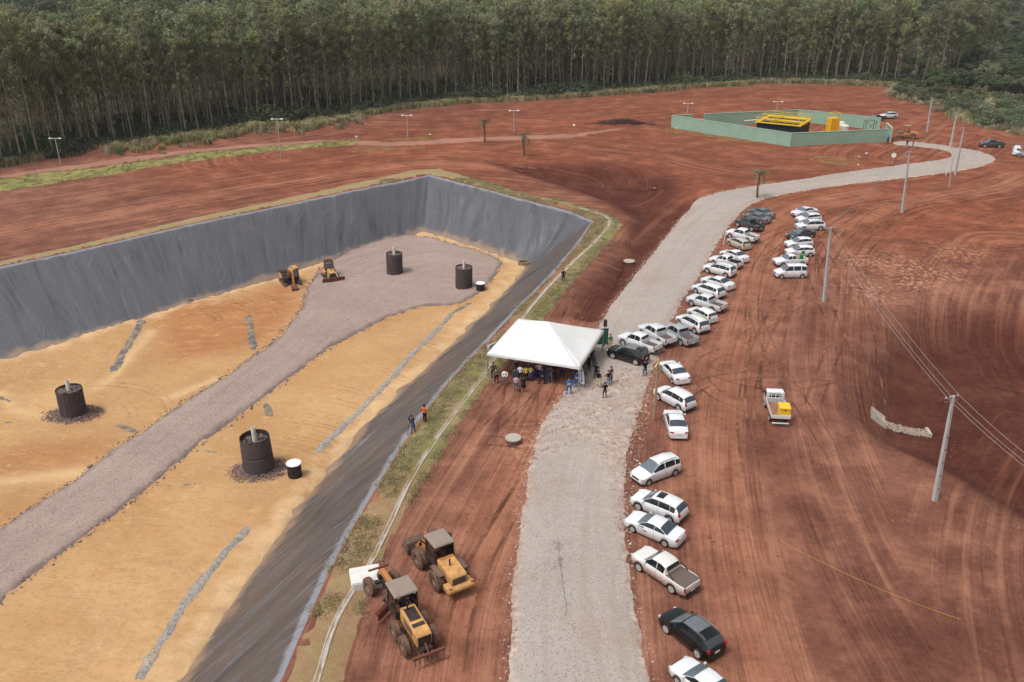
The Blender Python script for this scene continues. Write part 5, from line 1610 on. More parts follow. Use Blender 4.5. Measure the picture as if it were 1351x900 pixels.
put('door_emblem', patch('door_emblem', P4['st'], P4['RG'], .598, .655, 2.75, 3.45, .008, 3, 2, 1), DARKD, s4)
put('door_emblem', patch('door_emblem', P4['st'], P4['RG'], .545, .60, 1.9, 2.2, .008, 3, 2, 1), DARKD, s4)
put('door_emblem', patch('door_emblem', P4['st'], P4['RG'], .605, .64, 2.2, 2.4, .008, 3, 2, 1), DARKD, s4)
put('green_band', patch('green_band', P15['st'], P15['RG'], .01, .30, 1.0, 2.3, .008, 8, 3, 1), GREEND, s15)
put('lime_figure', patch('lime_figure', P15['st'], P15['RG'], .12, .30, 2.0, 4.0, .01, 6, 3, 1), YELD, s15)
put('green_band', patch('green_band', P15['st'], P15['RG'], .004, .03, .4, 2.4, .01, 3, 3, -1), GREEND, s15)
put('green_emblem', patch('green_emblem', P29['st'], P29['RG'], .38, .50, 1.6, 3.7, .01, 4, 4, 1), GREEND, s29)
bx0, bx1, fl, zr = P20['bed_xyz']
mb = MB(); gq = random.Random(4)
for i in range(9): mb.rock((bx0 + .2 + (bx1 - bx0 - .4) * i / 8, gq.uniform(-.4, .4), fl + .35), .42, gq)
part('dark_cover', mb, plain('black_cloth', srgb(28, 28, 31), .9), s20, smooth=True)
bx0, bx1, fl, zr = P28['bed_xyz']
mb = MB(); mb.box((bx0 + .6, -.1, fl + .36), (.4, .45, .66), None, (.9, .9)); mb.box((bx0 + .6, -.1, fl + .71), (.44, .5, .07)); mb.cyl((bx0 + .36, -.25, fl + .1), (bx0 + .36, .1, fl + .1), .09, n=8)
tr = part('wheelie_bin', mb, GREEND, None, .02)
tr.matrix_world = Matrix.Translation(s28.location) @ s28.rotation_euler.to_matrix().to_4x4()
tag(tr, 'green wheelie bin standing in the bed of the small white utility', 'bin')
mb = MB(); gq = random.Random(9)
for i in range(10): mb.rock((bx0 + .9 + .08 * i, gq.uniform(-.5, .5), fl + .12), .2, gq)
part('rubble_load', mb, plain('brown_rubble', srgb(140, 96, 70), .95), s28)
# ------------------------------------------------------------------ construction machines
YEL = plain('machine_yellow', srgb(196, 148, 88), .55, .4, var=.15, dirt=.5, dirtcol=srgb(140, 100, 74), scale=1.6)
ORA = plain('machine_orange', srgb(176, 116, 66), .6, .3, var=.12, dirt=.35, dirtcol=srgb(120, 82, 62), scale=1.6)
CABROOF = plain('cab_roof_grey', srgb(134, 122, 112), .75, .3, var=.1, dirt=.25, dirtcol=srgb(150, 118, 100), scale=1.2)
STEEL = plain('worn_steel', srgb(104, 88, 80), .7, .4, metal=.2, var=.25, dirt=.5, dirtcol=srgb(128, 90, 74), scale=2)
DARKM = plain('dark_machine', srgb(40, 37, 36), .7, .3, dirt=.3, scale=3)
RUST = plain('rusty_blade', srgb(112, 64, 52), .7, .3, var=.25, dirt=.4, dirtcol=srgb(92, 60, 50), scale=2)
MUDT = plain('muddy_tyre', srgb(74, 62, 56), .95, .1, var=.2, dirt=.7, dirtcol=srgb(128, 98, 84), bump=.5, scale=3)
MUDR = plain('muddy_rim', srgb(120, 100, 84), .9, .2, var=.2, dirt=.6, dirtcol=srgb(136, 104, 88), scale=3)
HOSE = plain('chrome_rod', srgb(150, 146, 142), .3, .5, metal=.7)

def big_wheel(parent, x, y, r, w, flip=False, rot=(0, 0, 0)):
    e = bpy.data.objects.new('wheel', None); COL.objects.link(e); e.parent = parent; e.location = (x, y, r); e.rotation_euler = rot
    ty = MB().lathe([(r * .48, -w / 2), (r * .86, -w / 2), (r * .96, -w * .4), (r, -w * .18), (r, w * .18), (r * .96, w * .4), (r * .86, w / 2), (r * .48, w / 2)], 28, 'y')
    for i in range(22):
        a = i * 2 * PI / 22
        for s_ in (-1, 1):
            ty.box((math.cos(a + .07 * s_) * r * .985, s_ * w * .23, math.sin(a + .07 * s_) * r * .985), (r * .09, w * .46, r * .11), (0, -a, s_ * .35))
    part('tyre', ty, MUDT, e, smooth=False)
    rm = MB().lathe([(r * .5, -w * .42), (r * .5, w * .42), (r * .44, w * .4), (r * .4, w * .12), (r * .17, w * .14), (r * .15, w * .26), (.001, w * .27)], 20, 'y')
    rm.lathe([(r * .44, -w * .4), (r * .4, -w * .12), (.001, -w * .14)], 20, 'y')
    for i in range(8): rm.cyl((math.cos(i * PI / 4) * r * .28, w * .1, math.sin(i * PI / 4) * r * .28), (math.cos(i * PI / 4) * r * .28, w * .2, math.sin(i * PI / 4) * r * .28), .03, n=6)
    part('rim', rm, MUDR, e, smooth=True)
    return e

def cab(parent, x0, x1, w, z0, z1, roofmat, inset=.12, overhang=.15, wtop=None):
    wt = wtop or w
    fr = MB()
    for x, dx in ((x0, .06), (x1, -.1)):
        for s_ in (-1, 1): fr.tube([(x, s_ * w / 2, z0), (x + dx, s_ * wt / 2, z1)], .05, 4)
    for x in (x0, x1):
        fr.box((x, 0, z0 + .04), (.08, w, .08))
    for s_ in (-1, 1): fr.box(((x0 + x1) / 2, s_ * w / 2, z0 + .28), (x1 - x0, .05, .56))
    fr.box((x0 + .02, 0, z0 + .28), (.05, w, .56))
    part('cab_frame', fr, DARKM, parent)
    part('windscreen', MB().box((x1 - .06, 0, (z0 + z1) / 2 + .1), (.03, w * .92, (z1 - z0) * .72)), GLASS2, parent)
    for s_ in (-1, 1): part('side_window', MB().box(((x0 + x1) / 2, s_ * (w / 2 - .02), (z0 + z1) / 2 + .26), (x1 - x0 - .14, .025, (z1 - z0) * .58)), GLASS, parent)
    part('seat', MB().box((x0 + .5, 0, z0 + .5), (.5, .5, .14)).box((x0 + .27, 0, z0 + .8), (.14, .5, .6)), DARKM, parent, .03)
    part('cab_roof', MB().box(((x0 + x1) / 2, 0, z1 + .06), (x1 - x0 + overhang * 2, w + overhang, .14), None, (.94, .92)), roofmat, parent, .03)

def machine(name, label, cat, px_rear, px_front, back):
    """px_rear / px_front: surveyed ground points under the rear and front axles; back: distance of the rear axle behind the origin"""
    a, b = G(*px_rear), G(*px_front)
    d = Vector((b.x - a.x, b.y - a.y, 0)).normalized()
    o = a + d * back
    t = thing(name, label, cat, (o.x, o.y, hz(o.x, o.y)), math.atan2(d.y, d.x))
    t['span'] = (b - a).length
    return t

# wheel loader: origin between the axles
t = machine('wheel_loader', 'yellow wheel loader with a muddy bucket, beside the gravel road', 'loader', (593, 770), (566, 737), 1.35)
for x in (-1.35, 1.4):
    for s_ in (-1, 1): big_wheel(t, x, s_ * .98, .74, .55, rot=(0, 0, (0 if s_ > 0 else PI) + (0.1 if x > 0 else 0)))
part('rear_frame', MB().box((-1.5, 0, .95), (2.5, .95, .6)).box((-1.35, 0, .74), (.3, 1.5, .3)), YEL, t, .04)
part('front_frame', MB().box((1.1, 0, .85), (1.5, .8, .6)).box((1.4, 0, .74), (.3, 1.5, .3)).prism([(.7, 1.1), (1.6, 1.1), (1.45, 1.75), (.95, 1.75)], -.42, .42), ORA, t, .04)
hood = part('engine_hood', MB().prism([(-2.9, 1.1), (-.75, 1.1), (-.75, 1.98), (-1.2, 2.0), (-2.75, 1.78), (-2.9, 1.6)], -.62, .62), YEL, t, .06)
part('hood_recess', MB().box((-.98, 0, 1.985), (.34, .98, .03)), ORA, hood)
part('exhaust', MB().tube([(-1.75, .12, 1.85), (-1.75, .12, 2.35), (-1.82, .12, 2.45)], .06, 8), DARKM, hood)
part('radiator_grille', MB().box((-2.9, 0, 1.38), (.06, 1.0, .52)), DARKM, t, .02)
for z in np.linspace(1.18, 1.58, 6): part('grille_slat', MB().box((-2.94, 0, z), (.03, .94, .025)), STEEL, t)
part('counterweight', MB().prism([(-3.25, .72), (-2.35, .62), (-2.35, 1.12), (-3.05, 1.12), (-3.25, 1.0)], -1.0, 1.0), YEL, t, .06)
for s_ in (-1, 1):
    part('head_lamp', MB().box((-3.12, s_ * .85, 1.2), (.14, .2, .16)), YEL, t, .02)
    part('fender', MB().prism([(-2.05, 1.45), (-.7, 1.45), (-.5, 1.2), (-.5, 1.26), (-.66, 1.53), (-2.05, 1.53)], s_ * .92 - .2, s_ * .92 + .2), STEEL, t, .02)
cab(t, -.75, .75, 1.45, 1.25, 2.95, CABROOF)
part('beacon', MB().cyl((-.2, -.8, 2.9), (-.2, -.8, 3.25), .07, n=8), DARKM, t)
for s_ in (-1, 1):
    part('mirror', MB().tube([(.6, s_ * .75, 2.3), (.8, s_ * 1.05, 2.4)], .02, 4).box((.82, s_ * 1.08, 2.4), (.06, .2, .3)), DARKM, t)
    part('lift_arm', MB().prism([(.75, 1.55), (1.05, 1.85), (2.3, 1.45), (3.0, .62), (2.85, .45), (2.1, 1.1), (.8, 1.35)], s_ * .52 - .07, s_ * .52 + .07), ORA, t, .02)
    part('hydraulic_ram', MB().cyl((.9, s_ * .38, .95), (1.7, s_ * .42, 1.2), .08, n=8).cyl((1.7, s_ * .42, 1.2), (2.2, s_ * .45, 1.3), .045, n=8), HOSE, t)
part('tilt_linkage', MB().prism([(1.9, 1.1), (2.1, 1.15), (2.35, 2.05), (2.15, 2.1)], -.1, .1).cyl((1.1, 0, 1.75), (2.2, 0, 1.95), .08, n=8).cyl((2.2, 0, 1.2), (3.0, 0, 1.0), .06, n=8), ORA, t)
pf = [(2.85, .25), (3.9, .22), (3.9, .28), (3.2, .34), (2.98, .6), (2.95, 1.0), (3.2, 1.32), (3.15, 1.4), (2.85, 1.1), (2.78, .6)]
bk_ = part('bucket', MB().prism(pf, -1.22, 1.22).prism([(2.85, .25), (3.88, .25), (3.2, 1.38), (2.85, 1.1)], -1.25, -1.2).prism([(2.85, .25), (3.88, .25), (3.2, 1.38), (2.85, 1.1)], 1.2, 1.25), STEEL, t)
for i in range(7): part('bucket_tooth', MB().box((3.98, -1.08 + .36 * i, .25), (.22, .1, .06)), DARKM, bk_)

# motor grader: origin at the tandem axle
t = machine('motor_grader', 'yellow motor grader with a long gooseneck, beside the white concrete box', 'grader', (547, 845), (512, 788), 0.0)
for s_ in (-1, 1):
    for x in (-.78, .78): big_wheel(t, x, s_ * 1.0, .66, .42, rot=(0, 0, 0 if s_ > 0 else PI))
    part('tandem_case', MB().box((0, s_ * .72, .66), (2.1, .16, .4)), DARKM, t, .04)
    big_wheel(t, 5.6, s_ * .95, .62, .38, rot=(s_ * 0 + .12, 0, (0 if s_ > 0 else PI) + .25))
part('rear_frame', MB().box((-.3, 0, .85), (3.6, .8, .45)), DARKM, t, .03)
hood = part('engine_hood', MB().prism([(-1.75, 1.05), (1.0, 1.05), (1.0, 2.1), (-1.55, 1.95), (-1.75, 1.8)], -.52, .52), YEL, t, .05)
part('hood_panel', MB().box((.15, 0, 2.07), (1.15, .72, .05), (0, -.058, 0)), DARKM, hood)
part('hood_panel', MB().box((-.85, 0, 2.0), (.3, .8, .05), (0, -.058, 0)), DARKM, hood)
part('exhaust', MB().cyl((.55, .15, 2.05), (.55, .15, 2.7), .06, n=8), DARKM, hood)
part('radiator_grille', MB().box((-1.77, 0, 1.45), (.06, .86, .7)), DARKM, t, .02)
part('side_vent', MB().box((-.4, .53, 1.6), (1.2, .03, .5)), STEEL, hood); part('side_vent', MB().box((-.4, -.53, 1.6), (1.2, .03, .5)), STEEL, hood)
rp = part('ripper', MB().box((-2.35, 0, .85), (.16, 2.1, .16)).box((-2.0, .3, .8), (.7, .1, .14)).box((-2.0, -.3, .8), (.7, .1, .14)).cyl((-1.8, 0, 1.3), (-2.3, 0, .95), .06, n=8), RUST, t)
for i in range(7): part('ripper_shank', MB().box((-2.4, -.96 + .32 * i, .68), (.1, .07, .6), (0, .2, 0)), STEEL, rp)
cab(t, 1.05, 2.45, 1.5, 1.15, 3.0, CABROOF, overhang=.18)
for s_ in (-1, 1): part('work_lamp', MB().box((.98, s_ * .55, 2.92), (.1, .14, .12)), PLATE, t, .02)
part('main_beam', MB().prism([(2.3, 1.35), (3.2, 1.75), (5.3, 1.5), (6.1, .95), (6.1, 1.2), (5.5, 1.85), (3.2, 2.1), (2.3, 1.75)], -.16, .16), ORA, t, .03)
part('front_axle', MB().box((5.6, 0, .72), (.28, 1.7, .2)).box((5.85, 0, .95), (.4, .4, .5)), DARKM, t, .03)
part('lamp_bar', MB().box((6.15, 0, 1.45), (.12, 1.5, .1)).cyl((6.05, 0, 1.1), (6.12, 0, 1.45), .05, n=6), RUST, t)
part('blade_circle', MB().lathe([(.75, .9), (.75, 1.02), (.6, 1.02), (.6, .9)], 24, 'z', (3.4, 0, 0)).box((4.4, 0, .98), (2.0, .2, .16)), DARKM, t)
mb = MB(); arc = [(.0, .22), (.12, .2), (.05, .45), (.1, .72), (.22, .86), (.16, .9), (.02, .75), (-.04, .45)]
mb.prism(arc, -1.8, 1.8)
bl = part('mouldboard', mb, RUST, t, loc=(3.3, 0, .12), rot=(0, 0, .55))
for s_ in (-1, 1):
    part('hydraulic_ram', MB().cyl((2.9, s_ * .35, 2.2), (3.4, s_ * .85, 1.0), .07, n=8), HOSE, t)
part('circle_saddle', MB().box((2.95, 0, 2.05), (.3, 1.0, .3)).tube([(2.7, .65, 1.3), (2.75, .7, 1.9)], .05, 5), STEEL, t, .03)
part('steps', MB().box((.95, .85, .75), (.5, .3, .05)).box((.95, .9, 1.05), (.4, .25, .05)).tube([(1.2, .95, .6), (1.2, .95, 1.6)], .03, 5), STEEL, t)

def track(parent, x0, x1, y, r, w):
    t_ = MB()
    pts = []
    for i in range(9): a = PI / 2 + PI * i / 8; pts.append((x0 + math.cos(a) * r, r + math.sin(a) * r))
    for i in range(9): a = -PI / 2 + PI * i / 8; pts.append((x1 + math.cos(a) * r, r + math.sin(a) * r))
    t_.prism(pts, y - w / 2, y + w / 2)
    o = part('track', t_, STEEL, parent, .02)
    sh = MB()
    n = 26; L = 2 * (x1 - x0) + 2 * PI * r
    for i in range(n):
        s_ = L * i / n
        if s_ < x1 - x0: p, a = (x0 + s_, 2 * r), 0
        elif s_ < x1 - x0 + PI * r: q = (s_ - (x1 - x0)) / r; p, a = (x1 + math.sin(q) * r, r + math.cos(q) * r), q
        elif s_ < 2 * (x1 - x0) + PI * r: p, a = (x1 - (s_ - (x1 - x0) - PI * r), 0), 0
        else: q = (s_ - 2 * (x1 - x0) - PI * r) / r; p, a = (x0 - math.sin(q) * r, r - math.cos(q) * r), q
        sh.box((p[0], y, p[1] + .01), (.14, w * 1.06, .05), (0, a, 0))
    part('track_shoes', sh, DARKM, o)
    return o
# excavator on the pad
t = machine('excavator', 'yellow crawler excavator with its boom folded, on the pit gravel pad', 'excavator', (380, 372), (397, 392), 1.6)
for s_ in (-1, 1): track(t, -1.5, 1.5, s_ * 1.1, .42, .55)
part('undercarriage', MB().box((0, 0, .6), (2.2, 1.7, .4)).cyl((0, 0, .8), (0, 0, 1.05), .7, n=16), DARKM, t, .03)
part('house', MB().box((-.75, 0, 1.5), (2.2, 2.4, .85), None, (.96, .97)).box((.6, -.85, 1.4), (1.0, .7, .6)), DARKM, t, .06)
part('side_panel', MB().box((-.9, 1.2, 1.5), (1.6, .06, .6)).box((-.9, -1.2, 1.5), (1.6, .06, .6)), YEL, t, .02)
part('counterweight', MB().prism([(-1.9, 1.1), (-2.25, 1.25), (-2.25, 1.9), (-1.85, 2.0)], -1.15, 1.15), DARKM, t, .06)
part('engine_cover', MB().box((-1.2, -.2, 2.02), (1.1, 1.7, .2)), DARKM, t, .04)
e = bpy.data.objects.new('cab', None); COL.objects.link(e); e.parent = t; e.location = (.35, .72, 0)
cab(e, -.65, .65, .95, 1.2, 2.9, YEL, overhang=.04)
part('boom', MB().prism([(.2, 1.5), (.2, 1.9), (1.5, 3.5), (2.3, 3.75), (3.5, 3.35), (3.5, 3.1), (2.3, 3.3), (1.75, 3.05), (.6, 1.5)], -.42, -.08), YEL, t, .03)
part('stick', MB().prism([(3.2, 3.75), (3.55, 3.65), (3.5, 1.1), (3.3, 1.1)], -.38, -.12), YEL, t, .03)
for s_ in (-.55, .05): part('hydraulic_ram', MB().cyl((.9, s_, 1.4), (1.7, s_, 3.0), .08, n=8), HOSE, t)
part('hydraulic_ram', MB().cyl((1.9, -.25, 3.85), (3.1, -.25, 3.85), .09, n=8), HOSE, t)
part('bucket', MB().prism([(3.3, 1.15), (3.6, 1.1), (3.95, .75), (3.9, .25), (3.55, .1), (3.5, .16), (3.78, .35), (3.75, .7), (3.3, .95)], -.75, .25), RUST, t, .01)
# bulldozer beside it
t = machine('bulldozer', 'yellow crawler bulldozer with a wide rusty blade, on the pit gravel pad', 'bulldozer', (434, 366), (441, 376), 1.2)
for s_ in (-1, 1): track(t, -1.2, 1.2, s_ * .95, .42, .5)
part('chassis', MB().box((.1, 0, .75), (2.8, 1.3, .5)), DARKM, t, .04)
part('engine_hood', MB().prism([(.2, 1.0), (1.75, 1.0), (1.75, 1.75), (.2, 1.95)], -.5, .5), YEL, t, .05)
part('radiator_grille', MB().box((1.78, 0, 1.35), (.06, .8, .6)), DARKM, t, .02)
for s_ in (-1, 1): part('side_tank', MB().box((-.6, s_ * .75, 1.25), (1.3, .5, .5)), YEL, t, .05)
cab(t, -1.1, .15, 1.2, 1.25, 2.95, DARKM, overhang=.14)
part('exhaust', MB().cyl((.9, 0, 1.8), (.9, 0, 2.5), .06, n=8), DARKM, t)
part('blade', MB().prism([(2.3, .1), (2.4, .1), (2.28, .6), (2.42, 1.15), (2.34, 1.18), (2.16, .62)], -1.75, 1.75), RUST, t)
for s_ in (-1, 1): part('push_arm', MB().box((1.3, s_ * 1.3, .5), (2.0, .18, .26)), YEL, t, .02); 
for s_ in (-1, 1): part('hydraulic_ram', MB().cyl((1.2, s_ * .6, 1.6), (2.2, s_ * .8, .9), .06, n=8), HOSE, t)
# soil roller by the compound gate
t = machine('soil_roller', 'brown soil roller with a canopy, outside the gate of the green compound', 'roller', (1204, 183), (1190, 182), 1.3)
part('drum', MB().lathe([(.75, -1.05), (.75, 1.05)], 28, 'y', (1.5, 0, .75), True), STEEL, t)
part('drum_frame', MB().box((1.5, 1.12, .8), (1.9, .12, .25)).box((1.5, -1.12, .8), (1.9, .12, .25)).box((.55, 0, .85), (.2, 2.3, .35)), ORA, t, .03)
part('engine_hood', MB().prism([(-2.4, .7), (-.4, .7), (-.4, 1.7), (-2.2, 1.5), (-2.4, 1.3)], -.75, .75), ORA, t, .06)
for s_ in (-1, 1): big_wheel(t, -1.3, s_ * .9, .7, .45, rot=(0, 0, 0 if s_ > 0 else PI))
for x in (-.35, .75):
    for s_ in (-1, 1): part('canopy_post', MB().cyl((x, s_ * .65, 1.2), (x, s_ * .65, 2.85), .05, n=6), DARKM, t)
part('platform', MB().box((.2, 0, 1.1), (1.2, 1.4, .25)), ORA, t, .03)
part('seat', MB().box((.0, 0, 1.5), (.5, .5, .2)).box((-.22, 0, 1.8), (.12, .5, .6)), DARKM, t, .03)
part('canopy', MB().box((.2, 0, 2.9), (1.5, 1.6, .12)), CABROOF, t, .04)

# small flatbed truck carrying a yellow box
K = dict(L=4.9, W=1.75)
a, b = G(1016, 560), G(1007, 534)
d = Vector((b.x - a.x, b.y - a.y, 0)).normalized(); rz = math.atan2(d.y, d.x)
o = (a + b) / 2 + Vector((d.y, -d.x, 0)) * .8
t = thing('flatbed_truck', 'small white flatbed truck with a ladder rack, standing alone in the ruts', 'truck', (o.x, o.y, hz(o.x, o.y)), rz)
CABP = [(.95, .45), (2.3, .45), (2.36, .8), (2.2, 1.15), (1.85, 1.75), (1.7, 1.92), (1.1, 1.95), (.98, 1.8)]
part('cab', MB().prism(CABP, -.80, .80), WHITE, t, .07)
part('windscreen', MB().prism([(2.215, 1.16), (2.225, 1.17), (1.875, 1.76), (1.865, 1.75)], -.7, .7), GLASS2, t)
part('rear_window', MB().box((.955, 0, 1.55), (.03, 1.1, .4)), GLASS, t)
for s_ in (-1, 1):
    part('side_window', MB().prism([(1.15, 1.2), (2.08, 1.2), (1.78, 1.72), (1.15, 1.75)], s_ * .81 - .012, s_ * .81 + .012), GLASS, t)
    part('mirror', MB().box((2.0, s_ * .98, 1.4), (.08, .18, .26)).cyl((2.0, s_ * .8, 1.35), (2.0, s_ * .95, 1.38), .02, n=5), DARKM, t)
    part('head_lamp', MB().box((2.33, s_ * .6, .78), (.08, .26, .16)), LAMPG, t, .03)
    part('tail_lamp', MB().box((-2.4, s_ * .7, .62), (.06, .26, .12)), TAIL, t)
part('chassis', MB().box((-.2, 0, .55), (4.3, .7, .22)), DARKM, t)
part('bed_floor', MB().box((-.8, 0, .86), (3.2, 1.74, .08)), plain('bed_boards', srgb(142, 106, 88), .9, .1, var=.3, dirt=.5, scale=3), t)
for i in range(6): part('floor_plank', MB().box((-.8, -.72 + .288 * i, .912), (3.16, .27, .02)), MATS['bed_boards'], t)
for s_ in (-1, 1): part('side_board', MB().box((-.8, s_ * .86, 1.08), (3.24, .05, .38)), WHITED, t, .01)
part('tailgate', MB().box((-2.41, 0, 1.08), (.05, 1.68, .38)), WHITED, t, .01)
rk = MB()
for q in (-.78, -.39, 0, .39, .78): rk.cyl((.84, q, .9), (.84, q, 1.95), .03, n=5)
for z in (1.35, 1.65, 1.95): rk.cyl((.84, -.8, z), (.84, .8, z), .03, n=5)
part('ladder_rack', rk, WHITE, t)
part('rear_bumper', MB().box((-2.5, 0, .45), (.1, 1.5, .12)), PLATE, t, .02)
ty, rm = wheel_meshes(.33)
for x in (-1.25, 1.45):
    for s_ in (-1, 1):
        w = bpy.data.objects.new('wheel', None); COL.objects.link(w); w.parent = t; w.location = (x, s_ * .72, .33); w.rotation_euler = (0, 0, 0 if s_ > 0 else PI)
        put('tyre', ty, None, w); put('rim', rm, None, w)
bx = MB().box((0, 0, .5), (1.05, .95, .9)).box((0, 0, 1.0), (1.2, 1.1, .14), None, (.85, .85))
yb = part('storage_box', bx, plain('bright_yellow_box', srgb(222, 178, 44), .5, .4), None, .03)
yb.matrix_world = t.matrix_basis @ Matrix.Translation((-1.75, -.34, .93))
tag(yb, 'bright yellow lidded box riding on the flatbed truck', 'box')
part('latch', MB().box((-.54, 0, .75), (.04, .2, .08)), DARKM, yb)

# ------------------------------------------------------------------ marquee
FAB = N('white_canvas', .6, .3)
co = FAB.coord('Object')
FAB.base(FAB.mix(FAB.ramp(FAB.noise(co, .5, 4), .3, .7), srgb(212, 212, 212), srgb(224, 224, 224)))
tr_ = FAB.n('ShaderNodeBsdfTranslucent'); tr_.inputs[0].default_value = (.7, .7, .69, 1)
mx_ = FAB.n('ShaderNodeMixShader'); mx_.inputs[0].default_value = .1
FAB.l(FAB.b.outputs[0], mx_.inputs[1]); FAB.l(tr_.outputs[0], mx_.inputs[2]); FAB.l(mx_.outputs[0], FAB.t.nodes['Material Output'].inputs['Surface'])
FAB.bump(FAB.noise(co, 1.2, 3), .25, .06)
EAVE = 2.75
q = [Vector((*at_level(px, py, EAVE), 0)) for px, py in ((642, 466), (763, 485), (797.5, 436), (685.6, 421))]
tc = sum(q, Vector()) / 4
tent = thing('marquee_tent', 'white pyramid marquee sheltering the gathering beside the gravel road', 'tent', (tc.x, tc.y, hz(tc.x, tc.y)))
q = [p - tc for p in q]
# square it up
ux = ((q[1] - q[0]) + (q[2] - q[3])).normalized(); uy = Vector((-ux.y, ux.x, 0))
wx = ((q[1] - q[0]).length + (q[2] - q[3]).length) / 4; wy = ((q[2] - q[1]).length + (q[3] - q[0]).length) / 4
print('tent', wx * 2, wy * 2)
def tp(a, b, z): return ux * a * wx + uy * b * wy + Vector((0, 0, z))
n = 16
mb = MB(); V_, F_ = [], []
for side in range(4):
    ca = [(-1, -1), (1, -1), (1, 1), (-1, 1)]
    A, B = ca[side], ca[(side + 1) % 4]
    o_ = len(V_)
    for i in range(n + 1):
        for j in range(n + 1):
            s_ = i / n; h_ = j / n
            e = (A[0] + (B[0] - A[0]) * s_, A[1] + (B[1] - A[1]) * s_)
            sag = -.16 * math.sin(PI * s_) * math.sin(PI * min(1, h_ * 1.1)) * (1 - h_) - .05 * math.sin(PI * h_)
            V_.append(tp(e[0] * (1 - h_) * 1.012, e[1] * (1 - h_) * 1.012, EAVE + 2.3 * h_ + sag))
    for i in range(n):
        for j in range(n): F_.append((o_ + i * (n + 1) + j, o_ + (i + 1) * (n + 1) + j, o_ + (i + 1) * (n + 1) + j + 1, o_ + i * (n + 1) + j + 1))
mb.add(V_, F_)
cn = part('canopy', mb, FAB.m, tent)
md = cn.modifiers.new('thickness', 'SOLIDIFY'); md.thickness = .015
cn.data.polygons.foreach_set('use_smooth', [True] * len(cn.data.polygons)); cn.data.set_sharp_from_angle(angle=R(14))
for side in range(4):
    ca = [(-1, -1), (1, -1), (1, 1), (-1, 1)]
    A, B = ca[side], ca[(side + 1) % 4]
    mb = MB(); vs2 = []
    for i in range(13):
        e = (A[0] + (B[0] - A[0]) * i / 12, A[1] + (B[1] - A[1]) * i / 12)
        vs2 += [tp(e[0] * 1.012, e[1] * 1.012, EAVE + .01), tp(e[0] * 1.016, e[1] * 1.016, EAVE - .22 + .02 * math.sin(i * 2.1))]
    mb.add(vs2, [(2 * i, 2 * i + 2, 2 * i + 3, 2 * i + 1) for i in range(12)])
    part('valance', mb, FAB.m, cn)
    part('eave_beam', MB().cyl(tp(*A, EAVE - .1), tp(*B, EAVE - .1), .05, n=6), plain('galvanised_steel', srgb(150, 148, 146), .5, .4, metal=.4), tent)
    part('tent_pole', MB().cyl(tp(*A, -.15), tp(*A, EAVE), .07, n=8).box(tp(*A, .02), (.3, .3, .04)), MATS['galvanised_steel'], tent)
    part('rafter', MB().cyl(tp(*A, EAVE - .05), tp(0, 0, EAVE + 2.16), .035, n=6), MATS['galvanised_steel'], tent)
# chairs and a dark screen under it
BLK = plain('black_board', srgb(20, 20, 22), .6)
def on_tent(a, b): p = tent.location + tp(a, b, 0); return Vector((p.x, p.y, hz(p.x, p.y)))
rzt = math.atan2(ux.y, ux.x)
p = on_tent(-.62, .5)
t = thing('display_board', 'dark display board standing under the tent canopy', 'board', p, rzt)
part('panel', MB().box((0, 0, 1.3), (1.1, .06, 1.5)), BLK, t, .01); part('stand', MB().cyl((-.45, 0, 0), (-.45, 0, .6), .03).cyl((.45, 0, 0), (.45, 0, .6), .03).box((-.45, 0, .02), (.06, .5, .04)).box((.45, 0, .02), (.06, .5, .04)), DARKM, t)
PUR = plain('purple_cloth', srgb(66, 40, 84), .9)
p = on_tent(-.02, -.55)
t = thing('draped_table', 'table under the tent draped in purple cloth', 'table', p, rzt)
part('tablecloth', MB().box((0, 0, .38), (1.7, .7, .74), None, (.97, .92)), PUR, t, .03); part('table_top', MB().box((0, 0, .77), (1.66, .68, .03)), PUR, t)

# feather flag, loudspeaker, banner
p = G(772, 513)
t = thing('feather_flag', 'white feather flag with grey lettering before the tent corner', 'flag', p)
pole = [(0, 0, 0), (-.1, 0, 1.2), (-.28, 0, 2.3), (-.48, 0, 2.75)]
part('pole', MB().tube(pole, .02, 6), DARKM, t)
sail = []
for i in range(15):
    f = i / 14; z = .45 + 2.28 * f
    xl = -.02 - .5 * max(0, f) ** 2.0 * .8 - .05; wd = .62 * math.sin(PI * min(1, (f * .86 + .12))) ** .6
    sail.append((xl, z, wd))
for nm, yv in (('sail', 0.0),):
    vs2 = []
    for xl, z, wd in sail:
        for yy in (-.008, .008): vs2 += [(xl, yy + .03 * math.sin(z * 2), z), (xl - wd, yy + .03 * math.sin(z * 2 + 1), z + .1)]
    F_ = []
    for i in range(14):
        a = i * 4; b = a + 4
        F_ += [(a, a + 1, b + 1, b), (a + 2, b + 2, b + 3, a + 3), (a, b, b + 2, a + 2), (a + 1, a + 3, b + 3, b + 1)]
    sl = part('sail', MB().add(vs2, F_), plain('white_flag', srgb(224, 224, 230), .7), t)
gr_ = plain('grey_print', srgb(110, 112, 128), .7)
for z, w, h_ in ((2.05, .2, .3), (1.72, .13, .22), (1.45, .16, .2), (1.2, .12, .2), (.92, .2, .24)):
    part('print_mark', MB().box((-.38 - .05 * (z - 1), -.03 + .03 * math.sin(z * 2), z), (w, .012, h_)), gr_, sl)
part('base', MB().box((.0, 0, .05), (.7, .08, .06)).box((0, 0, .05), (.08, .7, .06)).cyl((0, 0, .02), (0, 0, .14), .22, n=12), DARKM, t)
p = G(797, 462)
t = thing('loudspeaker', 'black loudspeaker raised on a stand at the rear corner of the tent', 'speaker', p)
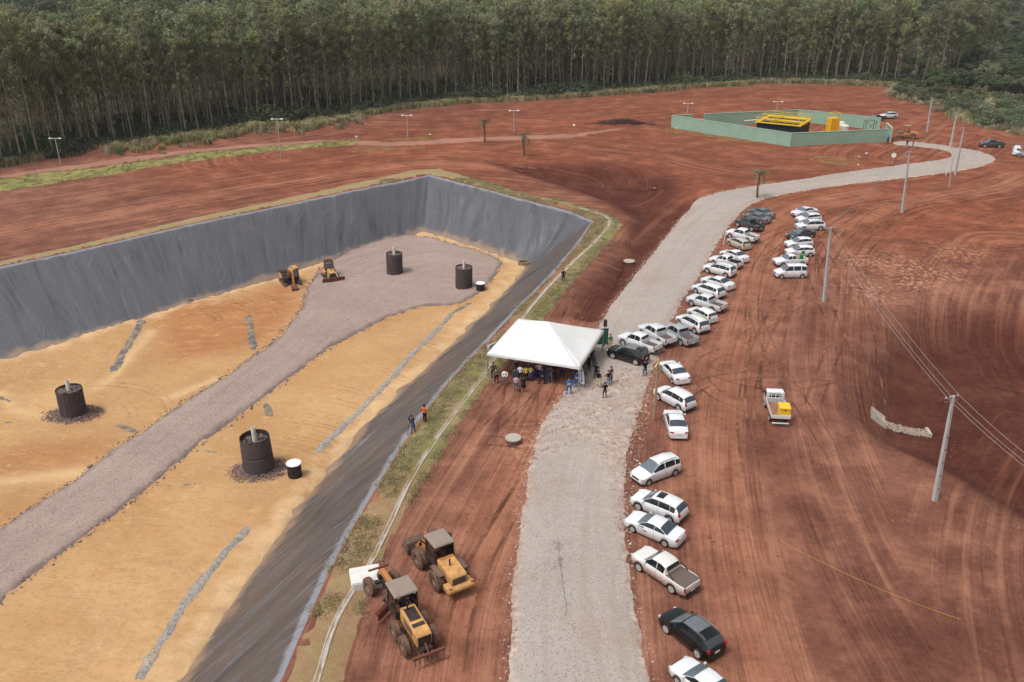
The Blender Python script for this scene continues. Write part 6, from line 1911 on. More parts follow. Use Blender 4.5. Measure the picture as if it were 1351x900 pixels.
part('stand', MB().cyl((0, 0, .5), (0, 0, 2.9), .03).tube([(0, 0, .8), (.5, 0, 0)], .02, 5).tube([(0, 0, .8), (-.25, .43, 0)], .02, 5).tube([(0, 0, .8), (-.25, -.43, 0)], .02, 5), DARKM, t)
part('cabinet', MB().box((0, 0, 3.25), (.4, .42, .75), None, (.9, .85)), BLK, t, .04); part('speaker_grille', MB().box((0, -.215, 3.2), (.34, .02, .62)), DARKM, t)
p = G(794, 458)
t = thing('green_banner', 'dark green fabric banner hung at the rear corner of the tent', 'banner', p, .2)
mb = MB(); vs2 = []
for i in range(13):
    x = -.65 + 1.3 * i / 12; yy = .06 * math.sin(i * 1.6)
    vs2 += [(x, yy, .35), (x, yy * .5, 2.2)]
mb.add(vs2, [(2 * i, 2 * i + 2, 2 * i + 3, 2 * i + 1) for i in range(12)])
part('cloth', mb, plain('dark_green_cloth', srgb(26, 92, 70), .85), t)
part('pole', MB().cyl((-.66, 0, 0), (-.66, 0, 2.3), .025).cyl((.66, 0, 0), (.66, 0, 2.3), .025).cyl((-.66, 0, 2.22), (.66, 0, 2.22), .02), DARKM, t)
p = G(649, 462)
tag(part('white_panel', MB().box((0, 0, .45), (1.1, .12, .8), (.25, 0, 0)).box((0, .2, .3), (.9, .06, .6), (-.3, 0, 0)), PLATE, None, .02, loc=p, rot=(0, 0, .9)), 'white folding panel standing on the verge behind the tent', 'sign')

# ------------------------------------------------------------------ pit furniture
MESHB = plain('black_geogrid', srgb(66, 61, 62), .85, .2, var=.3, dirt=.45, dirtcol=srgb(96, 80, 80), bump=.8, scale=5)
PVC = plain('white_pipe', srgb(206, 200, 188), .5, .4)
GST = plain('gabion_stone', srgb(112, 96, 94), .95, .1, var=.4, scale=4)
def gas_drain(label, px, py, r, h_, seed, cone=True, two=False):
    p = G(px, py); p.z += .1
    rg_ = random.Random(seed)
    t = thing('gas_drain_column', label, 'column', p, 0, 'stone-filled gas drain columns in the pit', (rg_.uniform(-.02, .02), rg_.uniform(-.03, .03)))
    n_ = 28
    prof = [(1.0, 0), (1.0, .3), (.985, .48), (1.0, .55), (.97, .58), (.985, .75), (1.0, .96), (.98, 1.0)]
    if two: prof = [(1.07, 0), (1.07, .25), (1.05, .5), (1.0, .515), (.99, .54), (1.04, .56), (1.03, .75), (1.0, .98), (.98, 1.0)]
    mb = MB(); vs2 = []
    for f, z in prof:
        for k_ in range(n_):
            a = 2 * PI * k_ / n_; rr = r * f * (1 + .02 * math.sin(k_ * 3.1 + z * 9))
            vs2.append((rr * math.cos(a), rr * math.sin(a), z * h_))
    F_ = [(i * n_ + k_, i * n_ + (k_ + 1) % n_, (i + 1) * n_ + (k_ + 1) % n_, (i + 1) * n_ + k_) for i in range(len(prof) - 1) for k_ in range(n_)]
    body = part('mesh_wrap', MB().add(vs2, F_), MESHB, t, smooth=True)
    body.data.shade_smooth() if hasattr(body.data, 'shade_smooth') else None
    hoop = MB()
    for z in ((.02, .525, 1.0) if two else (.02, .35, .62, 1.0)):
        hoop.lathe([(r * (1.06 if two and z < .5 else 1.01), z * h_ - .03), (r * 1.02, z * h_), (r * 1.005, z * h_ + .03), (r * .99, z * h_)], n_, 'z')
    part('hoop', hoop, DARKM, body)
    rib = MB()
    for k_ in range(16):
        a = 2 * PI * k_ / 16; rib.cyl((r * 1.0 * math.cos(a), r * 1.0 * math.sin(a), 0), (r * .995 * math.cos(a), r * .995 * math.sin(a), h_), .018, n=4)
    part('mesh_rib', rib, DARKM, body)
    st_ = MB()
    for i in range(150):
        a = rg_.uniform(0, 6.28); d = r * .93 * math.sqrt(rg_.random()); st_.rock((d * math.cos(a), d * math.sin(a), h_ * (.86 if two else .93) + rg_.uniform(-.05, .06)), .17, rg_)
    o_ = part('stone_fill', st_, GST, t); o_['kind'] = 'stuff'
    part('vent_pipe', MB().lathe([(.22, h_ * .8), (.22, h_ + 1.05), (.18, h_ + 1.05), (.18, h_ + .6)], 14), PVC, t, smooth=True)
    if cone:
        st_ = MB()
        for i in range(1300):
            a = rg_.uniform(0, 6.28); d = r * .9 + abs(rg_.gauss(0, 1.0)) * 1.1
            x, y = p.x + d * math.cos(a) * 1.15, p.y + d * math.sin(a)
            st_.rock((x, y, hz(x, y) + .26 + .32 * max(0, 1 - (d - r) / 1.8)), rg_.uniform(.05, .13), rg_)
        tag(part('base_gravel', st_, GST), 'heap of gravel round the foot of a gas drain column', None, None, 'stuff')
gas_drain('black stone column with a white pipe, far end of the pad, left of its twin', 521, 364, 1.28, 3.7, 1, False)
gas_drain('black stone column with a white pipe beside a lidded drum on the gravel pad', 612, 383, 1.28, 3.7, 2, False)
gas_drain('black stone column in the open sand near the left edge', 99, 551, 1.36, 3.5, 3)
gas_drain('nearest black stone column, two-tiered, beside a white-lidded drum', 343, 623, 1.42, 4.0, 4, True, True)
def drum(label, px, py, r, h_):
    p = G(px, py); p.z += .15
    t = thing('lidded_drum', label, 'drum', p, 0, 'lidded drums in the pit')
    part('barrel', MB().lathe([(r * .95, 0), (r, .05), (r, h_ * .33), (r * 1.04, h_ * .35), (r, h_ * .37), (r, h_ * .66), (r * 1.04, h_ * .68), (r, h_ * .7), (r, h_)], 28), plain('black_drum', srgb(24, 23, 25), .5, .4), t, smooth=True)
    part('lid', MB().lathe([(r * 1.08, h_), (r * 1.1, h_ + .03), (r * 1.08, h_ + .08), (r * .9, h_ + .1), (.001, h_ + .12)], 28), plain('white_lid', srgb(222, 222, 222), .45, .4), t, smooth=True)
drum('black drum with a white lid beside the nearest stone column', 390, 633, .68, 1.75)
drum('black drum with a white lid at the edge of the gravel pad', 634, 386, .66, 1.35)
p = G(693, 350)
t = thing('pipe_coil', 'muddy coil of pipe lying at the corner of the pit liner', 'coil', p)
for z in (.1, .3, .5):
    ring = [(1.1 * math.cos(a), .8 * math.sin(a), z + .1) for a in np.linspace(0, 2 * PI, 25)]
    part('coil_turn', MB().tube(ring, .11, 7), plain('muddy_pipe', srgb(126, 108, 84), .9, .2, var=.3), t)

# white concrete box and manholes
p = G(483, 768)
t = thing('concrete_box', 'white concrete inspection box at the bend of the channel', 'box', p, .28)
WC = plain('whitewashed_concrete', srgb(206, 204, 200), .85, .2, var=.08, dirt=.15, dirtcol=srgb(150, 110, 92), scale=1.5)
part('walls', MB().box((0, 0, .3), (2.1, 1.75, .75)), WC, t, .04); part('cover', MB().box((0, 0, .71), (2.06, 1.7, .07)), WC, t, .02)
def manhole(label, px, py, r, h_):
    p = G(px, py)
    t = thing('manhole', label, 'manhole', p, 0, 'concrete manhole rings')
    part('ring', MB().lathe([(r, -.3), (r, h_ * .8), (r * .97, h_ * .82)], 26), plain('dark_concrete', srgb(98, 82, 74), .9, .2, dirt=.4), t, smooth=True)
    part('cover', MB().lathe([(r * 1.1, h_ * .8), (r * 1.12, h_ * .85), (r * 1.1, h_), (.001, h_ + .02)], 26), CONC, t, smooth=True)
manhole('round concrete manhole on the red soil below the tent', 677, 584, .66, .55)
manhole('round concrete manhole on the red slope left of the gravel road', 830, 347, .75, .35)

# culvert mouth in the hollow
p0, p1, p2 = G(1153, 556), G(1168, 565), G(1227, 577)
t = thing('culvert_headwall', 'pale concrete culvert headwall with a stone apron in the hollow', 'culvert', p1)
def rel(v): return v - p1
d = (p2 - p1); d.z = 0; dn = d.normalized(); pn = Vector((-dn.y, dn.x, 0))
zb = min(p1.z, p2.z) - .2 - p1.z
def slab(name, a, b, th, z0, za, zb_, mat):
    a = Vector((a.x, a.y, 0)); b = Vector((b.x, b.y, 0)); nn = (b - a).normalized(); pp = Vector((-nn.y, nn.x, 0)) * th / 2
    vs2 = [a - pp + Vector((0, 0, z0)), b - pp + Vector((0, 0, z0)), b + pp + Vector((0, 0, z0)), a + pp + Vector((0, 0, z0)),
           a - pp + Vector((0, 0, za)), b - pp + Vector((0, 0, zb_)), b + pp + Vector((0, 0, zb_)), a + pp + Vector((0, 0, za))]
    return part(name, MB().add(vs2, [(3, 2, 1, 0), (4, 5, 6, 7), (0, 1, 5, 4), (1, 2, 6, 5), (2, 3, 7, 6), (3, 0, 4, 7)]), mat, t, .02)
slab('wing_wall', rel(p0) - dn * .2 + pn * .5, Vector((0, 0, 0)), .22, zb - .4, 1.7, .55, CONC)
slab('wing_wall', rel(p0) + pn * 1.5, dn * .3 + pn * 1.3, .22, zb - .4, 1.4, .5, CONC)
slab('sill', pn * -.1, pn * 1.4, .3, zb - .4, .42, .42, CONC)
slab('sill', rel(p2) - pn * .1, rel(p2) + pn * 1.3, .3, rel(p2).z - .5, rel(p2).z + .4, rel(p2).z + .4, CONC)
rg_ = random.Random(5); k_ = 0
apm = [MB().rock((0, 0, 0), .2, random.Random(i)).mesh('stone') for i in range(6)]
APS = plain('apron_stone', srgb(150, 134, 124), .95, .1, var=.35, scale=2)
for i in range(22):
    for j in range(6):
        f = (i + .5 + rg_.uniform(-.3, .3)) / 22; pos_ = p1 + d * f + pn * (.1 + j * .23 + rg_.uniform(-.06, .06))
        put('stone', apm[rg_.randrange(6)], APS, t, Vector((pos_.x, pos_.y, hz(pos_.x, pos_.y) + .1)) - p1, (0, 0, rg_.uniform(0, 6)))

# ------------------------------------------------------------------ poles, wires, masts
PCON = plain('pole_concrete', srgb(172, 170, 168), .85, .2, var=.08, dirt=.2, dirtcol=srgb(140, 116, 104), scale=.8)
def top_point(base, tx, ty):
    """foot of the common perpendicular between the plumb line over the base and the sight line to the top"""
    d_ = Vector(ray(tx, ty)).normalized(); c_ = Vector((0, 0, CAM_H)); z = Vector((0, 0, 1))
    w0 = base - c_; b_ = z.dot(d_); D_ = z.dot(w0); E_ = d_.dot(w0)
    sc = (b_ * E_ - D_) / (1 - b_ * b_); tc_ = (E_ - b_ * D_) / (1 - b_ * b_)
    a, b = base + z * sc, c_ + d_ * tc_
    return b
TOPS = {}
def pole(key, label, bx_, by_, tx, ty, arms=True, r0=.21, r1=.12, cat='pole', mat=None, group='concrete power poles', name='power_pole'):
    b = G(bx_, by_); tp_ = top_point(b, tx, ty)
    t = thing(name, label, cat, b, 0, group)
    v = tp_ - b
    up_ = v.normalized(); xa = Vector((1, .35, 0)).normalized(); ya = up_.cross(xa).normalized(); xa = ya.cross(up_)
    mb = MB(); vs2 = []
    for f, r_ in ((-.03, r0), (1, r1)):
        for a_, b2 in ((-1, -.8), (1, -.8), (1, .8), (-1, .8)): vs2.append(v * f + xa * a_ * r_ + ya * b2 * r_)
    mb.add(vs2, [(3, 2, 1, 0), (4, 5, 6, 7), (0, 1, 5, 4), (1, 2, 6, 5), (2, 3, 7, 6), (3, 0, 4, 7)])
    part('shaft', mb, mat or PCON, t, .03)
    if arms:
        hol = MB()
        for f in (.12, .25, .38, .5, .62): hol.box(v * f - ya * (r0 + (r1 - r0) * f) * .8, (.08, .03, .14))
        part('step_hole', hol, DARKM, t)
        for q in (.985, .955):
            part('crossarm', MB().cyl(v * q - xa * .75, v * q + xa * .5, .045, n=6), STEEL, t)
        for a_ in (-.7, -.3, .42): part('insulator', MB().lathe([(.04, 0), (.07, .05), (.05, .1), (.07, .15), (.03, .2)], 8, 'z', v * .985 + xa * a_), PCON, t)
    TOPS[key] = (b + v * .985, xa)
    return t
pole('A', 'tall concrete power pole nearest the camera, above the culvert hollow', 1233, 660, 1258, 522)
pole('B', 'concrete power pole beside the second row of parked cars', 1087, 398, 1096, 300)
pole('C', 'concrete power pole between the gravel road and the bare slope', 1190, 281, 1200, 200)
pole('D', 'thick concrete pole on the gravel bend next to the compound', 1254, 196, 1262, 149, r0=.26)
pole('E', 'thin concrete pole in the inside of the road loop', 1260, 231, 1272, 168)
pole('F', 'concrete pole at the edge of the scrub behind the compound', 1223, 174, 1230, 129)
pole('S1', 'short bare post on the outer edge of the road loop', 1252, 247, 1257, 208, False, .1, .08, 'post', group='short posts', name='short_post')
pole('S2', 'low white marker post at the side of the beige car', 954.5, 323, 957, 308, False, .06, .06, 'post', plain('white_post', srgb(214, 210, 204), .7), group='short posts', name='marker_post')
pole('S3', 'low white post between the thin pole and the gravel', 1248, 231, 1250, 217, False, .1, .1, 'post', plain('white_post', srgb(214, 210, 204), .7), group='short posts', name='marker_post')
WOODP = plain('timber_post', srgb(158, 132, 104), .9, .1, var=.2, scale=1)
t = pole('W', 'slanting timber post with a pale crosspiece beside the parked white sedans', 862.7, 554.5, 868.7, 475.5, False, .12, .1, 'post', WOODP, group=None, name='timber_post')
b_, xa_ = TOPS['W']; v = b_ - Vector(t.location)
part('crosspiece', MB().tube([v + Vector((.1, 0, .05)), v + Vector((-.35, -.3, -.45))], .06, 5), plain('pale_timber', srgb(206, 184, 128), .8), t)
WIREM = plain('aluminium_wire', srgb(150, 146, 142), .5, .4, metal=.3)
def wires(a, b, label, sag=.6):
    (pa, xa_), (pb, xb_) = TOPS[a], TOPS[b]
    for i, o_ in enumerate((-.7, -.3, .42)):
        p, q = pa + xa_ * o_ + Vector((0, 0, .2)), pb + xb_ * o_ + Vector((0, 0, .2))
        pts_ = [p.lerp(q, f) - Vector((0, 0, 4 * sag * f * (1 - f))) for f in np.linspace(0, 1, 13)]
        w = part('power_line', MB().tube(pts_, .016, 5), WIREM)
        tag(w, '%s power line strung %s' % (('outer', 'middle', 'inner')[i], label), 'wire', 'power lines')
ea = G(1420, 860)
TOPS['X'] = (Vector((ea.x, ea.y, ea.z + 9.5)), TOPS['A'][1])
wires('C', 'B', 'from the slope pole to the pole by the second row', .5)
wires('B', 'A', 'from the pole by the second row to the nearest pole', .8)
wires('A', 'X', 'from the nearest pole out past the right edge', .5)
wires('C', 'D', 'from the slope pole to the thick pole at the compound', .8)
LEDM = plain('lamp_head', srgb(214, 214, 212), .5)
def mast(label, bx_, by_, h_, dz=0):
    p = G(bx_, by_)
    t = thing('lamp_mast', label, 'lamp', p, 0, 'twin lamp masts')
    part('shaft', MB().cyl((0, 0, -.1), (0, 0, h_), .1, .07, n=8), PCON, t)
    part('crossbar', MB().cyl((-.85, 0, h_), (.85, 0, h_), .05, n=6), LEDM, t)
    for s_ in (-1, 1): part('lamp_head', MB().box((s_ * 1.0, -.1, h_ + .02), (.55, .35, .16), (.2, 0, 0)), LEDM, t, .03)
mast('twin lamp mast near the left edge before the wood', 80, 217, 5.3)
mast('tall twin lamp mast at the end of the green grass strip', 371, 208, 8.0)
mast('twin lamp mast on the grass island of the dirt lane', 538, 181, 5.0)
mast('twin lamp mast behind the bushy palm', 678, 174, 5.0)
mast('twin lamp mast behind the left corner of the green compound', 906, 161, 4.6)
mast('twin lamp mast inside the green compound behind the tank', 1023, 162, 5.2)
p = G(1177, 217)
t = thing('round_sign', 'round white sign on a short post beside the gravel road', 'sign', p)
part('post', MB().cyl((0, 0, 0), (0, 0, 1.6), .05, n=6), PCON, t); part('disc', MB().lathe([(.001, -.02), (.5, -.02), (.5, .02), (.001, .02)], 20, 'y', (0, -.07, 1.9)), plain('white_disc', srgb(226, 222, 220), .5), t)

# rope on the ground
pts_ = [G(a, b) + Vector((0, 0, .05)) for a, b in ((1030, 713), (1042, 722), (1075, 738), (1110, 755), (1150, 773), (1195, 792), (1240, 809), (1268, 818))]
q = smooth_poly([(p.x, p.y) for p in pts_], False, 2)
tag(part('yellow_rope', MB().tube([(x, y, hz(x, y) + .04) for x, y in densify(q, .5, False)], .015, 5), plain('yellow_rope_fibre', srgb(176, 138, 66), .8)), 'thin yellow rope lying across the wheel ruts', 'rope')
# pile of dead branches
rg_ = random.Random(8); mb = MB(); p = G(822, 163)
for i in range(170):
    a = rg_.uniform(0, 6.28); x, y = p.x + rg_.gauss(0, 3.6), p.y + rg_.gauss(0, 1.3); z = hz(x, y) + rg_.uniform(.05, 1.0) * math.exp(-((x - p.x) / 4.5) ** 2)
    L = rg_.uniform(.5, 1.6); mb.cyl((x - math.cos(a) * L, y - math.sin(a) * L, z), (x + math.cos(a) * L, y + math.sin(a) * L, z + rg_.uniform(-.3, .4)), rg_.uniform(.03, .11), n=5)
tag(part('branch_pile', mb, plain('dead_wood', srgb(74, 50, 44), .95, var=.4, scale=1)), 'pile of dark dead branches on the far red ground', None, None, 'stuff')
for i, (px, py, s_, lb) in enumerate(((1133, 208, .5, 'largest white scrap on the thin grass beside the gravel road'), (1143, 203, .35, 'white scrap behind the largest one near the compound wall'), (757, 166, .4, 'white scrap left of the branch pile'),
        (863, 249, .25, 'white scrap alone on the dark red scarp'), (1132, 218, .3, 'white scrap at the edge of the gravel road below the compound'), (470, 181, .3, 'white scrap in the weeds of the dirt lane'),
        (893, 170, .4, 'white scrap at the left foot of the green wall'), (567, 178, .35, 'white scrap right of the grass island mast'))):
    p = G(px, py); mb = MB(); mb.rock((0, 0, .12), s_, random.Random(i)); mb.box((.2, .1, .06), (s_, s_ * .7, .1), (.2, .1, i))
    tag(part('litter_scrap', mb, PLATE, loc=p), lb, 'litter', 'white scraps of litter')

# ------------------------------------------------------------------ green compound
GW = plain('green_rendered_wall', srgb(138, 166, 149), .85, .2, var=.07, dirt=.18, dirtcol=srgb(128, 118, 96), scale=.35)
GW2 = plain('green_coping', srgb(152, 178, 162), .8, .2, var=.06)
A, B, C_, D_, E_ = G(886, 168.5), G(1042, 193.5), G(1174, 187.5), G(1160, 172), G(1052, 160.5)
A2, E2 = A.lerp(E_, .16), A.lerp(E_, .25)
comp = thing('compound_wall', 'pale green walled compound beside the gravel road', 'wall', A)
def wall(a, b, h_=2.95, th=.22):
    a = a - A; b = b - A; L = Vector((b.x - a.x, b.y - a.y, 0)); n_ = max(2, int(L.length / 3)); u_ = L.normalized(); pp = Vector((-u_.y, u_.x, 0))
    for i in range(n_):
        p_, q_ = a + (b - a) * (i / n_), a + (b - a) * ((i + 1) / n_)
        vs2 = []
        for z0, z1 in ((-.3, h_),):
            for P_, s_ in ((p_ + u_ * .012, -1), (q_ - u_ * .012, -1), (q_ - u_ * .012, 1), (p_ + u_ * .012, 1)): vs2.append(Vector((P_.x, P_.y, P_.z + z0)) + pp * th / 2 * s_)
            for P_, s_ in ((p_ + u_ * .012, -1), (q_ - u_ * .012, -1), (q_ - u_ * .012, 1), (p_ + u_ * .012, 1)): vs2.append(Vector((P_.x, P_.y, P_.z + z1)) + pp * th / 2 * s_)
        part('wall_panel', MB().add(vs2, [(3, 2, 1, 0), (4, 5, 6, 7), (0, 1, 5, 4), (1, 2, 6, 5), (2, 3, 7, 6), (3, 0, 4, 7)]), GW, comp)
        part('pilaster', MB().box(Vector((q_.x, q_.y, q_.z + h_ / 2 - .15)), (.3, .3, h_ + .28), (0, 0, math.atan2(u_.y, u_.x))), GW, comp, .01)
    mid_ = (a + b) / 2
    vs2 = []
    for z in (h_ + .003, h_ + .08):
        for P_, s_ in ((a, -1), (b, -1), (b, 1), (a, 1)): vs2.append(Vector((P_.x, P_.y, P_.z + z)) + pp * (th / 2 + .06) * s_)
    part('coping', MB().add(vs2, [(3, 2, 1, 0), (4, 5, 6, 7), (0, 1, 5, 4), (1, 2, 6, 5), (2, 3, 7, 6), (3, 0, 4, 7)]), GW2, comp)
wall(A, B); wall(B, C_.lerp(B, .05)); wall(E_, A.lerp(E_, .25)); wall(A.lerp(E_, .16), A); wall(D_, E_)
# gate
gt = thing('compound_gate', 'green metal gate frame at the open corner of the compound', 'gate', C_)
for q_ in (C_, C_.lerp(D_, .45)):
    r_ = q_ - C_; part('gate_post', MB().box((r_.x, r_.y, r_.z + 1.6), (.35, .35, 3.3)), GW2, gt, .02)
r_ = C_.lerp(D_, .45) - C_
part('gate_leaf', MB().box((r_.x / 2, r_.y / 2, r_.z / 2 + 1.35), (max(.3, r_.length), .08, 2.3), (0, 0, math.atan2(r_.y, r_.x))), GW, gt)
part('gate_beam', MB().box((r_.x / 2, r_.y / 2, r_.z / 2 + 3.1), (r_.length + .4, .3, .25), (0, 0, math.atan2(r_.y, r_.x))), GW2, gt)
# treatment tank with yellow railings
TZ = 3.7
q = [Vector((*at_level(px, py, TZ), 0)) for px, py in ((987, 160.5), (1044, 166), (1080, 159.5), (1026, 154.5))]
tcn = sum(q, Vector()) / 4; q = [v_ - tcn for v_ in q]
ux2 = ((q[1] - q[0]) + (q[2] - q[3])).normalized(); uy2 = Vector((-ux2.y, ux2.x, 0)); sx_ = ((q[1] - q[0]).length + (q[2] - q[3]).length) / 4; sy_ = abs(((q[3] - q[0]) + (q[2] - q[1])).dot(uy2)) / 4
print('tank', sx_ * 2, sy_ * 2)
tk = thing('treatment_tank', 'black tank with a yellow railed deck inside the green compound', 'tank', (tcn.x, tcn.y, hz(tcn.x, tcn.y)), math.atan2(ux2.y, ux2.x))
YP = plain('safety_yellow', srgb(214, 180, 32), .5, .4, var=.06, dirt=.1)
part('tank_body', MB().box((0, 0, TZ / 2 - .1), (sx_ * 2, sy_ * 2, TZ)), plain('black_tank', srgb(30, 30, 34), .6, .3), tk, .05)
part('deck', MB().box((0, 0, TZ + .0), (sx_ * 2 + .7, .9, .12)).box((0, sy_, TZ + .005), (sx_ * 2 + .7, .9, .12)).box((0, -sy_, TZ + .005), (sx_ * 2 + .7, .9, .12)).box((sx_, 0, TZ + .01), (.9, sy_ * 2, .12)).box((-sx_, 0, TZ + .01), (.9, sy_ * 2, .12)), YP, tk)
for a_, b2 in (((-1, -1), (1, -1)), ((1, -1), (1, 1)), ((1, 1), (-1, 1)), ((-1, 1), (-1, -1)), ((-1, 0), (1, 0)), ((-.3, -1), (-.3, 1))):
    P0, P1 = Vector((a_[0] * (sx_ + .3), a_[1] * (sy_ + .3), TZ)), Vector((b2[0] * (sx_ + .3), b2[1] * (sy_ + .3), TZ))
    L = (P1 - P0).length; m_ = max(2, int(L / 1.5))
    rl = part('railing', MB().cyl(P0 + Vector((0, 0, 1.1)), P1 + Vector((0, 0, 1.1)), .05, n=5).cyl(P0 + Vector((0, 0, .6)), P1 + Vector((0, 0, .6)), .04, n=5).box((P0 + P1) / 2 + Vector((0, 0, .12)), ((P1 - P0).length, .03, .16), (0, 0, math.atan2(P1.y - P0.y, P1.x - P0.x))), YP, tk)
    for i in range(m_ + 1): part('baluster', MB().cyl(P0.lerp(P1, i / m_), P0.lerp(P1, i / m_) + Vector((0, 0, 1.1)), .04, n=5), YP, rl)
part('inlet_pipe', MB().tube([(-sx_ - 4, -1, 3.0), (-sx_ - .5, -1, 3.6), (-sx_ + .5, -1, 4.3)], .12, 8), PVC, tk)
cb = Vector((*at_level(1097, 177, 0), 0)); cb.z = hz(cb.x, cb.y)
t = thing('chemical_tower', 'yellow dosing tower beside the black tank in the compound', 'tower', cb, .3)
part('body', MB().box((0, 0, 1.9), (2.2, 1.8, 3.8)), plain('amber_panel', srgb(222, 164, 22), .5, .4), t, .04)
for s_ in (-1, 1): part('post', MB().cyl((s_ * 1.15, -.95, 0), (s_ * 1.15, -.95, 5.0), .05, n=5).cyl((s_ * 1.15, .95, 0), (s_ * 1.15, .95, 5.0), .05, n=5), YP, t)
part('railing', MB().box((0, -.95, 4.95), (2.4, .06, .08)).box((0, .95, 4.95), (2.4, .06, .08)).box((0, -.95, 4.4), (2.4, .06, .06)).box((1.15, 0, 4.95), (.06, 1.9, .08)).box((-1.15, 0, 4.95), (.06, 1.9, .08)), YP, t)
for i, (px, py) in enumerate(((1112, 175), (1107, 171))):
    cb = Vector((*at_level(px, py, 0), 0)); cb.z = hz(cb.x, cb.y)
    t = thing('water_tank', ('low white water tank beside the yellow tower', 'second low white tank behind the yellow tower')[i], 'tank', cb)
    part('shell', MB().lathe([(1.1, 0), (1.2, 1.4), (1.15, 1.6)], 24), PVC, t, smooth=True); part('lid', MB().lathe([(1.25, 1.6), (1.1, 1.85), (.3, 2.0), (.001, 2.0)], 24), PVC, t, smooth=True)
st_ = G(1152, 181)
t = thing('steel_stand', 'dark steel frame stand beside the compound gate', 'stand', (st_.x, st_.y + 3, st_.z))
for a_ in (-1, 1):
    for b2 in (-1, 1): part('leg', MB().cyl((a_ * 1.2, b2 * .7, 0), (a_ * 1.2, b2 * .7, 3.3), .07, n=5), DARKM, t)
part('frame', MB().cyl((-1.2, -.7, 3.3), (1.2, -.7, 3.3), .05, n=5).cyl((-1.2, .7, 3.3), (1.2, .7, 3.3), .05, n=5).cyl((-1.2, -.7, 1), (1.2, -.7, 3.2), .05, n=5).cyl((1.2, -.7, 1), (-1.2, -.7, 3.2), .05, n=5), DARKM, t)
# ------------------------------------------------------------------ people
SKIN = plain('skin', srgb(176, 126, 100), .6, .3, var=.04)
HAIR = plain('dark_hair', srgb(40, 30, 26), .8)
SHOE = plain('dark_shoe', srgb(38, 34, 33), .7)
def cloth(nm, r, g, b): return plain('cloth_' + nm, srgb(r, g, b), .9, .1, var=.12, scale=9)
def skeleton(arm='down', stance=.12, step=0.0, bend=0.0):
    """joints (x left, y back, z up; the figure faces -y), radii and bones with a body region each"""
    J, Rr, B = [], [], []
    def j(p, r): J.append(Vector(p)); Rr.append(r); return len(J) - 1
    def bone(a, b, reg): B.append((a, b, reg))
    pel = j((0, 0, .95), (.155, .115)); wst = j((0, .0 - bend * .3, 1.1), (.135, .1)); che = j((0, -bend * .6, 1.32), (.165, .115)); nck = j((0, -.01 - bend, 1.475), (.058, .058))
    hd0 = j((0, -.02 - bend * 1.1, 1.56), (.07, .08)); hd1 = j((0, -.015 - bend * 1.15, 1.65), (.078, .098)); hd2 = j((0, -.01 - bend * 1.15, 1.735), (.055, .065))
    nose = j((0, -.125 - bend * 1.15, 1.625), (.014, .018))
    for a, b, r in ((pel, wst, 'torso'), (wst, che, 'torso'), (che, nck, 'torso'), (nck, hd0, 'head'), (hd0, hd1, 'head'), (hd1, hd2, 'head'), (hd0, nose, 'head')): bone(a, b, r)
    for s in (-1, 1):
        ear = j((s * .088, 0 - bend * 1.15, 1.64), (.012, .022)); bone(hd1, ear, 'head')
        sh = j((s * .185, -bend * .65, 1.405), (.062, .062))
        A = arm if isinstance(arm, str) else arm[0 if s < 0 else 1]
        E, W_, Hd = {'down': ((.235, .02, 1.13), (.25, -.04, .88), (.25, -.055, .80)), 'hips': ((.36, .06, 1.16), (.21, -.06, 1.02), (.14, -.10, 1.0)),
                     'fold': ((.25, -.03, 1.14), (.06, -.2, 1.16), (-.02, -.2, 1.17)), 'back': ((.25, .09, 1.14), (.12, .17, .98), (.05, .18, .96)),
                     'up': ((.26, -.12, 1.2), (.16, -.28, 1.42), (.13, -.31, 1.5)), 'hold': ((.24, -.05, 1.14), (.17, -.26, 1.1), (.15, -.33, 1.1)),
                     'out': ((.33, -.06, 1.2), (.42, -.22, 1.06), (.45, -.29, 1.04))}[A]
        off = Vector((0, -bend * .5, 0))
        e = j(Vector((s * E[0], E[1], E[2])) + off, (.045, .045)); w = j(Vector((s * W_[0], W_[1], W_[2])) + off, (.03, .032)); h = j(Vector((s * Hd[0], Hd[1], Hd[2])) + off, (.034, .022))
        bone(che, sh, 'torso'); bone(sh, e, 'upper_arm'); bone(e, w, 'forearm'); bone(w, h, 'hand')
        dr = (J[h] - J[w]).normalized(); sd = dr.cross(Vector((s, 0, 0.2))).normalized()
        for k, (o_, ln) in enumerate(((-.026, .062), (-.009, .072), (.009, .068), (.026, .052))):
            f1 = j(J[h] + dr * .03 + sd * o_, (.0095, .0095)); f2 = j(J[h] + dr * (.03 + ln * .8) + sd * o_ * 1.1 + Vector((-s * .012, 0, 0)), (.008, .008)); bone(h, f1, 'hand'); bone(f1, f2, 'hand')
        t1 = j(J[w] + dr * .035 - sd * .038, (.011, .011)); t2 = j(J[w] + dr * .08 - sd * .06, (.009, .009)); bone(w, t1, 'hand'); bone(t1, t2, 'hand')
        st_ = step * s
        hp = j((s * .09, 0, .9), (.1, .1)); kn = j((s * (.09 + stance * .35), -.03 - st_ * .5, .5), (.062, .065)); an = j((s * (.09 + stance * .6), .03 - st_, .085), (.042, .045))
        toe = j((s * (.1 + stance * .75), -.15 - st_, .04), (.042, .035))
        bone(pel, hp, 'hip'); bone(hp, kn, 'thigh'); bone(kn, an, 'calf'); bone(an, toe, 'foot')
    return J, Rr, B
POSES = {}
